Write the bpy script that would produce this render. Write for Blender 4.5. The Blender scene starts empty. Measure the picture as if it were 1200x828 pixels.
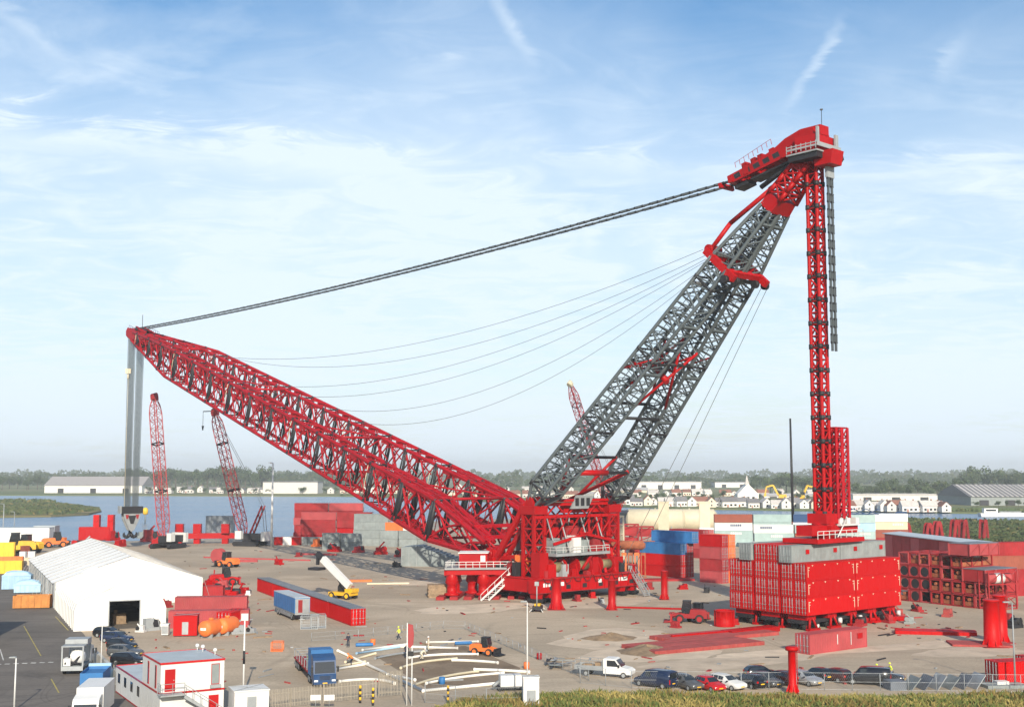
import bpy, math, random
from mathutils import Vector, Matrix
random.seed(7)
R = math.radians
scn = bpy.context.scene
col = scn.collection
# ------------------------------------------------------------ camera, sky, sun, exposure
CAMZ, FPX, HOR = 24.0, 1400.0, 553.0
PITCH = math.atan((HOR - 414.0) / FPX)
cd = bpy.data.cameras.new('camera'); cam = bpy.data.objects.new('camera', cd); col.objects.link(cam)
cd.sensor_width = 36.0; cd.lens = 36.0 * FPX / 1200.0; cd.clip_start = 0.5; cd.clip_end = 30000
cam.location = (0, 0, CAMZ); cam.rotation_euler = (math.pi / 2 + PITCH, 0, 0)
scn.camera = cam
SUN_EL, SUN_AZ = 24.0, 9.0            # light travels forward and SUN_AZ degrees to the left
vs = scn.view_settings
vs.view_transform = 'Standard'; vs.look = 'None'; vs.gamma = 1.0; vs.use_curve_mapping = False
vs.exposure = 0.27
sd = bpy.data.lights.new('sun', 'SUN'); sd.energy = 5.0; sd.angle = R(0.6); sd.color = (1.0, 0.91, 0.76)
sun = bpy.data.objects.new('sun', sd); col.objects.link(sun)
ld = Vector((-math.sin(R(SUN_AZ)) * math.cos(R(SUN_EL)), math.cos(R(SUN_AZ)) * math.cos(R(SUN_EL)), -math.sin(R(SUN_EL))))
sun.rotation_euler = ld.to_track_quat('-Z', 'Y').to_euler()
sun.location = (0, -40, 120)

def pixdir(px, py):
    x = (px - 600.0) / FPX; y = (414.0 - py) / FPX
    c, s = math.cos(PITCH), math.sin(PITCH)
    return Vector((x, c - y * s, s + y * c))
def G(px, py, z=0.0):
    d = pixdir(px, py); t = (z - CAMZ) / d.z
    return Vector((d.x * t, d.y * t, z))
def AT(px, py, dist):
    d = pixdir(px, py); t = dist / d.y
    return Vector((d.x * t, d.y * t, CAMZ + d.z * t))

w = bpy.data.worlds.new('World'); scn.world = w; w.use_nodes = True
def build_world():
    nt = w.node_tree; N = nt.nodes; L = nt.links; N.clear()
    out = N.new('ShaderNodeOutputWorld'); bg = N.new('ShaderNodeBackground'); bg.inputs[1].default_value = 0.121
    sky = N.new('ShaderNodeTexSky'); sky.sky_type = 'NISHITA'; sky.sun_disc = False
    sky.sun_elevation = R(SUN_EL); sky.sun_rotation = math.atan2(-ld.x, -ld.y)
    sky.air_density = 1.0; sky.dust_density = 1.3; sky.ozone_density = 1.6; sky.altitude = 10
    tc = N.new('ShaderNodeTexCoord'); D = tc.outputs['Generated']
    def math_(op, a, b=None, c=None):
        n = N.new('ShaderNodeMath'); n.operation = op
        for i, v in enumerate((a, b, c)):
            if v is None: continue
            if isinstance(v, (int, float)): n.inputs[i].default_value = v
            else: L.new(v, n.inputs[i])
        return n.outputs[0]
    def sm(v, a, b, lo=0.0, hi=1.0):
        n = N.new('ShaderNodeMapRange'); n.interpolation_type = 'SMOOTHSTEP'
        L.new(v, n.inputs[0])
        for i, q in enumerate((a, b, lo, hi)): n.inputs[i + 1].default_value = q
        return n.outputs[0]
    def dot(vec):
        n = N.new('ShaderNodeVectorMath'); n.operation = 'DOT_PRODUCT'; L.new(D, n.inputs[0]); n.inputs[1].default_value = vec
        return n.outputs['Value']
    def noise(scale, det, rough, mscale, loc=(0, 0, 0), rot=(0, 0, 0), dist=0.0):
        m = N.new('ShaderNodeMapping'); L.new(PL, m.inputs[0]); m.inputs['Scale'].default_value = mscale
        m.inputs['Location'].default_value = loc; m.inputs['Rotation'].default_value = rot
        n = N.new('ShaderNodeTexNoise'); L.new(m.outputs[0], n.inputs['Vector'])
        n.inputs['Scale'].default_value = scale; n.inputs['Detail'].default_value = det; n.inputs['Roughness'].default_value = rough
        n.inputs['Distortion'].default_value = dist
        return n.outputs[0]
    sep = N.new('ShaderNodeSeparateXYZ'); L.new(D, sep.inputs[0]); X, Y, Z = sep.outputs
    # clouds live on a high flat layer: direction divided by its height
    zc = math_('ADD', math_('MAXIMUM', Z, 0.0), 0.10)
    cmb = N.new('ShaderNodeCombineXYZ'); L.new(math_('DIVIDE', X, zc), cmb.inputs[0]); L.new(math_('DIVIDE', Y, zc), cmb.inputs[1])
    PL = cmb.outputs[0]
    veil = sm(noise(0.55, 6, 0.55, (1, 0.55, 1), (0.3, 1.1, 0), dist=0.4), 0.36, 0.66)
    wisp = sm(noise(1.3, 8, 0.6, (0.8, 1.1, 1), (2.1, 0.4, 0), (0, 0, R(12)), dist=0.7), 0.44, 0.78)
    fine = sm(noise(4.0, 6, 0.62, (0.9, 1.3, 1), (0.7, 3.0, 0), (0, 0, R(-20)), dist=1.2), 0.35, 0.8)
    low = sm(Z, 0.17, 0.40, 0.80, 0.02)          # the veil is seen edge-on, so thicker, near the horizon
    cl = math_('MAXIMUM', math_('MULTIPLY', veil, 0.42), math_('MULTIPLY', wisp, 0.46))
    cl = math_('ADD', cl, low)
    cl = math_('MULTIPLY', cl, math_('ADD', 0.80, math_('MULTIPLY', fine, 0.30)))
    # condensation trails: arcs through two directions
    def trail(p, q, width, amp, soft):
        a = pixdir(*p).normalized(); b = pixdir(*q).normalized()
        n = a.cross(b).normalized(); t = (b - a).normalized(); mid = ((a + b) / 2)
        half = (b - a).length / 2
        across = math_('ABSOLUTE', math_('ADD', dot(n), math_('MULTIPLY', math_('SUBTRACT', fine, 0.5), width * 1.3)))
        along = math_('ABSOLUTE', math_('SUBTRACT', dot(t), mid.dot(t)))
        front = math_('GREATER_THAN', dot(mid.normalized()), 0.5)
        m = math_('MULTIPLY', sm(across, 0.0, width, 1, 0), sm(along, half * soft, half, 1, 0))
        return math_('MULTIPLY', math_('MULTIPLY', m, front), math_('MULTIPLY', amp, math_('ADD', 0.45, math_('MULTIPLY', fine, 0.8))))
    for args in (((560, -60), (632, 88), 0.010, 0.36, 0.1), ((1000, 0), (912, 152), 0.008, 0.30, 0.1),
                 ((-80, -60), (100, 78), 0.010, 0.26, 0.5), ((-200, 128), (560, 186), 0.022, 0.40, 0.5),
                 ((560, 186), (1300, 190), 0.016, 0.16, 0.4), ((880, 320), (1250, 352), 0.016, 0.20, 0.3),
                 ((470, 78), (560, 62), 0.010, 0.2, 0.2), ((1080, 110), (1140, 30), 0.012, 0.16, 0.2),
                 ((560, 330), (600, 390), 0.02, 0.25, 0.2), ((690, 250), (705, 300), 0.012, 0.2, 0.2)):
        cl = math_('ADD', cl, trail(*args))
    cl = math_('MINIMUM', cl, 0.94)
    hsv = N.new('ShaderNodeHueSaturation'); L.new(sky.outputs[0], hsv.inputs['Color']); hsv.inputs['Saturation'].default_value = 1.5
    hsv.inputs['Value'].default_value = 1.0
    mix = N.new('ShaderNodeMix'); mix.data_type = 'RGBA'; L.new(cl, mix.inputs[0]); L.new(hsv.outputs[0], mix.inputs[6])
    mix.inputs[7].default_value = (6.1, 6.95, 7.75, 1)
    L.new(mix.outputs[2], bg.inputs[0]); L.new(bg.outputs[0], out.inputs[0])
build_world()

# ------------------------------------------------------------ materials
MATS = {}
def mat(name, c, rough=0.55, metal=0.0, var=0.14, scale=0.6, bump=0.0, dirt=0.0, dirtc=(0.16, 0.12, 0.09), spec=0.5, bscale=6.0):
    if name in MATS: return MATS[name]
    m = bpy.data.materials.new(name); m.use_nodes = True; MATS[name] = m
    nt = m.node_tree; N = nt.nodes; L = nt.links; bs = N['Principled BSDF']
    bs.inputs['Roughness'].default_value = rough; bs.inputs['Metallic'].default_value = metal
    bs.inputs['Specular IOR Level'].default_value = spec
    tc = N.new('ShaderNodeTexCoord'); oi = N.new('ShaderNodeObjectInfo')
    ad = N.new('ShaderNodeVectorMath'); ad.operation = 'MULTIPLY_ADD'
    L.new(oi.outputs['Random'], ad.inputs[0]); ad.inputs[1].default_value = (37, 61, 17); L.new(tc.outputs['Object'], ad.inputs[2])
    nz = N.new('ShaderNodeTexNoise'); L.new(ad.outputs[0], nz.inputs['Vector']); nz.inputs['Scale'].default_value = scale
    nz.inputs['Detail'].default_value = 7; nz.inputs['Roughness'].default_value = 0.62
    mr = N.new('ShaderNodeMapRange'); L.new(nz.outputs[0], mr.inputs[0])
    for i, q in enumerate((0.28, 0.72, 1 - var, 1 + var)): mr.inputs[i + 1].default_value = q
    tone = N.new('ShaderNodeMath'); tone.operation = 'MULTIPLY_ADD'; L.new(oi.outputs['Random'], tone.inputs[0]); tone.inputs[1].default_value = 0.26; tone.inputs[2].default_value = 0.87
    mt_ = N.new('ShaderNodeMath'); mt_.operation = 'MULTIPLY'; L.new(mr.outputs[0], mt_.inputs[0]); L.new(tone.outputs[0], mt_.inputs[1])
    mx = N.new('ShaderNodeMix'); mx.data_type = 'RGBA'; mx.blend_type = 'MULTIPLY'; mx.inputs[0].default_value = 1
    mx.inputs[6].default_value = (*c, 1); L.new(mt_.outputs[0], mx.inputs[7])
    res = mx.outputs[2]
    if dirt > 0:
        mp = N.new('ShaderNodeMapping'); L.new(ad.outputs[0], mp.inputs[0]); mp.inputs['Scale'].default_value = (1.6, 1.6, 0.35)
        n2 = N.new('ShaderNodeTexNoise'); L.new(mp.outputs[0], n2.inputs['Vector']); n2.inputs['Scale'].default_value = 1.3
        n2.inputs['Detail'].default_value = 8; n2.inputs['Roughness'].default_value = 0.7
        r2 = N.new('ShaderNodeMapRange'); L.new(n2.outputs[0], r2.inputs[0])
        for i, q in enumerate((0.5, 0.78, 0.0, dirt)): r2.inputs[i + 1].default_value = q
        m2 = N.new('ShaderNodeMix'); m2.data_type = 'RGBA'; L.new(r2.outputs[0], m2.inputs[0]); L.new(res, m2.inputs[6]); m2.inputs[7].default_value = (*dirtc, 1)
        res = m2.outputs[2]
        r3 = N.new('ShaderNodeMapRange'); L.new(n2.outputs[0], r3.inputs[0])
        for i, q in enumerate((0.35, 0.75, rough, min(1, rough + 0.25))): r3.inputs[i + 1].default_value = q
        L.new(r3.outputs[0], bs.inputs['Roughness'])
    L.new(res, bs.inputs['Base Color'])
    if bump > 0:
        n3 = N.new('ShaderNodeTexNoise'); L.new(ad.outputs[0], n3.inputs['Vector']); n3.inputs['Scale'].default_value = bscale
        n3.inputs['Detail'].default_value = 5
        b = N.new('ShaderNodeBump'); b.inputs['Strength'].default_value = bump; b.inputs['Distance'].default_value = 0.1
        L.new(n3.outputs[0], b.inputs['Height']); L.new(b.outputs[0], bs.inputs['Normal'])
    return m
RED = mat('crane red paint', (0.37, 0.002, 0.0035), 0.38, var=0.12, scale=0.35, dirt=0.30, dirtc=(0.20, 0.012, 0.012), spec=0.18)
RED2 = mat('boom red paint', (0.33, 0.002, 0.009), 0.45, var=0.22, scale=0.25, dirt=0.35, dirtc=(0.22, 0.03, 0.03), spec=0.18)
REDP = mat('ballast red paint', (0.43, 0.0015, 0.002), 0.42, var=0.05, scale=0.15, dirt=0.10, dirtc=(0.30, 0.006, 0.006), spec=0.18)
REDW = mat('worn dark red paint', (0.30, 0.022, 0.026), 0.6, var=0.25, scale=0.4, dirt=0.5, dirtc=(0.20, 0.07, 0.05), spec=0.18)
PINK = mat('sun faded red paint', (0.37, 0.05, 0.055), 0.65, var=0.2, scale=0.3, dirt=0.35, dirtc=(0.30, 0.11, 0.09))
ORNG = mat('orange paint', (0.72, 0.16, 0.03), 0.5, var=0.15, dirt=0.35, dirtc=(0.40, 0.14, 0.08))
RUST = mat('rusty steel', (0.30, 0.09, 0.04), 0.85, var=0.4, scale=0.9, dirt=0.6, dirtc=(0.12, 0.05, 0.03), bump=0.2)
GREY = mat('grey mast paint', (0.085, 0.105, 0.115), 0.5, var=0.18, scale=0.4, dirt=0.3, dirtc=(0.09, 0.09, 0.085))
LGREY = mat('galvanised grey', (0.30, 0.32, 0.33), 0.5, 0.2, var=0.2, dirt=0.3, dirtc=(0.22, 0.2, 0.18))
MGREY = mat('container grey', (0.22, 0.25, 0.25), 0.6, var=0.2, dirt=0.45, dirtc=(0.20, 0.18, 0.15))
BLACK = mat('black steel', (0.014, 0.014, 0.017), 0.5, var=0.3, dirt=0.2, dirtc=(0.06, 0.05, 0.045))
RUBBER = mat('tyre rubber', (0.018, 0.018, 0.018), 0.85, var=0.2, dirt=0.3, dirtc=(0.10, 0.085, 0.07))
WHITE = mat('white paint', (0.64, 0.64, 0.62), 0.45, var=0.05, dirt=0.22, dirtc=(0.5, 0.47, 0.42))
PVC = mat('white tent fabric', (0.74, 0.735, 0.70), 0.55, var=0.05, scale=0.25, dirt=0.3, dirtc=(0.60, 0.58, 0.52), bump=0.12, bscale=0.9)
PVCG = mat('grey seam and shaded wall fabric', (0.40, 0.39, 0.37), 0.7, var=0.15, dirt=0.3)  # greyer tent fabric: shade of the left wall put into colour, also seams
CREAM = mat('cream paint', (0.56, 0.50, 0.36), 0.5, var=0.08, dirt=0.25, dirtc=(0.45, 0.38, 0.28))
YEL = mat('machine yellow paint', (0.78, 0.45, 0.02), 0.45, var=0.12, dirt=0.3, dirtc=(0.35, 0.22, 0.06))
BLUE = mat('blue container paint', (0.02, 0.14, 0.36), 0.5, var=0.15, dirt=0.2, dirtc=(0.10, 0.16, 0.24))
DBLUE = mat('dark blue paint', (0.018, 0.06, 0.16), 0.3, var=0.1, dirt=0.15, dirtc=(0.08, 0.09, 0.11))
LBLUE = mat('light blue paint', (0.34, 0.52, 0.68), 0.6, var=0.15, dirt=0.2, dirtc=(0.30, 0.36, 0.42))
TEAL = mat('pale green container paint', (0.33, 0.44, 0.43), 0.6, var=0.12, dirt=0.3, dirtc=(0.32, 0.34, 0.32))
BROWN = mat('brown container paint', (0.28, 0.07, 0.04), 0.6, var=0.15, dirt=0.35, dirtc=(0.16, 0.07, 0.05))
ROPE = mat('steel wire rope', (0.17, 0.175, 0.18), 0.5, 0.5, var=0.3, scale=3)
DRUM = mat('greased rope drum', (0.20, 0.17, 0.09), 0.6, 0.3, var=0.4, scale=2, bump=0.3, bscale=20)
DUSTY = mat('dusty red steel', (0.34, 0.05, 0.045), 0.8, var=0.25, scale=0.5, dirt=0.4, dirtc=(0.32, 0.18, 0.13))
FENCE = mat('tan fence steel', (0.30, 0.265, 0.21), 0.7, var=0.15)
TIMBER = mat('weathered timber', (0.26, 0.18, 0.11), 0.85, var=0.35, scale=2.0, bump=0.3)
GLASS = mat('dark window glass', (0.015, 0.02, 0.025), 0.08, var=0.1, spec=0.9)
ROOFG = mat('grey flat roof', (0.42, 0.47, 0.50), 0.6, var=0.12, dirt=0.3, dirtc=(0.30, 0.32, 0.33))
TARP = mat('slate grey tarpaulin', (0.13, 0.15, 0.18), 0.6, var=0.2, dirt=0.2)
CONC = mat('concrete block', (0.40, 0.39, 0.36), 0.9, var=0.15, dirt=0.3, dirtc=(0.24, 0.22, 0.19), bump=0.2)
SAND = mat('pale sand', (0.52, 0.42, 0.31), 0.95, var=0.22, scale=0.35, bump=0.3, bscale=3)
SOIL = mat('brown soil heap', (0.22, 0.155, 0.095), 0.95, var=0.35, scale=1.0, bump=0.6, bscale=3)
SKIN = mat('skin', (0.45, 0.27, 0.20), 0.6, var=0.05)
HIVIS = mat('hi-vis yellow cloth', (0.62, 0.72, 0.06), 0.8, var=0.08)
HIORG = mat('hi-vis orange cloth', (0.85, 0.20, 0.03), 0.8, var=0.08)
NAVY = mat('navy work cloth', (0.025, 0.03, 0.05), 0.9, var=0.15)
BEIGE = mat('pale work cloth', (0.60, 0.54, 0.42), 0.9, var=0.1)
TAILR = mat('tail light red plastic', (0.45, 0.01, 0.01), 0.2, var=0.05)
LAMPG = mat('headlight glass', (0.75, 0.78, 0.8), 0.1, var=0.05)
CARBLK = mat('black car paint', (0.012, 0.013, 0.017), 0.18, var=0.1, spec=0.7)
CARNAVY = mat('navy car paint', (0.015, 0.025, 0.06), 0.18, var=0.1, spec=0.7)
CARGREY = mat('grey car paint', (0.12, 0.125, 0.13), 0.25, 0.3, var=0.1)
CARSILV = mat('silver car paint', (0.42, 0.43, 0.44), 0.25, 0.4, var=0.08)
CARRED = mat('red car paint', (0.42, 0.012, 0.014), 0.2, var=0.08)
CARBRN = mat('dark maroon car paint', (0.05, 0.014, 0.014), 0.2, var=0.08)

# ------------------------------------------------------------ mesh builder
def vec(p): return p if isinstance(p, Vector) else Vector(p)
class MB:
    def __init__(s): s.v = []; s.f = []; s.m = []; s.s = []; s.cur = 0
    def mt(s, i): s.cur = i; return s
    def face(s, idx, smooth=False): s.f.append(idx); s.m.append(s.cur); s.s.append(smooth)
    def quad(s, *ps):
        b = len(s.v); s.v += [vec(p).copy() for p in ps]; s.face(tuple(range(b, b + len(ps)))); return s
    def hexa(s, bot, top):
        n = len(bot); b = len(s.v); s.v += [vec(p).copy() for p in bot] + [vec(p).copy() for p in top]
        s.face(tuple(range(b + n - 1, b - 1, -1))); s.face(tuple(range(b + n, b + 2 * n)))
        for i in range(n):
            j = (i + 1) % n; s.face((b + i, b + j, b + n + j, b + n + i))
        return s
    def box(s, c, sx, sy, sz, rz=0.0, ax=None):
        c = vec(c)
        if ax is None:
            ca, sa = math.cos(rz), math.sin(rz); u = Vector((ca, sa, 0)); v = Vector((-sa, ca, 0)); w_ = Vector((0, 0, 1))
        else: u, v, w_ = ax
        u = u * (sx / 2); v = v * (sy / 2); w_ = w_ * (sz / 2)
        return s.hexa([c - u - v - w_, c + u - v - w_, c + u + v - w_, c - u + v - w_], [c - u - v + w_, c + u - v + w_, c + u + v + w_, c - u + v + w_])
    def b0(s, x0, x1, y0, y1, z0, z1): return s.box(((x0 + x1) / 2, (y0 + y1) / 2, (z0 + z1) / 2), x1 - x0, y1 - y0, z1 - z0)
    def beam(s, p, q, wd, ht, up=(0, 0, 1)):
        p = vec(p); q = vec(q); d = q - p; L = d.length; d = d / L; up = vec(up)
        sd_ = d.cross(up)
        if sd_.length < 1e-4: sd_ = d.cross(Vector((1, 0, 0)))
        sd_.normalize(); u2 = sd_.cross(d)
        return s.box((p + q) / 2, L, wd, ht, ax=(d, sd_, u2))
    def tube(s, p, q, r, n=6, r2=None, cap=True):
        p = vec(p); q = vec(q); d = q - p
        if d.length < 1e-6: return s
        d = d.normalized(); a = d.orthogonal().normalized(); b_ = d.cross(a); r2 = r if r2 is None else r2
        k = len(s.v)
        for i in range(n):
            t = 2 * math.pi * (i + 0.5) / n; e = a * math.cos(t) + b_ * math.sin(t)
            s.v.append(p + e * r); s.v.append(q + e * r2)
        for i in range(n):
            j = (i + 1) % n; s.face((k + 2 * i, k + 2 * j, k + 2 * j + 1, k + 2 * i + 1), n > 4)
        if cap:
            s.face(tuple(k + 2 * i for i in range(n - 1, -1, -1))); s.face(tuple(k + 2 * i + 1 for i in range(n)))
        return s
    def sweep(s, pts, r, n=12):
        k = len(s.v); m_ = len(pts)
        for i, p in enumerate(pts):
            d = (pts[min(i + 1, m_ - 1)] - pts[max(i - 1, 0)]).normalized(); a = d.cross(Vector((0, 0, 1)))
            a = a.normalized() if a.length > 1e-4 else d.orthogonal().normalized(); b_ = a.cross(d)
            for j in range(n): t = 2 * math.pi * j / n; s.v.append(p + a * (r * math.cos(t)) + b_ * (r * math.sin(t)))
        for i in range(m_ - 1):
            for j in range(n): q = (j + 1) % n; s.face((k + i * n + j, k + i * n + q, k + (i + 1) * n + q, k + (i + 1) * n + j), True)
        s.face(tuple(k + j for j in range(n))); s.face(tuple(k + (m_ - 1) * n + j for j in range(n - 1, -1, -1))); return s
    def path(s, pts, r, n=4):
        for p, q in zip(pts[:-1], pts[1:]): s.tube(p, q, r, n, cap=False)
        return s
    def lathe(s, prof, c=(0, 0, 0), n=16, axis=None):
        c = vec(c); k = len(s.v)
        w_ = Vector((0, 0, 1)) if axis is None else vec(axis).normalized()
        u = w_.orthogonal().normalized(); v = w_.cross(u)
        for (r, z) in prof:
            for i in range(n):
                t = 2 * math.pi * i / n; s.v.append(c + u * (r * math.cos(t)) + v * (r * math.sin(t)) + w_ * z)
        for j in range(len(prof) - 1):
            for i in range(n):
                i2 = (i + 1) % n; s.face((k + j * n + i, k + j * n + i2, k + (j + 1) * n + i2, k + (j + 1) * n + i), True)
        s.face(tuple(k + i for i in range(n - 1, -1, -1))); e = k + (len(prof) - 1) * n; s.face(tuple(e + i for i in range(n)))
        return s
    def prism(s, pts, o, u, v, w_):   # polygon pts in (u,v) from o, extruded by vector w_
        o = vec(o); u = vec(u); v = vec(v); w_ = vec(w_)
        b = [o + u * a + v * c for a, c in pts]
        return s.hexa(b, [p + w_ for p in b])
    def mesh(s, name, mats, origin=(0, 0, 0)):
        o = vec(origin); me = bpy.data.meshes.new(name)
        me.from_pydata([tuple(p - o) for p in s.v], [], s.f)
        if not isinstance(mats, (list, tuple)): mats = [mats]
        for m in mats: me.materials.append(m)
        me.polygons.foreach_set('material_index', s.m); me.polygons.foreach_set('use_smooth', s.s)
        me.update(); return me
    def build(s, name, mats, parent=None, origin=(0, 0, 0)):
        return link(name, s.mesh(name, mats, origin), parent)
def link(name, me, parent=None):
    o = bpy.data.objects.new(name, me); col.objects.link(o)
    if parent is not None: o.parent = parent
    return o
def tag(o, label, cat, group=None):
    o['label'] = label; o['category'] = cat
    if group: o['group'] = group
    return o
def thing(name, label, cat, loc=(0, 0, 0), rz=0.0, group=None):
    o = bpy.data.objects.new(name, None); col.objects.link(o); o.empty_display_size = 0.5
    o.location = loc; o.rotation_euler = (0, 0, rz)
    return tag(o, label, cat, group)
def structure(o): o['kind'] = 'structure'; return o
def stuff(o, label=None, cat=None):
    o['kind'] = 'stuff'
    if label: o['label'] = label
    if cat: o['category'] = cat
    return o
KIDS = {}
def dup(root, loc, rz=None, label=None, group=None, swap=None, scale=None):
    def cp(o, par):
        c = o.copy(); col.objects.link(c); c.parent = par
        if swap and c.data:
            for a, b_ in swap:
                for sl in c.material_slots:
                    if sl.material == a: sl.link = 'OBJECT'; sl.material = b_
        for ch in list(o.children): cp(ch, c)
        return c
    r = cp(root, None); r.location = loc
    if rz is not None: r.rotation_euler = (0, 0, rz)
    if scale: r.scale = (scale, scale, scale) if isinstance(scale, (int, float)) else scale
    if label: r['label'] = label
    if group: r['group'] = group
    return r
def heading(p, q): return math.atan2(q[1] - p[1], q[0] - p[0])
# ------------------------------------------------------------ ground, water, banks, yard
def sheet(name, pts, z, m, sub=0):
    mb = MB(); mb.quad(*[(p[0], p[1], z) for p in pts]); return structure(mb.build(name, m))
def ground_mat(name, c1, c2, c3, s1, s2, rough=0.95, bump=0.15, tracks=False, stretch=(1, 1, 1)):
    m = bpy.data.materials.new(name); m.use_nodes = True; nt = m.node_tree; N = nt.nodes; L = nt.links; bs = N['Principled BSDF']
    bs.inputs['Roughness'].default_value = rough; bs.inputs['Specular IOR Level'].default_value = 0.25
    tc = N.new('ShaderNodeTexCoord')
    def nz(s, det, ro, sc=(1, 1, 1), rot=0, dist=0):
        mp = N.new('ShaderNodeMapping'); L.new(tc.outputs['Object'], mp.inputs[0]); mp.inputs['Scale'].default_value = sc; mp.inputs['Rotation'].default_value = (0, 0, rot)
        n = N.new('ShaderNodeTexNoise'); L.new(mp.outputs[0], n.inputs['Vector']); n.inputs['Scale'].default_value = s
        n.inputs['Detail'].default_value = det; n.inputs['Roughness'].default_value = ro; n.inputs['Distortion'].default_value = dist; return n.outputs[0]
    def ramp(v, a, b):
        r = N.new('ShaderNodeMapRange'); r.interpolation_type = 'SMOOTHSTEP'; L.new(v, r.inputs[0]); r.inputs[1].default_value = a; r.inputs[2].default_value = b; return r.outputs[0]
    def mix(f, a, b, mode='MIX'):
        x = N.new('ShaderNodeMix'); x.data_type = 'RGBA'; x.blend_type = mode
        if isinstance(f, float): x.inputs[0].default_value = f
        else: L.new(f, x.inputs[0])
        for i, q in ((6, a), (7, b)):
            if isinstance(q, tuple): x.inputs[i].default_value = (*q, 1)
            else: L.new(q, x.inputs[i])
        return x.outputs[2]
    c = mix(ramp(nz(s1, 6, 0.6, stretch), 0.38, 0.62), c1, c2)
    c = mix(ramp(nz(s2, 8, 0.65, stretch, dist=0.5), 0.50, 0.74), c, c3)
    fine = nz(2.5, 8, 0.7)
    fr = N.new('ShaderNodeMapRange'); L.new(fine, fr.inputs[0])
    for i, q in enumerate((0.3, 0.7, 0.82, 1.16)): fr.inputs[i + 1].default_value = q
    c = mix(1.0, c, fr.outputs[0], 'MULTIPLY')
    if tracks:
        for rot, sc in ((R(38), 0.35), (R(-12), 0.5), (R(75), 0.3)):
            t = ramp(nz(sc, 3, 0.5, (0.04, 1.6, 1), rot, 0.6), 0.58, 0.70)
            lim = N.new('ShaderNodeMath'); lim.operation = 'MULTIPLY'; L.new(t, lim.inputs[0]); lim.inputs[1].default_value = 0.30
            c = mix(lim.outputs[0], c, tuple(x * 0.62 for x in c1))
        # thin curving wheel marks: contour lines of slow noise, broken up by patches
        def mth(op, a, b):
            n = N.new('ShaderNodeMath'); n.operation = op
            for i, q in enumerate((a, b)):
                if isinstance(q, float): n.inputs[i].default_value = q
                else: L.new(q, n.inputs[i])
            return n.outputs[0]
        for sc, cs, wd in ((0.016, (0.46, 0.468, 0.53, 0.538), 0.0022), (0.03, (0.50, 0.513, 0.58), 0.003), (0.009, (0.42, 0.424, 0.5, 0.504, 0.57), 0.0013)):
            v = nz(sc, 1.5, 0.4, dist=0.3)
            brk = ramp(nz(0.05, 3, 0.5), 0.42, 0.6)
            for c0 in cs:
                r_ = N.new('ShaderNodeMapRange'); L.new(mth('ABSOLUTE', mth('SUBTRACT', v, c0), 0.0), r_.inputs[0])
                for i, q in enumerate((0.0, wd, 0.34, 0.0)): r_.inputs[i + 1].default_value = q
                c = mix(mth('MULTIPLY', r_.outputs[0], brk), c, tuple(x * 0.45 for x in c1))
        st = ramp(nz(0.18, 5, 0.6, dist=1.0), 0.66, 0.74)
        l2 = N.new('ShaderNodeMath'); l2.operation = 'MULTIPLY'; L.new(st, l2.inputs[0]); l2.inputs[1].default_value = 0.5
        c = mix(l2.outputs[0], c, tuple(x * 0.5 for x in c1))
    L.new(c, bs.inputs['Base Color'])
    b = N.new('ShaderNodeBump'); b.inputs['Strength'].default_value = bump; b.inputs['Distance'].default_value = 0.15; L.new(fine, b.inputs['Height']); L.new(b.outputs[0], bs.inputs['Normal'])
    return m
M_FIELD = ground_mat('farm fields', (0.12, 0.15, 0.055), (0.20, 0.19, 0.085), (0.075, 0.11, 0.04), 0.0022, 0.004, stretch=(1, 2.2, 1))
M_YARD = ground_mat('yard hardstanding', (0.46, 0.37, 0.268), (0.355, 0.29, 0.212), (0.53, 0.435, 0.32), 0.028, 0.06, tracks=True)
M_ASPH = ground_mat('worn asphalt', (0.135, 0.12, 0.105), (0.175, 0.155, 0.135), (0.10, 0.09, 0.082), 0.05, 0.12, tracks=True)
M_BANK = ground_mat('rough bank soil', (0.15, 0.13, 0.055), (0.22, 0.18, 0.075), (0.085, 0.09, 0.03), 0.12, 0.3, bump=0.5)
M_SPIT = ground_mat('spit scrub', (0.14, 0.13, 0.055), (0.24, 0.185, 0.09), (0.065, 0.075, 0.03), 0.015, 0.04, bump=0.5)
M_MEAD = ground_mat('rough meadow', (0.13, 0.14, 0.055), (0.23, 0.20, 0.085), (0.085, 0.10, 0.04), 0.012, 0.03, stretch=(1, 2.5, 1))
M_QUAY = ground_mat('quay concrete', (0.36, 0.31, 0.25), (0.30, 0.27, 0.22), (0.42, 0.37, 0.30), 0.06, 0.2)

def gxy(*pts): return [tuple(G(*p))[:2] for p in pts]
gm = MB(); n = 64
gm.quad(*[(9000 * math.cos(2 * math.pi * i / n), 2500 + 9000 * math.sin(2 * math.pi * i / n), -1.9) for i in range(n)])
structure(gm.build('ground', M_FIELD))
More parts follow.
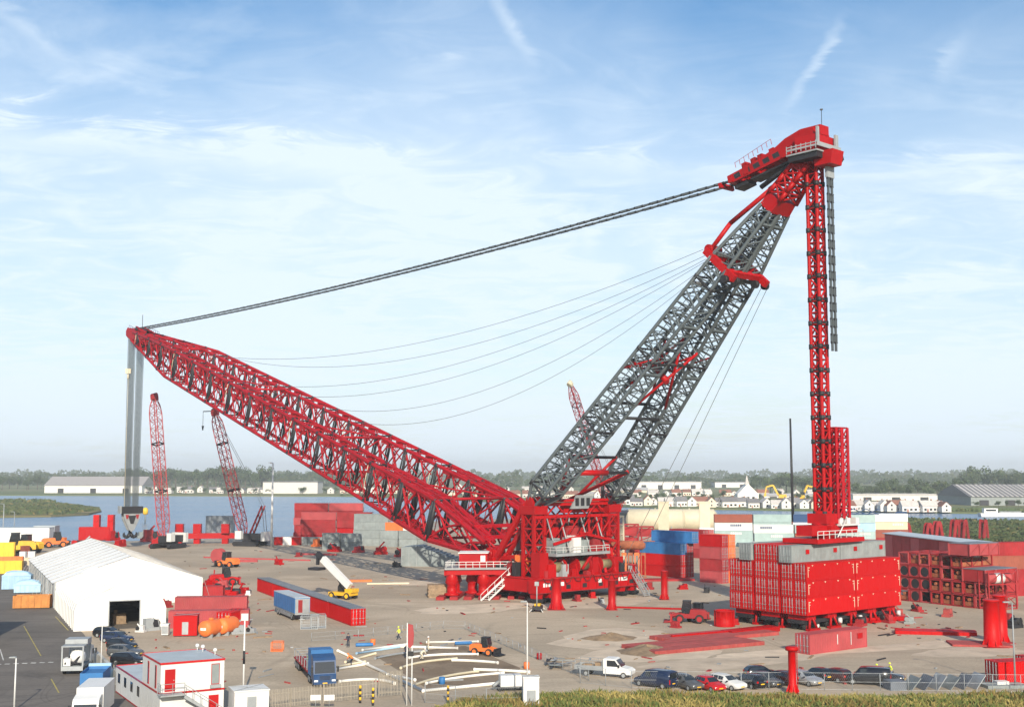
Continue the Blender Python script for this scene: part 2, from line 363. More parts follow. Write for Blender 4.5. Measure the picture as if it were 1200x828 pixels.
# raised land pieces leave the canal basin open between them
def land(name, pts, z, m, z0=-1.95):
    mb = MB(); mb.hexa([(x, y, z0) for x, y in pts], [(x, y, z) for x, y in pts]); return structure(mb.build(name, m))
far_bank = gxy((-700, 579), (-100, 578.5), (420, 580), (620, 588), (800, 594), (1250, 600.5), (1900, 608))
wat = MB(); pts = gxy((-900, 578.5), (-100, 578), (420, 579.5), (620, 587), (800, 593), (1250, 600), (2000, 607.5), (2000, 618), (1250, 611.0), (900, 604), (560, 607), (380, 615), (338, 627), (150, 632), (-100, 637), (-900, 680))
wat.quad(*[(x, y, -1.4) for x, y in pts])
def water_mat():
    m = bpy.data.materials.new('canal water'); m.use_nodes = True; nt = m.node_tree; N = nt.nodes; L = nt.links; bs = N['Principled BSDF']
    bs.inputs['Roughness'].default_value = 0.22; bs.inputs['IOR'].default_value = 1.33
    tc = N.new('ShaderNodeTexCoord'); mp = N.new('ShaderNodeMapping'); L.new(tc.outputs['Object'], mp.inputs[0]); mp.inputs['Scale'].default_value = (0.5, 1.5, 1); mp.inputs['Rotation'].default_value = (0, 0, R(20))
    n1 = N.new('ShaderNodeTexNoise'); L.new(mp.outputs[0], n1.inputs['Vector']); n1.inputs['Scale'].default_value = 0.012; n1.inputs['Detail'].default_value = 7; n1.inputs['Distortion'].default_value = 0.8
    cr = N.new('ShaderNodeValToRGB'); L.new(n1.outputs[0], cr.inputs[0]); cr.color_ramp.elements[0].position = 0.35; cr.color_ramp.elements[1].position = 0.68
    cr.color_ramp.elements[0].color = (0.015, 0.09, 0.20, 1); cr.color_ramp.elements[1].color = (0.035, 0.135, 0.26, 1); L.new(cr.outputs[0], bs.inputs['Base Color'])
    n2 = N.new('ShaderNodeTexNoise'); L.new(tc.outputs['Object'], n2.inputs['Vector']); n2.inputs['Scale'].default_value = 0.35; n2.inputs['Detail'].default_value = 8; n2.inputs['Roughness'].default_value = 0.65
    r = N.new('ShaderNodeMapRange'); L.new(n1.outputs[0], r.inputs[0])
    for i, q in enumerate((0.35, 0.7, 0.35, 1.0)): r.inputs[i + 1].default_value = q
    b = N.new('ShaderNodeBump'); b.inputs['Distance'].default_value = 0.8; L.new(r.outputs[0], b.inputs['Strength']); L.new(n2.outputs[0], b.inputs['Height']); L.new(b.outputs[0], bs.inputs['Normal'])
    return m
structure(wat.build('canal_water', water_mat()))
land('far_bank', far_bank + [(6000, 1300), (6000, 6000), (-6000, 6000), (-6000, 1300)], -0.6, M_FIELD)
land('spit', gxy((-260, 606), (-60, 604), (60, 602.5), (104, 600.5), (119, 597), (112, 593), (90, 589.5), (40, 586), (-60, 583), (-260, 582)), -0.5, M_SPIT)
land('meadow', gxy((905, 604.5), (1250, 611.5), (2000, 619), (2600, 670), (1250, 640), (1040, 628), (905, 622)), -0.04, M_MEAD)
land('quay', gxy((-900, 690), (-100, 640), (150, 633.5), (338, 628.5), (382, 616), (560, 608), (905, 605), (905, 626), (1045, 632), (1500, 650), (1500, 760), (-900, 800)), -0.02, M_QUAY)
land('yard', gxy((-520, 700), (-60, 648), (60, 642), (200, 637.5), (340, 632.5), (400, 626), (560, 616), (905, 612), (1040, 634), (1500, 655), (1900, 800), (1900, 838), (-900, 838), (-900, 720)), 0.0, M_YARD)
sheet('asphalt_road', gxy((-760, 700), (0, 645), (28, 643), (36, 668), (62, 708), (98, 742), (112, 762), (150, 800), (165, 838), (-900, 838)), 0.005, M_ASPH)
land('near_ground', [(-140, -60), (160, -60), (160, 117.5), (-140, 117.5)], -0.01, M_MEAD)
# wild bank at the lower edge, a low earth ridge with tall grass
def bank_h(x, y):
    t = (y - 112.0) / 21.0
    return max(0.0, 1.5 * math.sin(math.pi * min(1, max(0, t))) + 0.25 * math.sin(x * 0.31 + 1) * min(1, max(0, t * 4, )) * (1 if t < 0.9 else 0))
bx0, bx1 = -12.0, 84.0
bm = MB(); nx, ny = 96, 14
def edge_y(x):
    return 131.3 + 1.2 * math.sin(x * 0.13) + 0.5 * math.sin(x * 0.9) - max(0, (-2 - x)) * 1.1
for i in range(nx):
    for j in range(ny):
        q = []
        for a, b_ in ((i, j), (i + 1, j), (i + 1, j + 1), (i, j + 1)):
            x = bx0 + (bx1 - bx0) * a / nx; y = 104 + (edge_y(x) - 104) * b_ / ny
            t = b_ / ny; q.append((x, y, 0.012 + 0.75 * math.sin(math.pi * t) ** 0.8 * min(1, (x - bx0) / 8) if 0 < t < 1 else 0.012))
        bm.quad(*q)
structure(bm.build('grass_bank', M_BANK))
gm_ = [mat('straw grass', (0.25, 0.20, 0.06), 0.9, var=0.3, scale=0.5), mat('olive grass', (0.13, 0.135, 0.03), 0.9, var=0.3, scale=0.5), mat('green grass', (0.085, 0.115, 0.025), 0.9, var=0.3, scale=0.5), mat('ochre seed heads', (0.17, 0.125, 0.035), 0.9, var=0.3, scale=0.5)]
gr = MB(); rg = random.Random(3)
def patchy(x, y): return math.sin(x * 0.55 + 2 * math.sin(y * 0.4)) + math.sin(x * 0.21 + y * 0.33 + 1.3)
for k in range(34000):
    x = rg.uniform(bx0 + 1, bx1); t = rg.random() ** 0.7; y = 106 + (edge_y(x) - 105.4) * t
    tt = (y - 104) / (edge_y(x) - 104)
    z = 0.75 * math.sin(math.pi * min(1, max(0, tt))) ** 0.8 * min(1, (x - bx0) / 8) if tt < 1 else 0
    p = patchy(x, y) + rg.gauss(0, 0.7)
    gr.mt(0 if p > 0.9 else 1 if p > -0.1 else 2 if p > -1.1 else 3)
    h = rg.uniform(0.25, 0.7) * (1.25 if p < -0.8 else 1.0); a = rg.uniform(0, math.pi); wd = rg.uniform(0.05, 0.14)
    dx, dy = math.cos(a) * wd, math.sin(a) * wd; lx, ly = rg.gauss(0, 0.22), rg.gauss(0, 0.22)
    b = len(gr.v); gr.v += [Vector((x - dx, y - dy, z - 0.05)), Vector((x + dx, y + dy, z - 0.05)), Vector((x + lx + dx * .6, y + ly + dy * .6, z + h * .7)), Vector((x + lx * 1.6, y + ly * 1.6, z + h))]
    gr.face((b, b + 1, b + 2, b + 3))
stuff(gr.build('wild_grass', gm_), 'tall dry wild grass covering the bank before the fence', 'grass')
# ------------------------------------------------------------ the ring crane
C0 = Vector((8.3, 238.0, 0)); BD = Vector((-0.66, 0.751, 0)).normalized(); LD = Vector((BD.y, -BD.x, 0)); UP = Vector((0, 0, 1))
def CR(a, s, z=0.0): return C0 + BD * a + LD * s + UP * z
crane = thing('ring_crane', 'giant red ring crane with long lattice boom and grey twin leg back mast', 'crane', tuple(C0))
def cp(mb, name, m, parent=crane): return mb.build(name, m, parent, C0)
def lerp(a, b, t): return a + (b - a) * t
def section(mb, A, B, r, faces=(0, 1, 2, 3), pat='X', n=5):
    """bracing between two four-corner stations A and B"""
    for i in faces:
        j = (i + 1) % 4
        if pat == 'X':
            mb.tube(A[i], B[j], r, n, cap=False); mb.tube(A[j], B[i], r, n, cap=False)
        elif pat == 'V':
            mid = (B[i] + B[j]) / 2
            mb.tube(A[i], mid, r, n, cap=False); mb.tube(A[j], mid, r, n, cap=False)
        elif pat == 'Z': mb.tube(A[i], B[j], r, n, cap=False)
        elif pat == 'S': mb.tube(A[j], B[i], r, n, cap=False)
def ring4(mb, A, r, n=5):
    for i in range(4): mb.tube(A[i], A[(i + 1) % 4], r, n, cap=False)

# ---- main boom: two lattice columns that meet at the tip
TIPZ = 68.6; TA = 197.0                       # tip: distance along the boom axis and height
FZ = 8.3; FA = 6.0; NS = 16
axis_d = (CR(TA, 0, TIPZ) - CR(FA, 0, FZ)); axis_l = axis_d.length; axis_d.normalize()
nrm = LD.cross(axis_d).normalized()
if nrm.z < 0: nrm = -nrm
def bdepth(t):                                # depth of a column at fraction t from foot to tip
    if t < 0.10: return lerp(1.8, 8.6, t / 0.10)
    if t > 0.80: return lerp(8.6, 2.2, (t - 0.80) / 0.20)
    return 8.6
def bsep(t):
    return lerp(20.0, 11.6, t / 0.8) if t < 0.8 else lerp(11.6, 3.4, (t - 0.8) / 0.2)
def bwid(t):
    return lerp(2.2, 4.2, t / 0.10) if t < 0.10 else (4.2 if t < 0.8 else lerp(4.2, 2.6, (t - 0.8) / 0.2))
def bst(sgn, t):
    c = CR(FA, 0, FZ) + axis_d * (axis_l * t) + LD * (sgn * bsep(t) / 2); d = bdepth(t) / 2; ww = bwid(t) / 2
    return [c - LD * ww - nrm * d, c + LD * ww - nrm * d, c + LD * ww + nrm * d, c - LD * ww + nrm * d]
for sgn in (-1, 1):
    ch = MB(); NSub = NS * 2
    ts = [0.012] + [0.10 * 0.5, 0.10] + [0.10 + 0.88 * i / (NSub - 3) for i in range(1, NSub - 2)]
    st = [bst(sgn, t) for t in ts]
    for A, B in zip(st[:-1], st[1:]):
        rch = 0.46 if A is st[0] or A is st[1] or A is st[2] else 0.42
        for i in range(4): ch.tube(A[i], B[i], rch, 8, cap=False)
    boom = cp(ch, 'main_boom', RED2)
    for k in range(0, len(st) - 1):
        A, B = st[k], st[k + 1]
        mb = MB()
        M_ = [(A[i] + B[i]) / 2 for i in range(4)]
        bw_ = .26 if k < 4 else .19
        section(mb, A, M_, bw_, faces=(1, 3), pat='V'); section(mb, B, M_, bw_, faces=(1, 3), pat='V')
        if k < 5:
            for i in range(4): mb.beam(lerp(A[i], B[i], .02), lerp(A[i], B[i], .98), .5, 1.0, nrm)
            mb.beam((A[0] + A[1]) / 2, (B[0] + B[1]) / 2, .5, .8, nrm); mb.beam((A[2] + A[3]) / 2, (B[2] + B[3]) / 2, .5, .8, nrm); section(mb, A, B, .2, faces=(0, 2), pat='X')
        section(mb, A, B, 0.14, faces=(0, 2), pat='X' if k % 2 else 'Z')
        ring4(mb, M_, 0.10)
        if k % 2 == 1:                        # stiffening plates and platforms along the upper chords
            for i in (2, 3):
                mb.beam(lerp(A[i], B[i], .12) - nrm * .55, lerp(A[i], B[i], .5) - nrm * .55, 0.5, 0.85, nrm)
            mb.beam(lerp(A[3], B[3], .2) - nrm * 1.5, lerp(A[2], B[2], .2) - nrm * 1.5, 0.5, 0.5)
            mb.tube(lerp(A[0], A[3], .5), lerp(B[0], B[3], .8), .16, 5); mb.tube(lerp(A[1], A[2], .5), lerp(B[1], B[2], .8), .16, 5)
        cp(mb, 'lattice_section', RED2, boom)
        if k >= 2 and k % 2 == 0:             # dark joint frame between two sections
            jb = MB()
            dv = axis_d * 0.62
            for i, j in ((0, 3), (1, 2)):
                rr = 0.50 if k <= 4 else 0.33
                jb.tube(A[i] - dv, A[j] - dv, rr, 6); jb.tube(A[i] + dv, A[j] + dv * .3, rr * .6, 6)
                jb.tube(lerp(A[i], A[j], .04) + dv * 2.6, lerp(A[i], A[j], .55) - dv, 0.10, 5)
            for i, j in ((0, 1), (3, 2)): jb.tube(A[i] - dv, A[j] - dv, 0.2, 6)
            for i in range(4): jb.tube(A[i] - axis_d * 1.0, A[i] + axis_d * 1.0, 0.42, 8)
            cp(jb, 'section_joint', BLACK, boom)
            if k % 6 == 0:
                pb = MB(); pb.tube(lerp(A[0], A[3], .1) + axis_d * 1.7, lerp(A[0], A[3], .92) + axis_d * 1.6, 0.09, 5); pb.beam(A[0] + axis_d * 1.2, A[1] + axis_d * 1.2, .8, .08)
                cp(pb, 'ladder_panel', CREAM, boom)
    # foot hinge
    ft = MB(); f0 = CR(FA, sgn * bsep(0) / 2, FZ)
    ft.tube(f0 - LD * 1.9, f0 + LD * 1.9, 0.75, 12)
    for e in (-1.4, 1.4):
        ft.prism([(-1.4, -1.6), (1.6, -1.6), (0.9, 0.9), (0, 1.3), (-0.9, 0.9)], f0 + LD * e - LD * .25, BD, UP, LD * .5)
    cp(ft, 'boom_foot', RED)
# cross ties between the columns
for t in (0.10, 0.33, 0.56, 0.80):
    tie = MB()
    A = bst(-1, t); B = bst(1, t)
    tie.tube(A[1], B[0], .32, 6); tie.tube(A[2], B[3], .32, 6); tie.tube(A[1], B[3], .2, 6); tie.tube(A[2], B[0], .2, 6)
    A2 = bst(-1, t + .05); B2 = bst(1, t + .05); tie.tube(A[2], B2[3], .2, 6); tie.tube(B[3], A2[2], .2, 6)
    cp(tie, 'cross_tie', RED2)
# tip head
tp = MB(); tc_ = CR(TA, 0, TIPZ)
for e in (-3.0, -1.0, 1.0, 3.0):
    tp.prism([(-9.5, -3.6), (-1.0, -1.4), (1.6, -1.1), (2.2, 0.3), (1.4, 1.7), (-4.0, 1.6), (-9.5, 1.3)], tc_ + LD * (e - .12), axis_d, nrm, LD * .24)
tp.beam(tc_ - axis_d * 9 + nrm * 1.25, tc_ + axis_d * 1.0 + nrm * 1.5, 6.4, .35, nrm); tp.beam(tc_ - axis_d * 9 - nrm * 3.2, tc_ - axis_d * 5 - nrm * 2.4, 6.4, .35, nrm)
head = cp(tp, 'boom_tip', RED2)
sv = MB()
for i in range(10): 
    e = -2.7 + i * .6; sv.tube(tc_ + axis_d * .6 - nrm * .3 + LD * (e - .1), tc_ + axis_d * .6 - nrm * .3 + LD * (e + .1), 1.35, 14)
for i in range(4): e = -1.8 + 1.2 * i; sv.tube(tc_ - axis_d * 2.4 + nrm * 2.0 + LD * (e - .12), tc_ - axis_d * 2.4 + nrm * 2.0 + LD * (e + .12), .8, 12)
cp(sv, 'sheave_set', BLACK, head)
tf = MB()
for e in (-3.3, 3.3):
    for q in range(7): p = tc_ - axis_d * (8.5 - q * 1.4) + nrm * 1.7 + LD * e; tf.tube(p, p + nrm * 1.1, .05, 4)
    tf.tube(tc_ - axis_d * 8.5 + nrm * 2.8 + LD * e, tc_ - axis_d * .1 + nrm * 2.8 + LD * e, .05, 4)
tf.tube(tc_ - axis_d * 3 + nrm * 2, tc_ - axis_d * 3 + nrm * 2 + UP * 5.0, .09, 5); tf.beam(tc_ - axis_d * 6.5 + nrm * 2.0, tc_ - axis_d * 3.5 + nrm * 2.2, 2, .9, nrm)
cp(tf, 'tip_railing', BLACK, head)
# hoist ropes and hook block
hook_p = Vector((tc_.x, tc_.y, 0)) + BD * .9
HB = 11.8
for side in (-1, 1):
    rp = MB()
    for i in range(8):
        for j in range(2):
            e = side * (0.45 + i * .24); q = LD * e + BD * (-.5 + 1.0 * j)
            rp.tube(hook_p + q * 1.15 + UP * (TIPZ - 1), hook_p + q + UP * HB, 0.08, 4, cap=False)
    cp(rp, 'hoist_rope', GREY)
at = MB(); q = hook_p + LD * -2.3 + UP * 56.5; at.box(q, 1.7, 1.0, 1.6); at.tube(q, q - UP * 45, .06, 4); at.tube(q - UP * 1, q - UP * 2.6, .4, 6)
cp(at, 'rope_weight', CREAM)
hb = MB()
hb.mt(0)
for e in (-.9, .9): hb.prism([(-2.9, 0), (2.9, 0), (2.5, -2.2), (.9, -5.6), (0, -6.4), (-.9, -5.6), (-2.5, -2.2)], hook_p + UP * (HB - .4) + BD * (e - .2), LD, UP, BD * .4)
hb.mt(1)
for i in range(14): e = -2.6 + i * .4; hb.tube(hook_p + UP * HB + LD * (e - .13), hook_p + UP * HB + LD * (e + .13), 1.25, 12)
hb.box(hook_p + UP * (HB - 2.6), 1.5, 1.4, 2.6, ax=(LD, BD, UP))
hb.mt(1); hb.box(hook_p + UP * (HB + .2), 7.0, 2.6, 2.2, ax=(LD, BD, UP)); hb.prism([(-1.3, -1.2), (1.3, -1.2), (.5, -3.8), (-.5, -3.8)], hook_p + UP * (HB - .4) - BD * 1.2, LD, UP, BD * .08)
hb.mt(2); hb.box(hook_p + LD * -3.75 + UP * (HB + .3), .5, 2.0, 2.4, ax=(LD, BD, UP)); hb.mt(3)
for e in (-1.7, 1.7): hb.prism([(-.55, -.9), (.55, -.9), (.3, -2.2), (-.2, -2.2)], hook_p + UP * (HB - .4) + LD * e - BD * 1.2, LD, UP, BD * .08)
block = cp(hb, 'hook_block', [LGREY, BLACK, LGREY, REDW])
hk = MB(); hp = hook_p + UP * (HB - 7.0)
for sg in (-1, 1):
    pts = [hp + UP * .6, hp + UP * -.3, hp + LD * sg * .9 - UP * 1.4, hp + LD * sg * 1.8 - UP * 1.3, hp + LD * sg * 2.2 - UP * .5, hp + LD * sg * 1.9 + UP * .1]
    for p, q2, r1, r2 in zip(pts[:-1], pts[1:], (.6, .6, .6, .5, .4), (.6, .6, .5, .4, .12)): hk.tube(p, q2, r1, 8, r2)
cp(hk, 'hook', BLACK, block)

# ---- grey back mast: twin legs leaning back, joined under a cross beam, then a red neck and head
LZ = 17.8; HA = -60.4; HS = 2.2; HZ = 76.2; LA = -5.0
ax2 = CR(HA, HS, HZ) - CR(LA, 0, LZ); len2 = ax2.length; ax2.normalize(); nr2 = LD.cross(ax2).normalized()
if nr2.z < 0: nr2 = -nr2                      # nr2 points up and towards the boom
XB = 0.715; TOPF = 0.865
def lsep(t): return lerp(20.0, 5.0, t / XB) if t < XB else lerp(5.0, 2.7, (t - XB) / (TOPF - XB))
def lwd(t):
    if t < 0.05: return lerp(1.6, 4.3, t / 0.05)
    return 4.3 if t < XB else lerp(4.3, 2.4, (t - XB) / (TOPF - XB))
def lst(sgn, t, k=1.0):
    c = CR(LA, 0, LZ) + ax2 * (len2 * t) + LD * (sgn * lsep(t) / 2); d = lwd(t) / 2 * k
    return [c - LD * d - nr2 * d, c + LD * d - nr2 * d, c + LD * d + nr2 * d, c - LD * d + nr2 * d]
for sgn in (-1, 1):
    ts = [0.004, 0.05] + [lerp(0.05, TOPF, i / 24) for i in range(1, 25)]
    st = [lst(sgn, t) for t in ts]
    lg = MB()
    for A, B in zip(st[:-1], st[1:]):
        for i in range(4): lg.tube(A[i], B[i], 0.34, 7, cap=False)
    leg = cp(lg, 'mast_leg', GREY)
    for k in range(0, len(st) - 1, 4):
        mb = MB()
        for q in range(k, min(k + 4, len(st) - 1)):
            A, B = st[q], st[q + 1]; M_ = [(A[i] + B[i]) / 2 for i in range(4)]
            section(mb, A, M_, .155, pat='Z' if q % 2 else 'S'); section(mb, M_, B, .155, pat='S' if q % 2 else 'Z')
            ring4(mb, M_, .075)
            if q % 4 == 0:
                ring4(mb, A, .2); mb.beam(A[0] + ax2 * .3, A[1] + ax2 * .3, .4, .4)
            for i in (0, 2): mb.tube(lerp(A[i], A[(i + 1) % 4], .5), lerp(B[i], B[(i + 1) % 4], .5), .07, 4, cap=False)
        cp(mb, 'lattice_section', GREY, leg)
    bk = MB()
    for k in range(1, len(st) - 1, 6):
        A = st[k]
        for i in range(4): bk.tube(A[i] - ax2 * .5, A[i] + ax2 * .5, .36, 7)
        ring4(bk, A, .2); cp(bk, 'section_joint', BLACK, leg); bk = MB()
for t, m_ in ((0.13, 1), (0.30, 0), (0.46, 0)):
    tie = MB()
    A = lst(-1, t); B = lst(1, t)
    tie.mt(0); tie.tube(A[1], B[0], .3, 7); tie.tube(A[2], B[3], .3, 7)
    if m_: tie.mt(1); tie.tube(lerp(A[1], B[0], .0), lerp(A[1], B[0], .55), .55, 8); tie.tube(lerp(A[2], B[3], .1), lerp(A[2], B[3], .5), .5, 8)
    cp(tie, 'mast_cross_tie', [BLACK, RED])
xb = MB()                                      # red scissor brace between the legs
A = lst(-1, .33); B = lst(1, .50); A2 = lst(-1, .50); B2 = lst(1, .33)
for i, j in ((1, 0), (2, 3)):
    xb.tube(A[i], B[j], .26, 7); xb.tube(A2[i], B2[j], .26, 7)
xb.tube(lst(-1, .40)[3], lst(1, .44)[2], .2, 6); xb.tube(lst(-1, .42)[3], lst(1, .40)[2], .2, 6)
mid = (A[1] + B[0]) / 2; xb.tube(mid - nr2 * .5, mid + nr2 * 4.6, .6, 8)
for i, j in ((2, 1), (3, 0)): xb.tube(lst(1, .42)[i], lst(1, .49)[j], .2, 6); xb.tube(lst(-1, .40)[i], lst(-1, .47)[j], .16, 6)
cp(xb, 'scissor_brace', RED)
ctr = CR(LA, 0, LZ) + ax2 * (len2 * XB)
cb = MB()
cb.beam(ctr - LD * 4.9 + nr2 * 2.4, ctr + LD * 4.9 + nr2 * 2.4, 1.0, 1.0, ax2); cb.beam(ctr - LD * 4.9 - nr2 * 2.4, ctr + LD * 4.9 - nr2 * 2.4, 1.0, 1.0, ax2)
for e in (-1, 1):
    cb.beam(ctr + LD * e * 4.5 - nr2 * 4.4, ctr + LD * e * 4.5 + nr2 * 4.0, .8, 1.25, ax2)
cbe = cp(cb, 'mast_cross_beam', RED)
for e in (-5.4, -2.4, 3.0, 5.8):
    for k in (-3.4,): rl = MB(); rl.tube(ctr + LD * (e - .4) + nr2 * k - ax2 * .9, ctr + LD * (e + .4) + nr2 * k - ax2 * .9, .7, 12); cp(rl, 'guide_sheave', BLACK, cbe)
cw = MB()
pa = ctr - LD * 4.6 + nr2 * 3.8
for e in (0, 1.2, 2.4): cw.tube(pa + LD * e - nr2 * .1 + ax2 * .5, pa + LD * (e + .6) - nr2 * .1 + ax2 * .5, .85, 12)
cp(cw, 'guide_drum', RED, cbe)
for e in (-1, 1):                              # bent red struts along the face of the mast up to the neck
    sb = MB(); a0 = ctr + LD * e * 4.2 + nr2 * 3.4; a1 = CR(LA, 0, LZ) + ax2 * (len2 * .79) + LD * e * 3.1 + nr2 * 3.9; a2 = CR(LA, 0, LZ) + ax2 * (len2 * .91) + LD * e * 1.6 + nr2 * 1.6
    sb.tube(a0, a1, .42, 8); sb.tube(a1, a2, .42, 8); cp(sb, 'bent_strut', RED)
ut = MB()                                      # light frame and tie plate on top of the legs
A = lst(-1, XB + .01); B = lst(1, XB + .01); D_ = lst(-1, TOPF); E_ = lst(1, TOPF)
ut.beam(A[3], D_[3], .5, .5, nr2); ut.beam(A[2], D_[2], .5, .5, nr2); ut.beam(B[3], E_[3], .4, .4, nr2); ut.beam(D_[3], E_[2], .7, .6, nr2); ut.beam(A[3], B[2], .6, .6, nr2)
A = lst(-1, XB - .07); ut.beam(A[3], A[2], .5, .5, nr2); ut.beam(A[2], lst(-1, XB)[2], .5, .5, nr2); ut.beam(A[3], lst(-1, XB)[3], .5, .5, nr2)
cp(ut, 'tie_frame', LGREY)
# red neck
def nst(t, k=1):
    c = CR(LA, 0, LZ) + ax2 * (len2 * t); s_ = lerp(2.6, 1.45, (t - TOPF) / (0.975 - TOPF)); d = lerp(1.45, 1.25, (t - TOPF) / (0.975 - TOPF))
    return [c - LD * s_ - nr2 * d, c + LD * s_ - nr2 * d, c + LD * s_ + nr2 * d, c - LD * s_ + nr2 * d]
nk = MB(); A = nst(TOPF - .002); B = nst(TOPF + .028); nk.hexa(A, B)
ts = [TOPF + .028, .915, .94, .965, .985]
for t0, t1 in zip(ts[:-1], ts[1:]):
    A, B = nst(t0), nst(t1)
    for i in range(4): nk.tube(A[i], B[i], .42, 7)
    section(nk, A, B, .2, pat='X', n=6); ring4(nk, B, .22)
nk.hexa(nst(.962), nst(.995)); neck = cp(nk, 'mast_neck', RED)
# head: wide box with platforms, and the long arm towards the boom
HT = CR(HA, HS, HZ)
arm_d = (CR(TA, 0, TIPZ + 1) - HT).normalized()
ARM_L = 13.8; av = LD.cross(arm_d).normalized()
if av.z < 0: av = -av
adn = (BD * ARM_L - UP * 3.2).normalized(); anr = LD.cross(adn).normalized()
if anr.z < 0: anr = -anr
A0 = HT + BD * 2.4 + UP * 1.6; A1 = A0 + adn * ARM_L
ar = MB()
for e in (-1.9, 1.9):
    ar.prism([(-4.6, -1.1), (2.0, -1.0), (ARM_L - 1.0, -.8), (ARM_L, -.5), (ARM_L, .75), (ARM_L - 6, .8), (ARM_L * .45, .95), (3.5, 1.3), (1.0, 2.0), (-2.2, 2.2), (-4.6, 1.5)], A0 + LD * (e - .3), adn, anr, LD * .6)
for q in range(6): ar.beam(A0 + adn * (1 + q * 3.0) - LD * 1.9, A0 + adn * (1 + q * 3.0) + LD * 1.9, .5, .9, anr)
ar.beam(A0 + adn * (ARM_L - 4) - LD * 2.3, A0 + adn * (ARM_L - 4) + LD * 2.3, 1.0, 1.2, anr)
ar.beam(A1 - LD * 2.3 - adn * .5, A1 + LD * 2.3 - adn * .5, 1.0, 1.3, anr)
ar.beam(A0 - adn * 1.0 - LD * 2.2, A0 - adn * 1.0 + LD * 2.2, 4.5, 1.0, anr)
arm = cp(ar, 'mast_head_arm', RED)
ub = MB()
for e in (-1.2, 1.2): ub.tube(A0 + adn * 1.0 - anr * 2.2 + LD * e, A0 + adn * (ARM_L - 5.6) - anr * 3.6 + LD * e, .45, 8)
ub.beam(A0 + adn * (ARM_L - 3.2) - anr * 1.4, A0 + adn * (ARM_L - .4) - anr * 1.4, 2.6, .7, anr); ub.beam(A0 - anr * 1.8, A0 + adn * (ARM_L - 4) - anr * 1.4, 2.8, .35, anr)
cp(ub, 'tension_cylinder', BLACK, arm)
for q in range(5):
    sl = MB(); x_ = 2.6 + q * 2.1; sl.prism([(x_, -.45), (x_ + 1.3, -.45), (x_ + 1.5, .45), (x_ + .2, .5)], A0 - LD * 2.22, adn, anr, LD * .02); cp(sl, 'painted_web_recess', BLACK, arm)  # thin black plates painted as shaded openings in the arm web
rr = MB()
for e in (-2.3, 2.3):
    for q in range(9):
        zz = 1.3 + (.9 if q < 3 else 0); p = A0 + adn * (3.6 + q * 1.0) + anr * (2.1 - q * .09) + LD * e; rr.tube(p, p + anr * 1.0, .045, 4)
    rr.tube(A0 + adn * 3.6 + anr * 3.1 + LD * e, A0 + adn * 11.6 + anr * 2.3 + LD * e, .045, 4)
for q in (5, 7.5, 9, 11): rr.box(A0 + adn * q + anr * 1.9, 1.0, 1.4, .9, ax=(adn, LD, anr))
cp(rr, 'arm_railing', RED, arm)
hd = MB()
hd.box(HT + UP * 1.4 - BD * .6, 4.2, 5.4, 2.8, ax=(BD, LD, UP)); hd.box(HT + UP * 3.8 - BD * .6, 3.8, 2.4, 1.6, ax=(BD, LD, UP))
hd.prism([(-2.0, 0), (2.0, 0), (1.5, -2.3), (-1.5, -2.3)], HT - BD * 3.0 - LD * 1.6, BD, UP, LD * 3.2)
hbx = cp(hd, 'mast_head', RED)
pf = MB()
pf.box(HT - BD * .3 - UP * .15, 6.0, 7.0, .25, ax=(BD, LD, UP)); pf.box(HT - BD * .3 - LD * 3.5 + UP * 1.15, 5.8, .08, .16, ax=(BD, LD, UP)); pf.box(HT - BD * .3 - LD * 3.5 + UP * .65, 5.8, .08, .3, ax=(BD, LD, UP)); pf.box(HT - BD * 3.3 + UP * .9, .1, 6.8, .7, ax=(BD, LD, UP))
pf.box(HT - BD * 2.9 + UP * 2.6 - LD * 2.6, .35, .5, 2.6, ax=(BD, LD, UP)); pf.box(HT - BD * 3.2 + UP * 1.9 + LD * 2.2, .35, .8, 2.6, ax=(BD, LD, UP))
for e in range(7): p = HT - BD * (3.1 - e * .95) - LD * 3.5 + UP * .1; pf.tube(p, p + UP * 1.3, .07, 4)
cp(pf, 'head_platform', LGREY, hbx)
dk = MB(); dk.box(HT - BD * .3 - UP * .75, 5.6, 6.4, .9, ax=(BD, LD, UP)); dk.prism([(-4.3, -.3), (-3.0, .2), (-3.0, -1.9), (-3.6, -2.1), (-4.5, -1.1)], HT - LD * 1.0, BD, UP, LD * 3.4)
cp(dk, 'head_underframe', BLACK, hbx)
dk = MB(); dk.tube(HT + UP * 4 - BD * 2, HT + UP * 7.4 - BD * 2, .05, 4); dk.box(HT + UP * 7.4 - BD * 2, .4, .4, .2); cp(dk, 'aerial', BLACK, hbx)

# ---- suspension chains: flat links joined by pins
def chain(name, pts, wd, parent, ll=1.35, nz_=None):
    mb = MB(); mb.mt(0)
    out = [pts[0]]
    seg = [(b_ - a).length for a, b_ in zip(pts[:-1], pts[1:])]; tot = sum(seg); nlk = max(2, int(tot / ll))
    def atd(d):
        for a, b_, s_ in zip(pts[:-1], pts[1:], seg):
            if d <= s_: return lerp(a, b_, d / s_)
            d -= s_
        return pts[-1]
    P_ = [atd(tot * i / nlk) for i in range(nlk + 1)]
    side = nz_ or LD
    for i in range(nlk):
        p, q = P_[i], P_[i + 1]; off = side * (.16 if i % 2 else .0)
        mb.mt(0)
        for e in ((-1, 1) if i % 2 else (-.45, .45)): mb.beam(lerp(p, q, -.08) + side * e * wd * .5, lerp(p, q, 1.08) + side * e * wd * .5, .12, .34, side.cross((q - p).normalized()))
        mb.mt(1); mb.tube(p - side * wd * .7, p + side * wd * .7, .2, 6)
    return cp(mb, name, [GREY, BLACK], parent)
pend0 = A1 - adn * .3; pend1 = tc_ - axis_d * 2.4 + nrm * 2.4
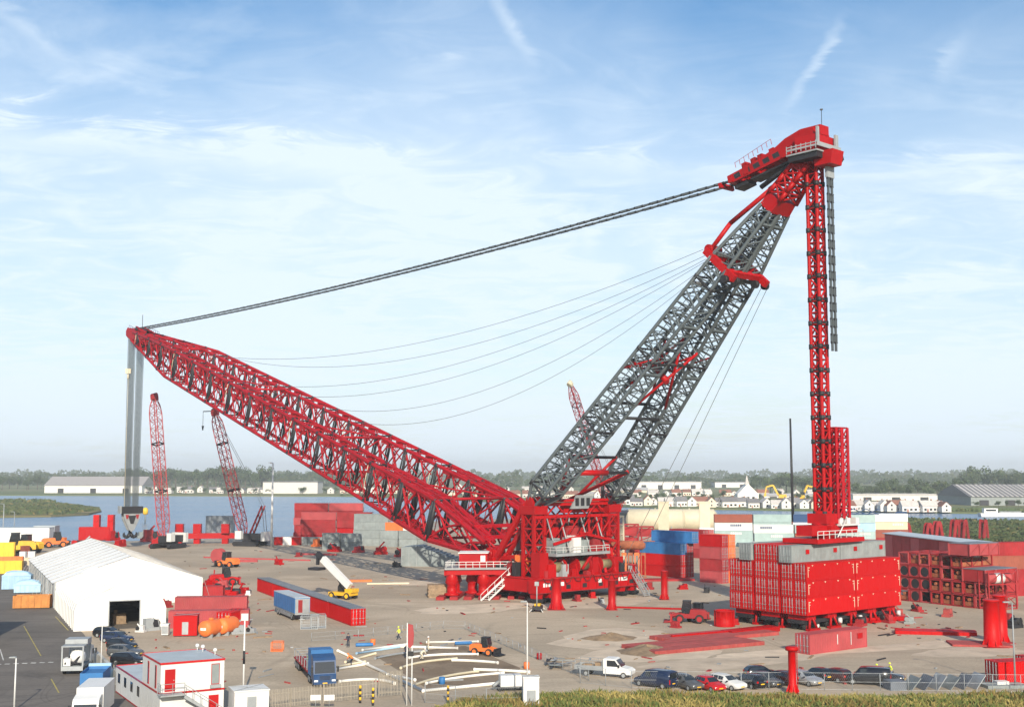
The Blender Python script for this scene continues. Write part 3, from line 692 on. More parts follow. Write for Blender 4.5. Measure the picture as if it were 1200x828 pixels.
def sag(a, b_, dz, n=24): return [lerp(a, b_, i / n) - UP * (4 * dz * (i / n) * (1 - i / n)) for i in range(n + 1)]
for e in (-1, 1):
    chain('pendant_chain', sag(pend0 + LD * e * 1.15, pend1 + LD * e * 1.2, 1.9), .55, crane, ll=1.9)
cpn = MB()
for e in (-1.2, 1.2): cpn.beam(pend1 + LD * e - axis_d * 6, pend1 + LD * e + axis_d * 1.6, .5, .8, nrm)
cp(cpn, 'pendant_socket', RED2)
hang = HT - BD * 2.7 + LD * .7 - UP * .6
for e in (-.35, .65):
    chain('hanging_chain', [hang + LD * e + UP * .2, hang + LD * e - UP * 32.0], .42, crane, ll=1.25)
hs = MB()
for e in (-.35, .65): hs.box(hang + LD * e - UP * 1.6, .5, .95, 3.8, ax=(BD, LD, UP))
cp(hs, 'chain_anchor', LGREY)
# ---- thin guide wires with sag
wr = MB()
w0 = ctr - LD * 4.9 + nr2 * 4.2
for (s_, t, dz, e0) in ((-1, .785, 9, 0), (1, .77, 10, 1.4), (-1, .60, 9, 2.2), (-1, .555, 10, 2.6), (1, .47, 9, 3.6), (1, .40, 9, 4.2)):
    A = bst(s_, t); wr.path(sag(w0 + LD * e0 - ax2 * (e0 * .8), (A[2] + A[3]) / 2, dz, 28), .045, 4)
cp(wr, 'guide_wire', ROPE)
w2 = MB()
for e, a_ in ((4.6, -9), (6.2, -12)):
    w2.path([ctr + LD * e - nr2 * 3.6, CR(a_, 8 + e * .4, 6.0)], .05, 4)
cp(w2, 'rear_wire', ROPE)

# ---- base machine
cr = MB()
for a in (-8.5, 5.5): cr.box(CR(a, 0, 3.1), 2.2, 27, 2.6, ax=(BD, LD, UP))
for s_ in (-11.5, 0, 11.5): cr.box(CR(-1.5, s_, 3.0), 12.0, 2.4, 2.3, ax=(BD, LD, UP))
cr.box(CR(-1.5, 0, 4.36), 15.0, 25, .25, ax=(BD, LD, UP))
for s_ in (-12.5, -9.5, 9.5, 12.5):
    for a in (-8.5, 5.5): cr.prism([(-1.1, 1.9), (1.1, 1.9), (.8, .6), (-.8, .6)], CR(a, s_ - .7, 0), BD, UP, LD * 1.4)
carriage = cp(cr, 'carriage_frame', RED)
for q in range(13):
    m = MB(); s0 = -12.9 + q * 2.15; m.box(CR(-9.66, s0, 3.1), .14, .16, 2.5, ax=(BD, LD, UP)); cp(m, 'web_stiffener', RED, carriage)
    if q % 2 and q < 12: m = MB(); m.box(CR(-9.61, s0 + 1.05, 2.7), .03, 1.1, .8, ax=(BD, LD, UP)); cp(m, 'painted_recess', BLACK, carriage)  # black panels put the shade of recesses on the carriage face
for z_ in (4.32, 1.86):
    m = MB(); m.box(CR(-9.75, 0, z_), .4, 27, .1, ax=(BD, LD, UP)); cp(m, 'flange_plate', REDW, carriage)
m = MB()
for q in range(9): m.sweep([CR(-9.8, -12 + q * 2.6, 4.5), CR(-9.9, -11.4 + q * 2.6, 3.7 - .2 * (q % 3)), CR(-9.9, -10.4 + q * 2.6, 3.6), CR(-9.8, -9.8 + q * 2.6, 4.5)], .07, 5)
cp(m, 'hose_loop', BLACK, carriage)['kind'] = 'stuff'
for s_ in (-12.5, -9.5, 9.5, 12.5):
    for a in (-8.5, 5.5):
        bg_ = MB(); bg_.box(CR(a, s_, .62), 3.6, 1.5, .5, ax=(BD, LD, UP))
        for e in (-1.2, 0, 1.2): bg_.tube(CR(a + e, s_ - .7, .42), CR(a + e, s_ + .7, .42), .36, 10)
        cp(bg_, 'bogie', BLACK, carriage)
# pale lettering plates along the carriage face
for k, s_ in enumerate((-11.6, -10.9, -10.3, -7.0, 3.0, 8.6, 9.4, 10.2)): mk = MB(); mk.box(CR(-9.615, s_, 3.3), .03, .5 if k < 3 else .9, .7, ax=(BD, LD, UP)); cp(mk, 'marking_plate', WHITE, carriage)
for s_ in (-10, 10):                          # lattice posts that carry the mast
    po = MB()
    st = [[CR(LA + x, s_ + y, z) for x, y in ((-1.5, -1.3), (-1.5, 1.3), (1.5, 1.3), (1.5, -1.3))] for z in (4.4, 7.4, 10.4, 13.4, 16.2)]
    for A, B in zip(st[:-1], st[1:]):
        for i in range(4): po.beam(A[i], B[i], .55, .55, BD)
        section(po, A, B, .16, pat='X'); ring4(po, B, .2)
    po.box(CR(LA, s_, 16.9), 4.2, 3.4, 1.6, ax=(BD, LD, UP))
    po.prism([(-1.6, 0), (1.6, 0), (.6, 2.2), (-.6, 2.2)], CR(LA, s_ - 1.2, 17.2), BD, UP, LD * .5); po.prism([(-1.6, 0), (1.6, 0), (.6, 2.2), (-.6, 2.2)], CR(LA, s_ + .7, 17.2), BD, UP, LD * .5)
    cp(po, 'mast_post', RED)
    sr = MB()                                 # raking struts from the boom foot to the post top
    for e in (-1.3, 1.3):
        sr.beam(CR(FA - 1, s_ + e, 6.6), CR(LA + 1.5, s_ + e, 17.3), .7, .9); 
    for q in range(5): sr.tube(lerp(CR(FA - 1, s_ - 1.3, 6.6), CR(LA + 1.5, s_ - 1.3, 17.3), q / 4.4), lerp(CR(FA - 1, s_ + 1.3, 6.6), CR(LA + 1.5, s_ + 1.3, 17.3), (q + .8) / 4.4), .18, 5)
    sr.beam(CR(LA, s_, 8.5), CR(FA, s_, 7.2), .8, .8); sr.box(CR(FA, s_, 6.0), 3.6, 4.6, 3.4, ax=(BD, LD, UP))
    cp(sr, 'raking_strut', RED)
tfm = MB()                                    # top frame between the posts
for a in (-6.4, -3.4):
    for z in (15.6, 17.9): tfm.beam(CR(a, -11.5, z), CR(a, 11.5, z), .55, .55)
    for q in range(8):
        s0 = -11 + q * 22 / 8; s1 = s0 + 22 / 8; tfm.tube(CR(a, s0, 15.6 if q % 2 else 17.9), CR(a, s1, 17.9 if q % 2 else 15.6), .18, 6)
for q in range(9): s0 = -11 + q * 22 / 8; tfm.tube(CR(-6.4, s0, 17.9), CR(-3.4, s0, 17.9), .2, 6)
tfm.box(CR(-4.4, 3, 18.6), 5.0, 14, .5, ax=(BD, LD, UP)); tfm.box(CR(-4.9, 3.0, 17.2), 1.2, 11, 2.0, ax=(BD, LD, UP))
topf = cp(tfm, 'top_frame', RED)
hatch = MB(); hatch.prism([(-3.4, 0), (1.4, 0), (3.0, 2.6), (-1.8, 2.6)], CR(-7.0, 1.2, 17.0), LD, UP, BD * .3)
cp(hatch, 'grating_panel', LGREY, topf)
hb2 = MB()
for q in range(3): hb2.box(CR(-7.06, -.5 + q * 1.5, 18.3), .06, .9, 1.5, ax=(BD, LD, UP))
cp(hb2, 'grating_opening', BLACK, topf)
rk = MB()
for e in (-7.0, 7.0):                         # red raking shores up to the grey legs
    rk.tube(CR(-2, e * .3, 18.6), lst(-1 if e < 0 else 1, .135)[1 if e < 0 else 0], .38, 7); rk.tube(CR(-3.5, e * .3, 18.6), lst(-1 if e < 0 else 1, .135)[2 if e < 0 else 3], .3, 7)
cp(rk, 'mast_shore', RED)
# suspended machinery deck
md = MB(); md.box(CR(-5.5, -1.5, 8.6), 8.5, 14.5, .5, ax=(BD, LD, UP)); deck = cp(md, 'machinery_deck', LGREY)
for s_, w_, a_, d_, h_, m_ in ((-6.6, 3.2, -6.5, 4, 2.4, MGREY), (-2.9, 2.0, -8.0, 3, 2.8, WHITE), (.2, 2.8, -6.2, 4, 2.2, MGREY), (3.5, 2.0, -6.4, 4, 2.6, REDW), (-5, 4, -3.2, 3, 4.6, RED), (1.5, 5, -3.0, 3, 4.4, REDW)):
    mb = MB(); mb.box(CR(a_, s_, 8.87 + h_ / 2), d_, w_, h_, ax=(BD, LD, UP)); mb.box(CR(a_, s_, 8.9 + h_ + .16), d_ * .6, w_ * .5, .3, ax=(BD, LD, UP))
    for e in range(3): mb.box(CR(a_ - d_ / 2 - .03, s_ - w_ * .3 + e * w_ * .3, 8.87 + h_ * .55), .05, w_ * .18, h_ * .7, ax=(BD, LD, UP))
    cp(mb, 'power_unit', m_, deck)
def railing(mb, pts, h=1.1, step=1.6, r=.05):
    for p, q in zip(pts[:-1], pts[1:]):
        nn = max(1, int((q - p).length / step))
        for i in range(nn + 1): a = lerp(p, q, i / nn); mb.tube(a, a + UP * h, r, 4, cap=False)
        for hh in (h, h * .55): mb.tube(p + UP * hh, q + UP * hh, r, 4, cap=False)
rg_ = MB(); railing(rg_, [CR(-9.7, -8.6, 8.9), CR(-9.7, 5.6, 8.9), CR(-1.4, 5.6, 8.9)]); railing(rg_, [CR(-1.4, -8.6, 8.9), CR(-9.7, -8.6, 8.9)])
cp(rg_, 'deck_railing', WHITE, deck)
hg = MB()
for s_ in (-8, -4.5, 1.0, 5.2):
    for a in (-9.2, -2.0): hg.tube(CR(a, s_, 8.8), CR(-6.4 if a < -5 else -3.4, s_, 15.6), .14, 5)
cp(hg, 'deck_hanger', LGREY, deck)
# winches
for k, (a, s_) in enumerate(((-7.6, -6.8), (-7.6, -.2), (-7.6, 6.0), (-4.0, -3.2), (-4.0, 3.4))):
    zc = 6.2 + (.9 if a > -5 else 0)
    dr = MB(); dr.tube(CR(a, s_ - 1.5, zc), CR(a, s_ + 1.5, zc), .95, 16); wd_ = cp(dr, 'winch_drum', DRUM)
    fl = MB()
    for e in (-1.6, 1.6): fl.lathe([(1.55, -.09), (1.55, .09)], CR(a, s_ + e, zc), 20, LD); fl.lathe([(.5, -.3), (.5, .3)], CR(a, s_ + e * 1.12, zc), 12, LD)
    for e in (-1.95, 1.95): fl.prism([(-1.5, 0), (1.5, 0), (.7, zc - 4.0), (-.7, zc - 4.0)], CR(a, s_ + e - .12, 4.49), BD, UP, LD * .24)
    cp(fl, 'drum_flange', RED, wd_)
for a, s_, d_, w_, h_ in ((-7.3, -10.6, 2.4, 2.2, 4.6), (-7.6, 2.9, 2.0, 1.6, 4.4), (-4.2, 0.2, 2.2, 2.2, 5.2), (-7.2, 9.6, 2.2, 2.6, 3.0), (2.4, -2, 4, 8, 2.2), (2.2, 7, 4, 5, 2.6)):
    misc = MB(); misc.box(CR(a, s_, 4.49 + h_ / 2), d_, w_, h_, ax=(BD, LD, UP)); cp(misc, 'winch_frame', RED)
misc = MB()
misc.beam(CR(-7.4, 2.9, 8.6), CR(-7.2, 10.4, 6.2), .8, .9)
misc.tube(CR(-8.8, -1.0, 5.6), CR(-8.8, 1.8, 8.4), .3, 8)
cp(misc, 'winch_guard', RED)
oc = MB(); oc.box(CR(-2.0, -8.6, 6.9), 3.2, 4.2, 2.8, ax=(BD, LD, UP)); 
for e in range(5): oc.box(CR(-2.0, -10.75, 6.9) + BD * (-1.2 + e * .6), .4, .08, 2.4, ax=(BD, LD, UP))
cp(oc, 'hydraulic_cabinet', ORNG)
# dense small machinery on and between the frames
rc = random.Random(17)
for k in range(80):
    a = rc.uniform(-8.6, 5); s_ = rc.uniform(-11.5, 11.5); z = rc.choice((4.5, 4.5, 8.9)) if a > -9 else 4.5; m = MB()
    if z > 8 and abs(s_) > 8: z = 4.5
    h_ = rc.uniform(.7, 2.6); m.box(CR(a, s_, z + h_ / 2), rc.uniform(.4, 1.6), rc.uniform(.4, 2.0), h_, ax=(BD, LD, UP)); m.tube(CR(a, s_, z + h_), CR(a + rc.uniform(-.5, .5), s_ + rc.uniform(-1.5, 1.5), z + h_ + rc.uniform(.2, .9)), .09, 5)
    cp(m, 'valve_block', rc.choice((RED, REDW, REDW, BLACK, BLACK, LGREY)))
for k in range(26):
    p = CR(rc.uniform(-8, 4), rc.uniform(-11, 11), rc.uniform(4.6, 15)); q = p + LD * rc.uniform(-5, 5) + UP * rc.uniform(-2, 3) + BD * rc.uniform(-2, 2); q.z = max(4.6, q.z)
    m = MB(); m.tube(p, q, rc.uniform(.07, .2), 6); cp(m, 'hydraulic_line', rc.choice((RED, REDW, BLACK, BLACK, LGREY)))
for s_, w_, h_ in ((-6.5, 5, 5.0), (0, 6, 5.6), (6.4, 5.2, 6.2)):
    m = MB(); m.box(CR(-1.2, s_, 9.4 + h_ / 2), 2.4, w_, h_, ax=(BD, LD, UP)); cp(m, 'winch_house', REDW)
    m = MB()
    for e in range(4): m.box(CR(-2.45, s_ - w_ * .36 + e * w_ * .24, 9.4 + h_ * .5), .06, w_ * .14, h_ * .7, ax=(BD, LD, UP))
    cp(m, 'louvre', BLACK)
for s_ in (-7, -3.5, 3.5, 7):
    m = MB(); m.tube(CR(-6.2, s_, 4.5), CR(-6.2, s_, 15.4), .22, 6); m.tube(CR(-6.2, s_, 10), CR(-3.4, s_ + 2.4, 15.4), .18, 6); cp(m, 'deck_prop', RED)
for s_ in (5.8, 8.4): m = MB(); m.beam(CR(-8.4, s_, 4.5), CR(-3.2, s_ + 2.5, 15), .5, .7); cp(m, 'raking_prop', RED)
# heel trusses that tie the two boom feet to the carriage
for a, z0, z1 in ((FA + .2, 5.2, 9.4), (FA + 3.4, 6.4, 11.2), (FA + 7.0, 9.0, 13.2)):
    m = MB()
    for z in (z0, z1): m.beam(CR(a, -10, z), CR(a, 10, z), .7, .7)
    for q in range(8):
        s0 = -10 + q * 2.5; m.tube(CR(a, s0, z0 if q % 2 else z1), CR(a, s0 + 2.5, z1 if q % 2 else z0), .2, 6)
    cp(m, 'heel_truss', RED2)
for s_ in (-10, -5, 0, 5, 10):
    m = MB(); m.beam(CR(FA - .5, s_, 5.2), CR(FA + 7.0, s_, 9.0), .6, .7); m.tube(CR(FA + .2, s_, 9.4), CR(FA + 7, s_, 13.2), .25, 6); m.tube(CR(FA - 3, s_, 4.6), CR(FA + 3.4, s_, 11.2), .22, 6); cp(m, 'heel_strut', RED2)
for q in range(6):                            # cross bracing high between the posts
    m = MB(); s0 = -9 + q * 3.0; m.tube(CR(-2.6, s0, 9.2 if q % 2 else 15.6), CR(-2.6, s0 + 3.0, 15.6 if q % 2 else 9.2), .24, 6); m.tube(CR(-7.2, s0, 12.2), CR(-7.2, s0 + 3.0, 15.6), .16, 6); cp(m, 'post_brace', RED)
for s_ in (-8.4, 8.4):
    m = MB(); m.tube(CR(-6.4, s_, 12.4), CR(-6.4, s_, 4.5), .3, 6); m.beam(CR(-8.6, s_, 4.5), CR(-3.6, s_ * .6, 12.0), .5, .6); m.beam(CR(-8.8, s_, 10.6), CR(-8.8, -s_ * .2, 12.6), .35, .5); cp(m, 'side_frame', RED)
# operator platform to the near side of the boom foot, on four splayed legs
def OPX(u, v, z): return CR(FA, -10, 0) + Vector((-u, -0.1 * u, 0)) + Vector((0.1 * v, v, 0)) + UP * z
opl = MB(); opl.hexa([OPX(-4, -4.6, 5.5), OPX(9.2, -4.6, 5.5), OPX(9.2, 2.0, 5.5), OPX(-4, 2.0, 5.5)], [OPX(-4, -4.6, 5.85), OPX(9.2, -4.6, 5.85), OPX(9.2, 2.0, 5.85), OPX(-4, 2.0, 5.85)])
op = cp(opl, 'operator_platform', LGREY)
cbx = MB(); a_, b_ = OPX(1.0, -3.4, 5.86), OPX(6.6, -.6, 5.86)
cbx.hexa([OPX(1.2, -3.6, 5.86), OPX(6.6, -3.6, 5.86), OPX(6.6, -.8, 5.86), OPX(1.2, -.8, 5.86)], [OPX(1.2, -3.6, 8.4), OPX(6.6, -3.6, 8.4), OPX(6.6, -.8, 8.6), OPX(1.2, -.8, 8.6)])
cab = cp(cbx, 'operator_cabin', RED, op)
cwn = MB()
cwn.mt(0).hexa([OPX(1.0, -3.8, 8.52), OPX(6.8, -3.8, 8.52), OPX(6.8, -.6, 8.72), OPX(1.0, -.6, 8.72)], [OPX(1.0, -3.8, 8.66), OPX(6.8, -3.8, 8.66), OPX(6.8, -.6, 8.86), OPX(1.0, -.6, 8.86)])
cwn.hexa([OPX(1.6, -3.63, 6.9), OPX(2.5, -3.63, 6.9), OPX(2.5, -3.6, 6.9), OPX(1.6, -3.6, 6.9)], [OPX(1.6, -3.63, 8.1), OPX(2.5, -3.63, 8.1), OPX(2.5, -3.6, 8.1), OPX(1.6, -3.6, 8.1)])
cp(cwn, 'cabin_roof', WHITE, op)
orl = MB(); railing(orl, [OPX(-4, -4.5, 5.86), OPX(9.1, -4.5, 5.86), OPX(9.1, 1.9, 5.86)], step=1.3, r=.06); cp(orl, 'platform_railing', WHITE, op)
olg = MB()
for u, v in ((8.0, -3.2), (8.0, 1), (2.0, -3.2), (4.6, .6), (-2.6, .6)):
    olg.lathe([(1.5, .62), (1.5, 1.0), (.95, 1.1), (.95, 2.6), (1.35, 3.0), (1.0, 4.6), (.6, 5.5)], OPX(u, v, 0), 14)
olg.beam(OPX(9, 1.4, 5.0), OPX(9, -4, 5.0), .8, 1.2); olg.beam(OPX(9, -3.8, 5.0), OPX(-4, -3.8, 5.0), .8, 1.0)
for u in (8.9, -3.6): olg.beam(OPX(u, 1.6, .6), OPX(u, 1.6, 5.2), 1.0, .9, BD)
cp(olg, 'platform_leg', RED, op)
rlt = MB()
for u in (-5.6, -3.6, -.6, 1.8, 4.6, 7.2, 9.8): rlt.beam(OPX(u, -6.4, .32), OPX(u, 5.0, .32), 1.5 if u > -2 else 1.2, .6)
cp(rlt, 'ground_mat', REDW, op)
def stairs(name, p, q, wd, side, m, parent):
    mb = MB(); nn = 14
    for e in (-.5, .5):
        mb.beam(p + side * wd * e, q + side * wd * e, .1, .32); mb.tube(p + side * wd * e + UP * 1.05, q + side * wd * e + UP * 1.05, .06, 4)
        for i in range(6): a = lerp(p, q, i / 5) + side * wd * e; mb.tube(a, a + UP * 1.05, .05, 4)
    for i in range(nn): a = lerp(p, q, (i + .5) / nn); mb.box(a, .3, wd, .06, ax=(Vector((q - p).xy.to_3d()).normalized(), side, UP))
    return cp(mb, name, m, parent)
stairs('staircase', OPX(-2.5, -8.6, .1) + Vector((-3.6, 0, 0)), OPX(-5.0, -4.6, 5.8), 1.6, Vector((.9, .4, 0)).normalized(), WHITE, crane)
stairs('staircase', CR(-13.6, 12.0, .1), CR(-9.4, 12.6, 4.4), 1.4, LD, LGREY, crane)
lc = MB(); q0 = OPX(-5.2, -5.0, 5.9); railing(lc, [q0, q0 + Vector((3.2, .3, 0)), q0 + Vector((3.0, 3.0, 0))], 1.2, 1.1, .07); lc.box(q0 + Vector((1.6, 1.6, -.15)), 3.6, 3.2, .25); lc.beam(q0 + Vector((3.2, .4, -1.6)), q0 + Vector((3.2, .4, .4)), .3, .3, BD)
cp(lc, 'stair_landing', WHITE)

# ---- vertical back tower standing on the ballast
BC = CR(-60.9, HS + .4, 0)                          # ballast centre
TWX = BC + BD * .4
TZ0, TZ1 = 17.2, HZ - 1.2
tw = MB(); hw = .88
def twst(z): return [TWX + BD * x * hw + LD * y * hw + UP * z for x, y in ((-1, -1), (-1, 1), (1, 1), (1, -1))]
nsec = 15; zs = [lerp(TZ0, TZ1, i / (nsec * 2)) for i in range(nsec * 2 + 1)]
for A, B in zip([twst(z) for z in zs[:-1]], [twst(z) for z in zs[1:]]):
    for i in range(4): tw.tube(A[i], B[i], .30, 8, cap=False)
    ring4(tw, B, .14)
tower = cp(tw, 'back_tower', RED)
for k in range(nsec):
    mb = MB(); A, M_, B = twst(zs[2 * k]), twst(zs[2 * k + 1]), twst(zs[2 * k + 2])
    section(mb, A, M_, .16, pat='Z'); section(mb, M_, B, .16, pat='S')
    cp(mb, 'lattice_section', RED, tower)
    jb = MB(); mz = zs[2 * k] + .2; A = twst(mz)
    for i in range(4): jb.tube(A[i] - UP * .38, A[i] + UP * .38, .40, 8)
    for i in range(4): jb.tube(A[i], A[(i + 1) % 4], .17, 6); 
    cp(jb, 'tower_collar', BLACK, tower)
ib = MB()
for e in (-.35, .35): ib.tube(TWX + LD * e + UP * TZ0, TWX + LD * e + UP * TZ1, .12, 5)
cp(ib, 'tension_bar', BLACK, tower)
tb = MB(); tb.lathe([(1.9, TZ0 - 3.6), (1.9, TZ0 - 1.2), (1.4, TZ0 - .8), (1.4, TZ0 + .6)], TWX, 16)
tb.box(TWX + UP * (TZ0 - .6), 3.6, 3.6, 1.6, ax=(BD, LD, UP))
tb.box(TWX + LD * 2.5 - BD * 1.2 + UP * 14.9, 2.2, 7.5, 1.3, ax=(BD, LD, UP)); tb.box(TWX + UP * 13.25, 6.6, 13.0, .7, ax=(BD, LD, UP)); tb.box(TWX - LD * 3.0 + UP * 14.8, 3, 4.6, 1.6, ax=(BD, LD, UP))
cp(tb, 'tower_foot', RED, tower)
trl = MB(); railing(trl, [TWX - BD * 3.2 - LD * 6.3 + UP * 13.6, TWX - BD * 3.2 + LD * 6.3 + UP * 13.6, TWX + BD * 3.2 + LD * 6.3 + UP * 13.6], 1.2, 1.5, .06)
trl.tube(TWX - BD * 3.6 - LD * 1.5 + UP * 13.8, TWX - BD * 3 + LD * 2.0 + UP * 16.6, .1, 5); trl.box(TWX - BD * 2.6 + LD * 3.2 + UP * 15.6, .7, 5.5, .25, ax=(BD, LD, UP))
for e in (2, 4, 6.5): trl.box(TWX + LD * e - BD * 1.5 + UP * 16.1, 1.2, .9, 1.1, ax=(BD, LD, UP))
cp(trl, 'foot_railing', WHITE, tower)
mag = MB()                                    # spare tower sections stored upright beside the tower
for (x, y) in ((-.9, 2.2), (1.3, 2.2), (-.9, 3.9), (1.3, 3.9)):
    o_ = TWX + BD * x + LD * y
    st = [[o_ + BD * a * .95 + LD * c * .75 + UP * z for a, c in ((-1, -1), (-1, 1), (1, 1), (1, -1))] for z in [lerp(16.6, 31.2, i / 9) for i in range(10)]]
    for A, B in zip(st[:-1], st[1:]):
        for i in range(4): mag.tube(A[i], B[i], .27, 6, cap=False)
        section(mag, A, B, .13, pat='Z'); ring4(mag, B, .13)
cp(mag, 'spare_section', RED2, tower)
# ------------------------------------------------------------ containers
def container_proto(name, L, flat=False, m=None, detail=True):
    W, H = 2.44, 2.58; mb = MB(); hx, hy = L / 2, W / 2
    def corr(p0, u, length, nrm_, z0, z1, n):
        # folded sheet: proud and recessed strips
        step = length / n; b = len(mb.v)
        for i in range(n + 1):
            for k, (off, dd) in enumerate(((0.0, 0.0), (0.25, -0.045), (0.5, -0.045), (0.75, 0.0))):
                if i == n and k: break
                p = p0 + u * (step * (i + off)) + nrm_ * dd
                mb.v.append(p + UP * z0); mb.v.append(p + UP * z1)
        for i in range(b, len(mb.v) - 2, 2): mb.face((i, i + 2, i + 3, i + 1))
    X, Y = Vector((1, 0, 0)), Vector((0, 1, 0))
    # frame
    for sx in (-1, 1):
        for sy in (-1, 1):
            mb.b0(sx * hx - (.16 if sx > 0 else 0), sx * hx + (.16 if sx < 0 else 0), sy * hy - (.16 if sy > 0 else 0), sy * hy + (.16 if sy < 0 else 0), 0, H)
            mb.b0(sx * hx - (.2 if sx > 0 else .012), sx * hx + (.2 if sx < 0 else .012), sy * hy - (.18 if sy > 0 else .012), sy * hy + (.18 if sy < 0 else .012), H - .12, H + .008)
    for sy in (-1, 1):
        mb.b0(-hx + .16, hx - .16, sy * hy - (.1 if sy > 0 else 0), sy * hy + (.1 if sy < 0 else 0), 0, .16)
        mb.b0(-hx + .16, hx - .16, sy * hy - (.1 if sy > 0 else 0), sy * hy + (.1 if sy < 0 else 0), H - .12, H)
    for sx in (-1, 1):
        mb.b0(sx * hx - (.1 if sx > 0 else 0), sx * hx + (.1 if sx < 0 else 0), -hy + .16, hy - .16, 0, .16)
        mb.b0(sx * hx - (.1 if sx > 0 else 0), sx * hx + (.1 if sx < 0 else 0), -hy + .16, hy - .16, H - .12, H)
    n = int(L / (0.35 if not flat else 3.0))
    if flat:
        for sy in (-1, 1):
            k = 4
            for i in range(k):
                x0 = -hx + .17 + (L - .34) * i / k; x1 = -hx + .17 + (L - .34) * (i + 1) / k - .02
                mb.b0(x0, x1, sy * (hy - .02) - .02, sy * (hy - .02) + .015, .17, H - .13)
    else:
        corr(Vector((-hx + .16, -hy + .03, 0)), X, L - .32, -Y * -1 * -1, .16, H - .12, n)
        corr(Vector((hx - .16, hy - .03, 0)), -X, L - .32, Y, .16, H - .12, n)
    corr(Vector((hx - .03, -hy + .16, 0)), Y, W - .32, X, .16, H - .12, 6)
    mb.b0(-hx + .1, hx - .1, -hy + .1, hy - .1, H - .09, H - .03); mb.b0(-hx + .1, hx - .1, -hy + .1, hy - .1, .03, .12)
    for i in range(int(L / .6)):
        x = -hx + .3 + i * .6; mb.b0(x, x + .3, -hy + .14, hy - .14, H - .03, H - .005)
    o = mb.build(name, m)
    if detail:
        for sy in (-1, 1):
            d = MB(); d.b0(-hx + .02, -hx + .08, min(.02 * sy, sy * (hy - .17)), max(.02 * sy, sy * (hy - .17)), .18, H - .14)
            for k in range(4): zz = .45 + k * .55; d.b0(-hx - .005, -hx + .02, min(.1 * sy, sy * (hy - .25)), max(.1 * sy, sy * (hy - .25)), zz, zz + .06)
            dd = d.build('door', m, o)
            r = MB()
            for y in (.3, .82): r.tube((-hx - .03, sy * y, .1), (-hx - .03, sy * y, H - .06), .035, 5); r.b0(-hx - .06, -hx - .02, sy * y - .18, sy * y + .18, 1.05, 1.13)
            for y in (.3, .82):
                for zz in (.4, 2.1): r.b0(-hx - .055, -hx - .0, sy * y - .09, sy * y + .09, zz, zz + .12)
            r.build('lock_rod', LGREY, dd)
    return o
C_RED = container_proto('ballast_container', 12.19, True, REDP)
mkp = MB()
for x in (-4.6, -1.6, 1.6, 4.6):
    for sy in (-1, 1):
        y0, y1 = sorted((sy * 1.237, sy * 1.245)); mkp.b0(x - .18, x + .18, y0, y1, 2.26, 2.34); mkp.b0(x - .04, x + .04, y0, y1, 2.12, 2.26)
for x in (-5.7, 5.72):
    for sy in (-1, 1):
        y0, y1 = sorted((sy * 1.237, sy * 1.245))
        mkp.b0(x - .06, x + .06, y0, y1, .55, 2.1); mkp.b0(x + (.1 if x < 0 else -.4), x + (.4 if x < 0 else -.1), y0, y1, 1.95, 2.05); mkp.b0(x + (.1 if x < 0 else -.35), x + (.35 if x < 0 else -.1), y0, y1, 1.55, 1.63)
mkp.build('stencil_mark', CREAM, C_RED)['kind'] = 'stuff'
lbl = MB(); lbl.b0(-6.115, -6.105, -.95, -.5, 1.4, 2.2); lbl.build('data_panel', PINK, C_RED); lbl = MB(); lbl.b0(-6.115, -6.105, .35, .95, 1.6, 2.2); lbl.build('data_panel', PINK, C_RED)
C_40 = container_proto('shipping_container', 12.19, False, MGREY)
C_20 = container_proto('shipping_container', 6.06, False, MGREY)
FIRST = {}
def put_ct(proto, x, y, z, rz, m, label, group=None, base=None):
    o = dup(proto, (x, y, z), rz, label, group, swap=[(base or MGREY, m)] if m is not (base or MGREY) else None)
    o['category'] = 'container'
    return o
# ballast stack
BA = R(38.5); BL = Vector((math.cos(BA), math.sin(BA), 0)); BN = Vector((-math.sin(BA), math.cos(BA), 0))
BCEN = Vector((49.7, 197.4, 0)); BZ0 = 2.35
def bcol(j): return -7.45 + 1.22 + j * 2.46 + (j // 2) * .30
gB = 'red containers of the ballast stack'
rb = random.Random(5)
for j in range(6):
    rows = 4 if j in (2, 3) else 3
    for k in range(rows):
        for e in (-1, 1):
            p = BCEN + BN * (bcol(j) + rb.uniform(-.03, .03)) + BL * (e * 6.16 + rb.uniform(-.05, .05)) + UP * (BZ0 + k * 2.6)
            side = 'near' if e < 0 else 'far'
            o = put_ct(C_RED, p.x, p.y, p.z, BA + rb.uniform(-.002, .002), REDP, '', gB, REDP)
            o['label'] = 'red ballast container, %s row, %s column from the lone faded container, %s' % (['bottom', 'second', 'third', 'raised top'][k], ['first', 'second', 'third', 'fourth', 'fifth', 'sixth'][j], 'doors outward' if e < 0 else 'rack side'); o['group'] = gB
for j in (1, 4):
    for e in (-1, 1):
        p = BCEN + BN * bcol(j) + BL * (e * 6.16 - .4) + UP * (BZ0 + 3 * 2.6)
        o = put_ct(C_40, p.x, p.y, p.z, BA, MGREY, 'grey corrugated container on the red ballast stack, %s, %s' % ('side of the lone faded container' if j == 1 else 'side of the blue containers', 'doors outward' if e < 0 else 'rack end'), 'grey containers on the ballast stack')
        for x in (-2.6, 4.4): d = MB(); d.b0(x, x + .9, -1.25, -1.235, 1.2, 1.9); d.build('logo_plate', RED, o)
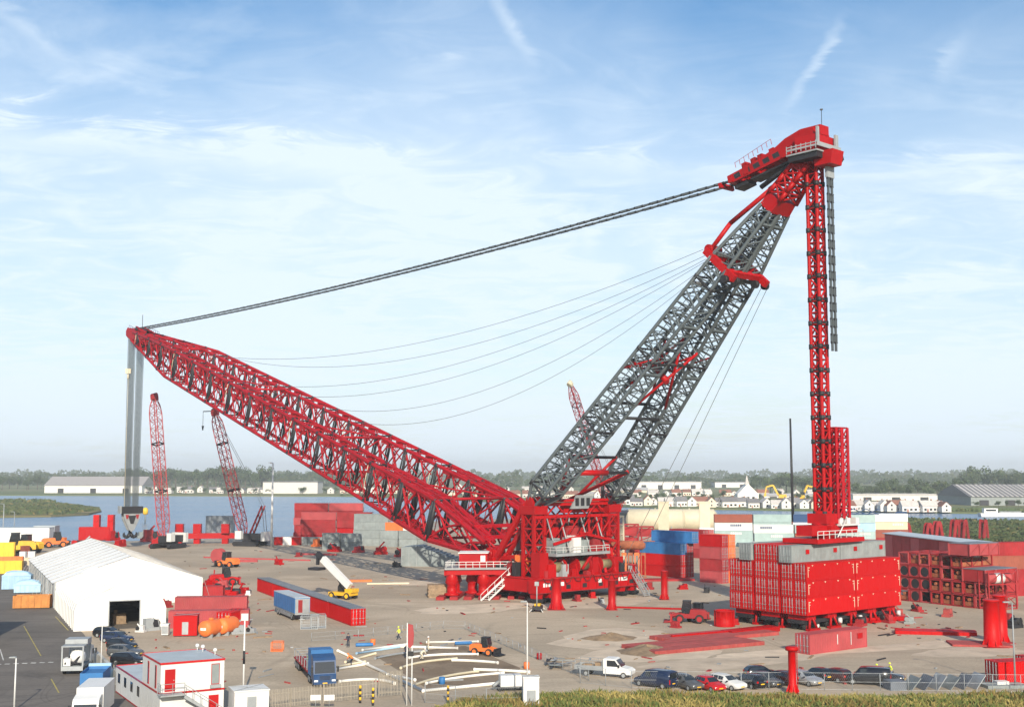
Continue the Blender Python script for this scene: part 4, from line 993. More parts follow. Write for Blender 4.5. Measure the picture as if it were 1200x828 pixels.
# ballast carrier: three dark low trailers with red jacks
def trailer_proto():
    t = thing('ballast_trailer', 'low dark heavy transport trailer with red supports beneath the ballast side by the faded container', 'trailer', (0, 0, 0), 0, 'trailers beneath the ballast')
    m = MB(); m.b0(-12.2, 12.2, -1.4, 1.4, 1.02, 1.55); m.build('bed', BLACK, t)
    for i in range(9):
        x = -11 + i * 2.75
        for sy in (-1, 1):
            wq = MB(); wq.tube((x, sy * .5, .5), (x, sy * 1.3, .5), .5, 12); wh = wq.build('wheel', RUBBER, t)
            hq = MB(); hq.tube((x, sy * 1.3, .5), (x, sy * 1.36, .5), .27, 10); hq.build('hub', WHITE if i % 3 == 1 else REDW, wh)
    for i in range(5):
        m = MB(); x = -10.5 + i * 5.2; m.b0(x - 1.1, x + 1.1, -1.8, 1.8, 1.56, 2.34); m.tube((x - .9, -2.1, .3), (x - .2, -1.7, 2.2), .2, 6); m.tube((x + .9, -2.1, .3), (x + .2, -1.7, 2.2), .2, 6); m.b0(x - 1.3, x + 1.3, -2.5, -1.7, .012, .35)
        m.build('support', RED, t)
        if i in (1, 2, 4): m = MB(); m.tube((x + .9, -2.3, 1.15), (x + 1.1, -2.75, 1.15), .42, 12); m.build('hose_reel', WHITE, t)
    return t
tr0 = trailer_proto()
for i, j in enumerate((.5, 2.5, 4.5)):
    p = BCEN + BN * (bcol(int(j)) + 1.23)
    if i == 0: tr0.location = p; tr0.rotation_euler = (0, 0, BA)
    else: dup(tr0, tuple(p), BA, 'low dark heavy trailer with red supports beneath the %s' % ('middle of the ballast stack' if i == 1 else 'ballast side facing the blue containers'))
# faded single container in front
o = put_ct(C_40, 43.5, 165.6, 0.02, R(37), PINK, 'sun faded red container standing alone on the ground before the ballast stack')
d = MB(); d.b0(4.0, 5.1, -1.25, -1.235, 1.3, 2.0); d.build('logo_plate', RED, o)
d = MB(); d.b0(-.4, -.25, -1.25, -1.235, .9, 2.2); d.b0(2.5, 2.62, -1.25, -1.235, .6, 2.3); d.build('stencil_mark', WHITE, o)

HB_ = math.atan2(-.74, .67)
def dirs(h): return Vector((math.cos(h), math.sin(h), 0)), Vector((-math.sin(h), math.cos(h), 0))
# blue over red block
u, v = dirs(HB_); k0 = G(797, 677)            # nearest bottom corner
def blk(proto, k0, u, v, i, j, L, z, h, m, label, group=None):
    p = k0 - u * (L / 2 + i * (L + .08)) + v * (1.22 + j * 2.47); return put_ct(proto, p.x, p.y, z, h + math.pi, m, label, group)
for r in range(2):
    for j in range(2): blk(C_40, k0, u, v, 0, j, 12.19, r * 2.6, HB_, REDP, 'clean red container beneath the blue containers, %s layer, %s column' % ('bottom' if r == 0 else 'second', 'outer' if j == 0 else 'inner'), 'red containers below the blue ones')
blk(C_40, k0, u, v, 0, 0, 12.19, 5.2, HB_, BLUE, 'blue container lying on red ones, lower of the two blue')
blk(C_40, k0, u, v, 0, 1, 12.19, 5.2, HB_, REDW, 'dark red container hidden behind the lower blue container')
blk(C_40, k0 + u * 1.5, u, v, 0, 1, 12.19, 7.8, HB_, BLUE, 'topmost blue container, set back above the other blue one')
# pink and orange stack
k1 = G(846, 683.5)
mm = [[PINK, REDW, PINK, RED], [ORNG, PINK, ORNG, ORNG]]
nm = {id(PINK): 'faded pink', id(REDW): 'dark red', id(RED): 'red', id(ORNG): 'orange', id(TEAL): 'pale green', id(WHITE): 'white', id(BROWN): 'brown', id(DBLUE): 'dark blue', id(MGREY): 'grey', id(BLUE): 'blue', id(CREAM): 'cream', id(LBLUE): 'light blue'}
lay = ['bottom', 'second', 'third', 'top', 'fifth']
for j in range(2):
    for r in range(4):
        m = mm[j][r]; blk(C_20, k1, u, v, 0, j, 6.06, r * 2.6, HB_ + .02 * (r % 2), m, '%s short container in the %s layer of the stack beside the ballast' % (nm[id(m)], lay[r]), 'short stacked containers beside the ballast')
# low pink row behind
k2 = G(824, 654)
for j in range(2):
    for r in range(3): blk(C_40, k2, u, v, 0, j, 12.19, r * 2.6, HB_, PINK if (r + j) % 2 else REDW, '%s container in the row behind the blue containers' % ('faded pink' if (r + j) % 2 else 'dark red'), 'containers behind the blue ones')
# white, brown and pale green wall of containers far behind
rr_ = random.Random(11)
def far_stack(px, py, cols, h, proto=C_40, where='', rows=4):
    u, v = dirs(h); k = G(px, py); L = 12.19 if proto is C_40 else 6.06
    for i, c in enumerate(cols):
        for r, m in enumerate(c):
            if m is None: continue
            p = k + u * (L / 2 + i * (L + .45)) + v * (1.22 + rr_.uniform(-.25, .25)) + u * rr_.uniform(-.15, .15)
            ob_ = put_ct(proto, p.x, p.y, r * 2.6, h + math.pi, m, '%s container in the %s layer %s' % (nm[id(m)], lay[r], where), 'containers ' + where)
            if m in (TEAL, WHITE, DBLUE, CREAM) and proto is C_40 and rr_.random() < .75:
                lg_ = MB(); x0 = rr_.choice((-2.5, .5, -4.5))
                for q_ in range(6): lg_.b0(x0 + q_ * .62, x0 + q_ * .62 + .4, 1.232, 1.25, 1.3, 2.0)
                lg_.build('lettering', WHITE if m is DBLUE else DBLUE if m is WHITE else WHITE, ob_)['kind'] = 'stuff'
far_stack(838, 640, [[TEAL, TEAL, WHITE, BROWN], [TEAL, TEAL, TEAL, TEAL], [WHITE, TEAL, WHITE, DBLUE], [TEAL, WHITE, TEAL]], R(-3), where='of the pale container wall behind the ballast')
far_stack(884, 644, [[WHITE, TEAL, WHITE], [BROWN, BROWN, TEAL]], R(-3), where='of the low row before the pale container wall')
far_stack(982, 641, [[BROWN, TEAL, LBLUE, TEAL]], R(-2), where='of the stack under the blue steel frame')
far_stack(1023, 639, [[REDW, BROWN, CREAM, WHITE]], R(4), where='of the stack at the meadow edge')
far_stack(1058, 635, [[BROWN, REDW, DBLUE, DBLUE]], R(58), C_20, where='of the dark end stack at the meadow edge')
far_stack(820, 636, [[DBLUE, WHITE], [PINK, PINK]], R(-3), C_20, where='of the low stack beside the cream tanks')
# big red pile behind the boom
far_stack(344, 632, [[REDW, REDW, PINK, REDW, REDW], [REDW, REDW, PINK, REDW, PINK]], R(-4), where='of the dark red pile by the water')
far_stack(352, 635.5, [[RED, REDW, REDW, PINK], [REDW, RED, REDW, REDW]], R(-4), where='of the red pile under the boom')
far_stack(414, 639, [[MGREY, MGREY, MGREY, MGREY], [MGREY, MGREY, WHITE]], R(-18), where='of the grey pile under the boom')
far_stack(445, 640, [[MGREY, MGREY], [MGREY, MGREY]], R(-14), C_20, where='of the low grey pile under the boom')
u, v = dirs(R(-14)); p = G(452, 640) + u * 3.1; put_ct(C_20, p.x, p.y + 1.4, 5.2, R(-14), ORNG, 'orange short container perched on the low grey pile')
far_stack(338, 638, [[MGREY], [MGREY]], R(-8), C_20, where='lying alone on the quay beside the striped barrier')
far_stack(377, 644, [[MGREY, MGREY], [MGREY, MGREY]], R(-20), C_20, where='of the short pair before the red pile')
# row of five red open containers with grey covers in the yard
u, v = dirs(R(-64.5)); k = G(411, 733)
cvm = MB(); cvm.b0(-6.0, 6.0, -1.26, 1.26, 2.56, 2.66)
for i in range(13): cvm.tube((-5.9 + i * .98, -1.27, 2.67), (-5.9 + i * .98, 1.27, 2.67), .04, 4)
cvm.b0(-5.98, -2.0, -1.29, -1.262, 2.35, 2.62); cvm.b0(2.0, 5.9, -1.29, -1.262, 2.3, 2.62)
cvme = cvm.mesh('tarpaulin_cover', TARP)
ordn = ['end container', 'second container', 'middle container', 'fourth container', 'far end container']
for i in range(5):
    p = k - u * (6.1 + i * 12.35) - v * -1.22
    o = put_ct(C_40, p.x, p.y, 0.02, R(-64.5) + math.pi, REDP, 'red container with grey cover, %s of the long row from the lorry' % ordn[i], 'long row of covered red containers')
    link('tarpaulin_cover', cvme, o)
# containers beside the tent
for (px, py, h, pr, m, lab) in ((243, 735, R(8), C_40, PINK, 'faded red container right behind the two orange tanks'), (246, 717, R(6), C_40, PINK, 'faded red container in the middle beside the tent corner'), (222, 703, R(4), C_40, REDW, 'worn dark red container along the tent wall'),
                                (279, 733, R(8), C_20, REDP, 'bright red short container beside the orange tanks')):
    p = G(px, py); put_ct(pr, p.x, p.y + 1.2 + (1.2 if pr is C_20 else 0), 0.02 , h, m, lab) if pr is C_40 else put_ct(C_20, p.x - .6, p.y - 1.4, 0.02, R(78), m, lab)
# worn red containers and long roof on the right
u, v = dirs(R(12))
k = G(1152, 699)
for r in range(4):
    for i in range(3):
        p = k + u * (6.1 + i * 12.3) + v * 1.3; put_ct(C_40, p.x, p.y, r * 2.6, R(12), (REDW, REDW, BROWN)[(r + i) % 3] if i < 2 else REDW, '%s container in the %s layer beside the stacked tower frames' % (nm[id((REDW, REDW, BROWN)[(r + i) % 3])] if i < 2 else 'dark red', lay[r]), 'containers beside the tower frames')
k = G(1152, 694); 
# bottom right red boxes
for (px, py, h, m, lab) in ((1180, 802, R(14), REDP, 'red short container by the grass bank, beside the lamp post'), (1216, 796, R(12), REDP, 'red short container cut by the picture edge beyond the lamp post')):
    p = G(px, py); put_ct(C_20, p.x + 1.5, p.y + 1.3, 0.02, h, m, 'red short container by the fence and the tall lamp post', 'red containers by the fence')
for pr in (C_RED, C_40, C_20):
    for ch in list(pr.children_recursive): bpy.data.objects.remove(ch)
    bpy.data.objects.remove(pr)
# ------------------------------------------------------------ white tent
TN = Vector((-0.43, 0.903, 0)).normalized(); TW = Vector((TN.y, -TN.x, 0)); TA_ = Vector((-81.5, 216, 0))
def TP(w_, n_, z): return TA_ + TW * w_ + TN * n_ + UP * z
tent = thing('storage_tent', 'large white gabled storage tent with ribbed entrance tunnel', 'tent', tuple(TA_))
def tpb(mb, name, m, parent=tent): return mb.build(name, m, parent, TA_)
WM, LM, EV, RD = 26.0, 66.0, 4.4, 8.7
mb = MB(); nb = 11
for i in range(nb):                            # each roof bay sags a little between the frames
    n0, n1 = LM * i / nb, LM * (i + 1) / nb; nm_ = (n0 + n1) / 2
    for s_, e_ in ((0, -.35), (WM, WM + .35)):
        for a, b_ in ((n0, nm_), (nm_, n1)):
            da, db = (0 if a == n0 else -.10), (0 if b_ == n1 else -.10)
            mb.quad(TP(e_, a, EV - .1 + da), TP(e_, b_, EV - .1 + db), TP(WM / 2, b_, RD + db), TP(WM / 2, a, RD + da))
tpb(mb, 'roof', PVC)
for i in range(nb + 1):
    sm_ = MB(); n_ = LM * i / nb; sm_.tube(TP(-.36, n_, EV - .06), TP(WM / 2, n_, RD + .04), .07, 5); sm_.tube(TP(WM / 2, n_, RD + .04), TP(WM + .36, n_, EV - .06), .07, 5); tpb(sm_, 'roof_seam', PVCG)
gl_ = MB()
for i in range(nb + 1): gl_.tube(TP(-.2, LM * i / nb, EV - .3), TP(-2.2, LM * i / nb, .02), .03, 4); gl_.tube(TP(WM + .2, LM * i / nb, EV - .3), TP(WM + 1.6, LM * i / nb, .02), .03, 4)
tpb(gl_, 'guy_rope', PVCG)['kind'] = 'stuff'
mb = MB()
for n_ in (0.02, LM): mb.quad(TP(0, n_, 0), TP(WM, n_, 0), TP(WM, n_, EV), TP(WM / 2, n_, RD - .05), TP(0, n_, EV))
for i in range(nb): mb.quad(TP(WM, LM * i / nb, 0), TP(WM, LM * (i + 1) / nb, 0), TP(WM, LM * (i + 1) / nb, EV), TP(WM, LM * i / nb, EV))
tpb(mb, 'wall', PVC)
for i in range(nb):
    p = MB(); p.quad(TP(0.02, LM * i / nb + .25, 0.02), TP(0.02, LM * (i + 1) / nb - .25, 0.02), TP(0.02, LM * (i + 1) / nb - .25, EV - .1), TP(0.02, LM * i / nb + .25, EV - .1)); tpb(p, 'side_panel', PVCG if i not in (2,) else PVC)  # left wall panels coloured grey as the shaded side
mb = MB()
for i in range(nb + 1): mb.beam(TP(-.03, LM * i / nb, 0), TP(-.03, LM * i / nb, EV), .3, .25, TN)
tpb(mb, 'frame_post', LGREY)
# tunnel
TL, W2, E2, R2 = 35.0, 13.5, 3.9, 6.9
prof = [(0, 0), (0, 2.9), (.35, 3.9), (1.3, 4.5), (W2 / 2, R2), (W2 - 1.3, 4.5), (W2 - .35, 3.9), (W2, 2.9), (W2, 0)]
mb = MB(); nbt = 14
def tsec(n_, k=0.0): return [TP(lerp(w_, W2 / 2, k), n_, z * (1 - k)) for w_, z in prof]
for i in range(nbt):
    n0 = -TL + TL * i / nbt; n1 = -TL + TL * (i + 1) / nbt; A, M_, B = tsec(n0), tsec((n0 + n1) / 2, .018), tsec(n1)
    for P_, Q_ in ((A, M_), (M_, B)):
        for q in range(len(prof) - 1): mb.quad(P_[q], Q_[q], Q_[q + 1], P_[q + 1])
tpb(mb, 'tunnel_cover', PVC)
mb = MB()
for i in range(nbt + 1):
    n0 = -TL + TL * i / nbt; A = [TP(lerp(w_, W2 / 2, -.004), n0, z * 1.006) for w_, z in prof]
    for q in range(len(prof) - 1): mb.tube(A[q], A[q + 1], .06, 4)
tpb(mb, 'tunnel_rib', PVC)
mb = MB(); d0, d1, dh = 5.0, 9.6, 4.3; f = -TL - .02
mb.quad(TP(0, f, 0), TP(d0, f, 0), TP(d0, f, dh), TP(d0, f, 6.05), TP(1.3, f, 4.5), TP(.35, f, 3.9), TP(0, f, 2.9))
mb.quad(TP(d1, f, 0), TP(W2, f, 0), TP(W2, f, 2.9), TP(W2 - .35, f, 3.9), TP(W2 - 1.3, f, 4.5), TP(d1, f, 5.75), TP(d1, f, dh))
mb.quad(TP(d0, f, dh), TP(d1, f, dh), TP(d1, f, 5.75), TP(W2 / 2, f, R2), TP(d0, f, 6.05))
tpb(mb, 'front_wall', PVC)
mb = MB(); mb.beam(TP(d0, f - .05, 0), TP(d0, f - .05, dh), .15, .15, TN); mb.beam(TP(d1, f - .05, 0), TP(d1, f - .05, dh), .15, .15, TN); mb.beam(TP(d0, f - .05, dh), TP(d1, f - .05, dh), .15, .15)
tpb(mb, 'door_frame', LGREY)
fl = MB(); fl.quad(TP(.1, -TL + .1, .01), TP(W2 - .1, -TL + .1, .01), TP(W2 - .1, 0, .01), TP(.1, 0, .01)); fl.quad(TP(.1, .1, .01), TP(WM - .1, .1, .01), TP(WM - .1, LM - .1, .01), TP(.1, LM - .1, .01))
tpb(fl, 'floor', M_ASPH)
ck = MB(); ck.b0(-1, 1, -.8, .8, .15, 1.6); ck.b0(-1.1, 1.1, -.9, .9, .01, .15); ck.tube((-.5, 0, 1.6), (-.5, 0, 2.2), .3, 8)
o = ck.build('stored_crate', TIMBER); p = TP(7.4, -TL + 7, 0.01); o.location = p; o.rotation_euler = (0, 0, .5); tag(o, 'dark wooden crate standing inside the tent doorway', 'crate')

# ------------------------------------------------------------ two storey site office of white cabins
OF = G(186.7, 848); oa = R(30); ou = Vector((math.cos(oa), math.sin(oa), 0)); ov = Vector((-math.sin(oa), math.cos(oa), 0))
office = thing('site_office', 'white two storey site office with red trim and red doors', 'building', tuple(OF))
def OP(a, b_, z): return OF + ou * a + ov * b_ + UP * z
def ofb(mb, name, m, parent=office): return mb.build(name, m, parent, OF)
def obox(mb, a0, a1, b0, b1, z0, z1): return mb.hexa([OP(a0, b0, z0), OP(a1, b0, z0), OP(a1, b1, z0), OP(a0, b1, z0)], [OP(a0, b0, z1), OP(a1, b0, z1), OP(a1, b1, z1), OP(a0, b1, z1)])
low = ofb(obox(MB(), 0, 6.2, 0, 19.5, .15, 2.72), 'lower_cabin', WHITE); ofb(obox(MB(), -.02, 6.22, -.02, 19.52, .02, .15), 'plinth', REDW)
up_ = ofb(obox(MB(), 0, 6.2, 0, 7.4, 2.90, 5.55), 'upper_cabin', WHITE)
for z0, z1, b1 in ((2.722, 2.898, 19.56), (5.552, 5.75, 7.46)):
    m = MB(); obox(m, -.06, 6.26, -.06, -.004, z0, z1); obox(m, -.06, -.004, 0, b1, z0, z1); obox(m, 6.204, 6.26, 0, b1, z0, z1); obox(m, -.06, 6.26, b1 - .05, b1, z0, z1); ofb(m, 'roof_trim', CARRED)
ofb(obox(MB(), 0, 6.2, 7.42, 19.5, 2.724, 2.8), 'lower_roof', ROOFG)
m = MB()
for i in range(3): obox(m, 0, 6.2, .01 + i * 2.47, 2.46 + i * 2.47, 5.553, 5.70)
ofb(m, 'upper_roof', ROOFG)
def door(a, z, nm_='door'):
    m = MB(); obox(m, a, a + 1.0, -.035, -.003, z, z + 2.1); d = ofb(m, nm_, CARRED, office); h = MB(); obox(h, a + .82, a + .9, -.08, -.036, z + 1.0, z + 1.1); ofb(h, 'door_handle', LGREY, d)
    obox(h, a + .1, a + .12, -.05, -.036, z + 1, z + 1.01)
door(.4, 2.98); door(4.7, .2)
m = MB(); obox(m, 4.9, 5.75, -.03, -.003, 3.3, 5.3); wn = ofb(m, 'window', PINK); m = MB(); obox(m, 4.97, 5.68, -.045, -.031, 3.38, 5.22); ofb(m, 'pane', MGREY, wn); m = MB(); obox(m, 4.8, 5.85, -.25, -.003, 2.98, 3.28); ofb(m, 'air_conditioner', LGREY)
for b_ in (1.6, 4.6):
    m = MB(); obox(m, -.04, -.003, b_, b_ + .55, 3.1, 5.3); wn = ofb(m, 'window', CARRED); m = MB(); obox(m, -.055, -.041, b_ + .12, b_ + .43, 3.25, 5.15); ofb(m, 'pane', GLASS, wn)
for b_ in (9, 12, 15, 18):
    m = MB(); obox(m, -.03, -.003, b_ - .5, b_ + .5, 1.2, 2.2); ofb(m, 'pane', GLASS)
for b_ in [1.24 + 2.44 * i for i in range(8)]:
    m = MB(); obox(m, -.02, -.002, b_ + 1.2, b_ + 1.24, .16, 2.71); ofb(m, 'cabin_seam', LGREY)
m = MB(); obox(m, -.3, 2.0, -1.3, -.07, 2.72, 2.86); ofb(m, 'landing', LGREY)
m = MB()
for i in range(12): a = 2.0 + i * .32; obox(m, a, a + .3, -1.25, -.25, 2.6 - i * .22, 2.65 - i * .22)
m.beam(OP(2.0, -1.28, 2.6), OP(5.9, -1.28, .05), .06, .25); m.beam(OP(2.0, -.22, 2.6), OP(5.9, -.22, .05), .06, .25)
railing(m, [OP(2.0, -1.3, 2.8), OP(-.3, -1.3, 2.8), OP(-.3, -.1, 2.8)], 1.1, .8, .03)
for i in range(6): p = OP(2.0 + .78 * i, -1.3, 2.65 - .51 * i); m.tube(p, p + UP * 1.1, .03, 4)
m.tube(OP(2.0, -1.3, 3.75), OP(5.9, -1.3, 1.15), .03, 4); ofb(m, 'staircase', LGREY)
m = MB()
for a, b_ in ((5.3, 6.6), (5.6, 5.6), (6.0, 2.6)): m.tube(OP(a, b_, 5.70), OP(a, b_, 6.1), .05, 5); m.lathe([(.12, 6.05), (.2, 6.15), (.2, 6.3), (.1, 6.4)], Vector((OP(a, b_, 0).x, OP(a, b_, 0).y, 0)), 10)
ofb(m, 'roof_beacon', WHITE)
m = MB(); obox(m, 0, 3.9, -3.6, -1.5, .02, 1.4); o = m.build('timber_shed', TIMBER); tag(o, 'low brown timber bin in front of the site office', 'bin')
# white cabin roof by the gate
def cabin(px, py, L_, W_, H_, rz, label, m=WHITE, name='site_cabin', roofm=None):
    p = G(px, py); t = thing(name, label, 'cabin', tuple(p), rz)
    MB().b0(-L_ / 2, L_ / 2, -W_ / 2, W_ / 2, .12, H_).build('wall', m, t); MB().b0(-L_ / 2 - .06, L_ / 2 + .06, -W_ / 2 - .06, W_ / 2 + .06, H_ + .003, H_ + .14).build('roof', roofm or WHITE, t)
    MB().b0(-L_ / 2 + .1, L_ / 2 - .1, -W_ / 2 + .1, W_ / 2 - .1, .0, .119).build('skid', BLACK, t)
    r = MB(); r.tube((-L_ / 2, -W_ / 2, H_ + .16), (L_ / 2, W_ / 2, H_ + .16), .03, 4); r.tube((-L_ / 2, W_ / 2, H_ + .16), (L_ / 2, -W_ / 2, H_ + .16), .03, 4); r.build('roof_rib', LGREY, t)
    MB().b0(-.45, .45, -W_ / 2 - .03, -W_ / 2 - .004, .3, 2.1 if H_ > 2.2 else H_ - .2).build('door', LGREY, t)
    return t
cabin(291, 838, 3.4, 3.0, 2.6, R(24), 'small white cabin with cross ribbed roof by the palisade gate')
# ------------------------------------------------------------ vehicles
def wheel(parent, x, y, r, w_, name='wheel', rim=LGREY):
    m = MB(); s_ = 1 if y > 0 else -1
    m.lathe([(r * .62, -w_ / 2), (r * .94, -w_ / 2), (r, -w_ * .3), (r, w_ * .3), (r * .94, w_ / 2), (r * .62, w_ / 2)], (x, y, r), 16, (0, 1, 0)); wh = m.build(name, RUBBER, parent)
    k = MB(); k.lathe([(r * .6, -.02), (r * .6, .02)], (x, y + s_ * (w_ / 2 - .012), r), 12, (0, 1, 0)); k.build('rim', rim, wh); return wh
def car_proto(style, paint):
    # stations: x, half width low, z bottom, z belt, z top, half width top
    S = {'hatch': [(-2.05, .72, .42, .72, .74, .66), (-1.98, .82, .30, .88, .92, .74), (-1.75, .86, .24, .95, 1.30, .64), (-1.45, .87, .22, .97, 1.46, .60), (-.6, .88, .22, .95, 1.50, .60), (.1, .88, .22, .93, 1.44, .60), (.85, .88, .22, .92, .97, .72), (1.5, .86, .24, .84, .86, .72), (1.9, .80, .30, .70, .74, .66), (2.02, .70, .42, .60, .62, .6)],
         'estate': [(-2.35, .74, .42, .74, .76, .68), (-2.28, .85, .30, .92, .96, .76), (-2.05, .89, .24, .98, 1.36, .66), (-1.7, .90, .22, 1.0, 1.50, .63), (-.6, .91, .22, .98, 1.53, .63), (.15, .91, .22, .96, 1.46, .63), (.95, .91, .22, .95, 1.0, .76), (1.75, .89, .24, .88, .90, .76), (2.2, .82, .30, .74, .78, .68), (2.33, .72, .42, .62, .64, .6)],
         'van': [(-2.5, .86, .42, 1.1, 1.86, .78), (-2.46, .93, .28, 1.12, 1.93, .82), (-1.5, .95, .25, 1.12, 1.97, .82), (0, .95, .25, 1.10, 1.97, .82), (.75, .95, .25, 1.08, 1.90, .80), (1.55, .94, .25, 1.04, 1.12, .84), (2.1, .90, .28, .94, .98, .80), (2.42, .82, .38, .74, .78, .72), (2.5, .74, .45, .62, .64, .66)]}[style]
    t = thing('parked_car', '', 'car'); body = MB(); rings = []
    for (x, w_, zb, zt, zr, wt) in S:
        k = len(body.v)
        for y, z in ((-w_ * .94, zb), (-w_, (zb + zt) / 2), (-w_ * .97, zt), (-wt, zr - .03), (-wt * .8, zr), (wt * .8, zr), (wt, zr - .03), (w_ * .97, zt), (w_, (zb + zt) / 2), (w_ * .94, zb)): body.v.append(Vector((x, y, z)))
        rings.append(k)
    for a, b_ in zip(rings[:-1], rings[1:]):
        for i in range(10): j = (i + 1) % 10; body.face((a + i, b_ + i, b_ + j, a + j), True)
    body.face(tuple(rings[0] + i for i in range(10))); body.face(tuple(rings[-1] + i for i in range(9, -1, -1)))
    bo = body.build('body', paint, t)
    # glass, laid just proud of the shell
    gl = [i for i in range(len(S)) if S[i][4] - S[i][3] > .25]
    def gpt(i, side, up):
        x, w_, zb, zt, zr, wt = S[i]; y = lerp(w_ * .97, wt, up) + .012; z = lerp(zt, zr - .03, up); return Vector((x, side * y, z))
    for side in (-1, 1):
        for i in gl[:-1]:
            if i + 1 not in gl: continue
            if style == 'van' and S[i][0] < -.1: continue
            m = MB(); q = [gpt(i, side, .12), gpt(i + 1, side, .12), gpt(i + 1, side, .88), gpt(i, side, .88)]; c = sum(q, Vector()) / 4; m.quad(*[c + (p - c) * .93 for p in q]); m.build('side_window', GLASS, t)
    i = gl[-1]; a, b_ = S[i], S[i + 1]
    m = MB(); m.quad((a[0] + .08, -a[5] * .88, a[4] - .03 + .005), (a[0] + .08, a[5] * .88, a[4] - .025), (b_[0] - .06, b_[5] * .92, b_[4] + .045), (b_[0] - .06, -b_[5] * .92, b_[4] + .045)); m.build('windscreen', GLASS, t)
    i = gl[0]; a, b_ = S[i], S[i - 1] if i else (S[0][0] - .02,) + S[0][1:]
    m = MB()
    if style == 'van': m.quad((-2.515, -.7, 1.2), (-2.515, .7, 1.2), (-2.51, .66, 1.78), (-2.51, -.66, 1.78))
    else: m.quad((a[0] - .03, -a[5] * .85, a[4] - .04), (a[0] - .03, a[5] * .85, a[4] - .04), (b_[0] - .05, b_[5] * .9, b_[4] + .1), (b_[0] - .05, -b_[5] * .9, b_[4] + .1))
    m.build('rear_window', GLASS, t)
    xf, xr = S[-2][0], S[1][0]; zf = S[-2][3] - .12
    for sy in (-1, 1):
        m = MB(); m.box((xf - .02, sy * .6, zf), .2, .34, .15); m.build('headlight', LAMPG, t)
        m = MB(); m.box((xr + .0, sy * (.68 if style != 'van' else .8), .85), .14, .22 if style != 'van' else .14, .2 if style != 'van' else .5); m.build('tail_light', TAILR, t)
        m = MB(); m.box((S[-4][0] - .05, sy * (S[-4][1] + .08), S[-4][3] + .05), .12, .2, .14); m.build('mirror', BLACK, t)
    m = MB(); m.box((S[0][0] - .005, 0, .62), .02, .5, .11); m.build('number_plate', YEL, t)
    m = MB(); m.box((S[-1][0] + .005, 0, .48), .02, .52, .11); m.build('number_plate', YEL, t)
    wx = 1.28 if style == 'hatch' else 1.45 if style == 'estate' else 1.6
    for x in (-wx, wx):
        for sy in (-1, 1): wheel(t, x, sy * (S[3][1] - .10), .32 if style != 'van' else .34, .22)
    return t
protos = {s_: car_proto(s_, CARBLK) for s_ in ('hatch', 'estate', 'van')}
def car(style, px, py, rz, paint, label, group=None, z=0.006, cat='car'):
    p = G(px, py); o = dup(protos[style], (p.x, p.y, z), rz, label, group, swap=[(CARBLK, paint)] if paint is not CARBLK else None); o['category'] = cat
    return o
gL = 'cars parked along the concrete wall'
for (px, py, h, st_, pt, lab) in ((137, 752, -16, 'estate', CARNAVY, 'dark navy estate car at the tent end of the row by the wall'), (143, 760, -16, 'hatch', CARBLK, 'black hatchback second from the tent in the row by the wall'),
        (147, 768.5, -15, 'estate', CARGREY, 'grey estate car in the middle of the row by the wall'), (152, 778, -15, 'estate', CARBLK, 'black estate car beside the white office cabins'), (128, 746, -16, 'estate', CARBLK, 'black estate car nearest the tent corner')):
    car(st_, px, py, R(h), pt, lab, gL)
gR = 'cars parked along the wire fence'
for (px, py, h, st_, pt, lab) in ((768, 804, 138, 'van', CARNAVY, 'dark navy van at the end of the fence row, beside the white pickup'), (804, 806, -60, 'estate', CARGREY, 'dark grey estate car between the navy van and the small red car'), (832, 808, -62, 'hatch', CARRED, 'small bright red hatchback by the fence'),
        (852, 806, -52, 'estate', WHITE, 'white people carrier by the fence beside the red hatchback'), (878, 804, 118, 'estate', CARBLK, 'black car parked right beside the white people carrier'), (899, 803, -62, 'hatch', CARGREY, 'dark grey hatchback between the black car and the red post'),
        (913, 800, 122, 'estate', CARBRN, 'dark maroon car just behind the red post'), (943, 801, -58, 'estate', CARSILV, 'silver estate car beside the red post'), (957, 796, 120, 'hatch', CARBLK, 'black hatchback beside the silver estate car'), (976, 797, 125, 'estate', CARBRN, 'dark maroon estate between black cars by the fence'),
        (1017, 801, 160, 'van', CARBLK, 'black van with a worker in yellow standing beside it'), (1036, 798, -25, 'estate', CARBLK, 'black car at the loose end of the fence row, beside grey steel sheets'), (893, 794, 10, 'hatch', CARBLK, 'black hatchback turned across behind the fence row')):
    car(st_, px, py, R(h), pt, lab, gR)

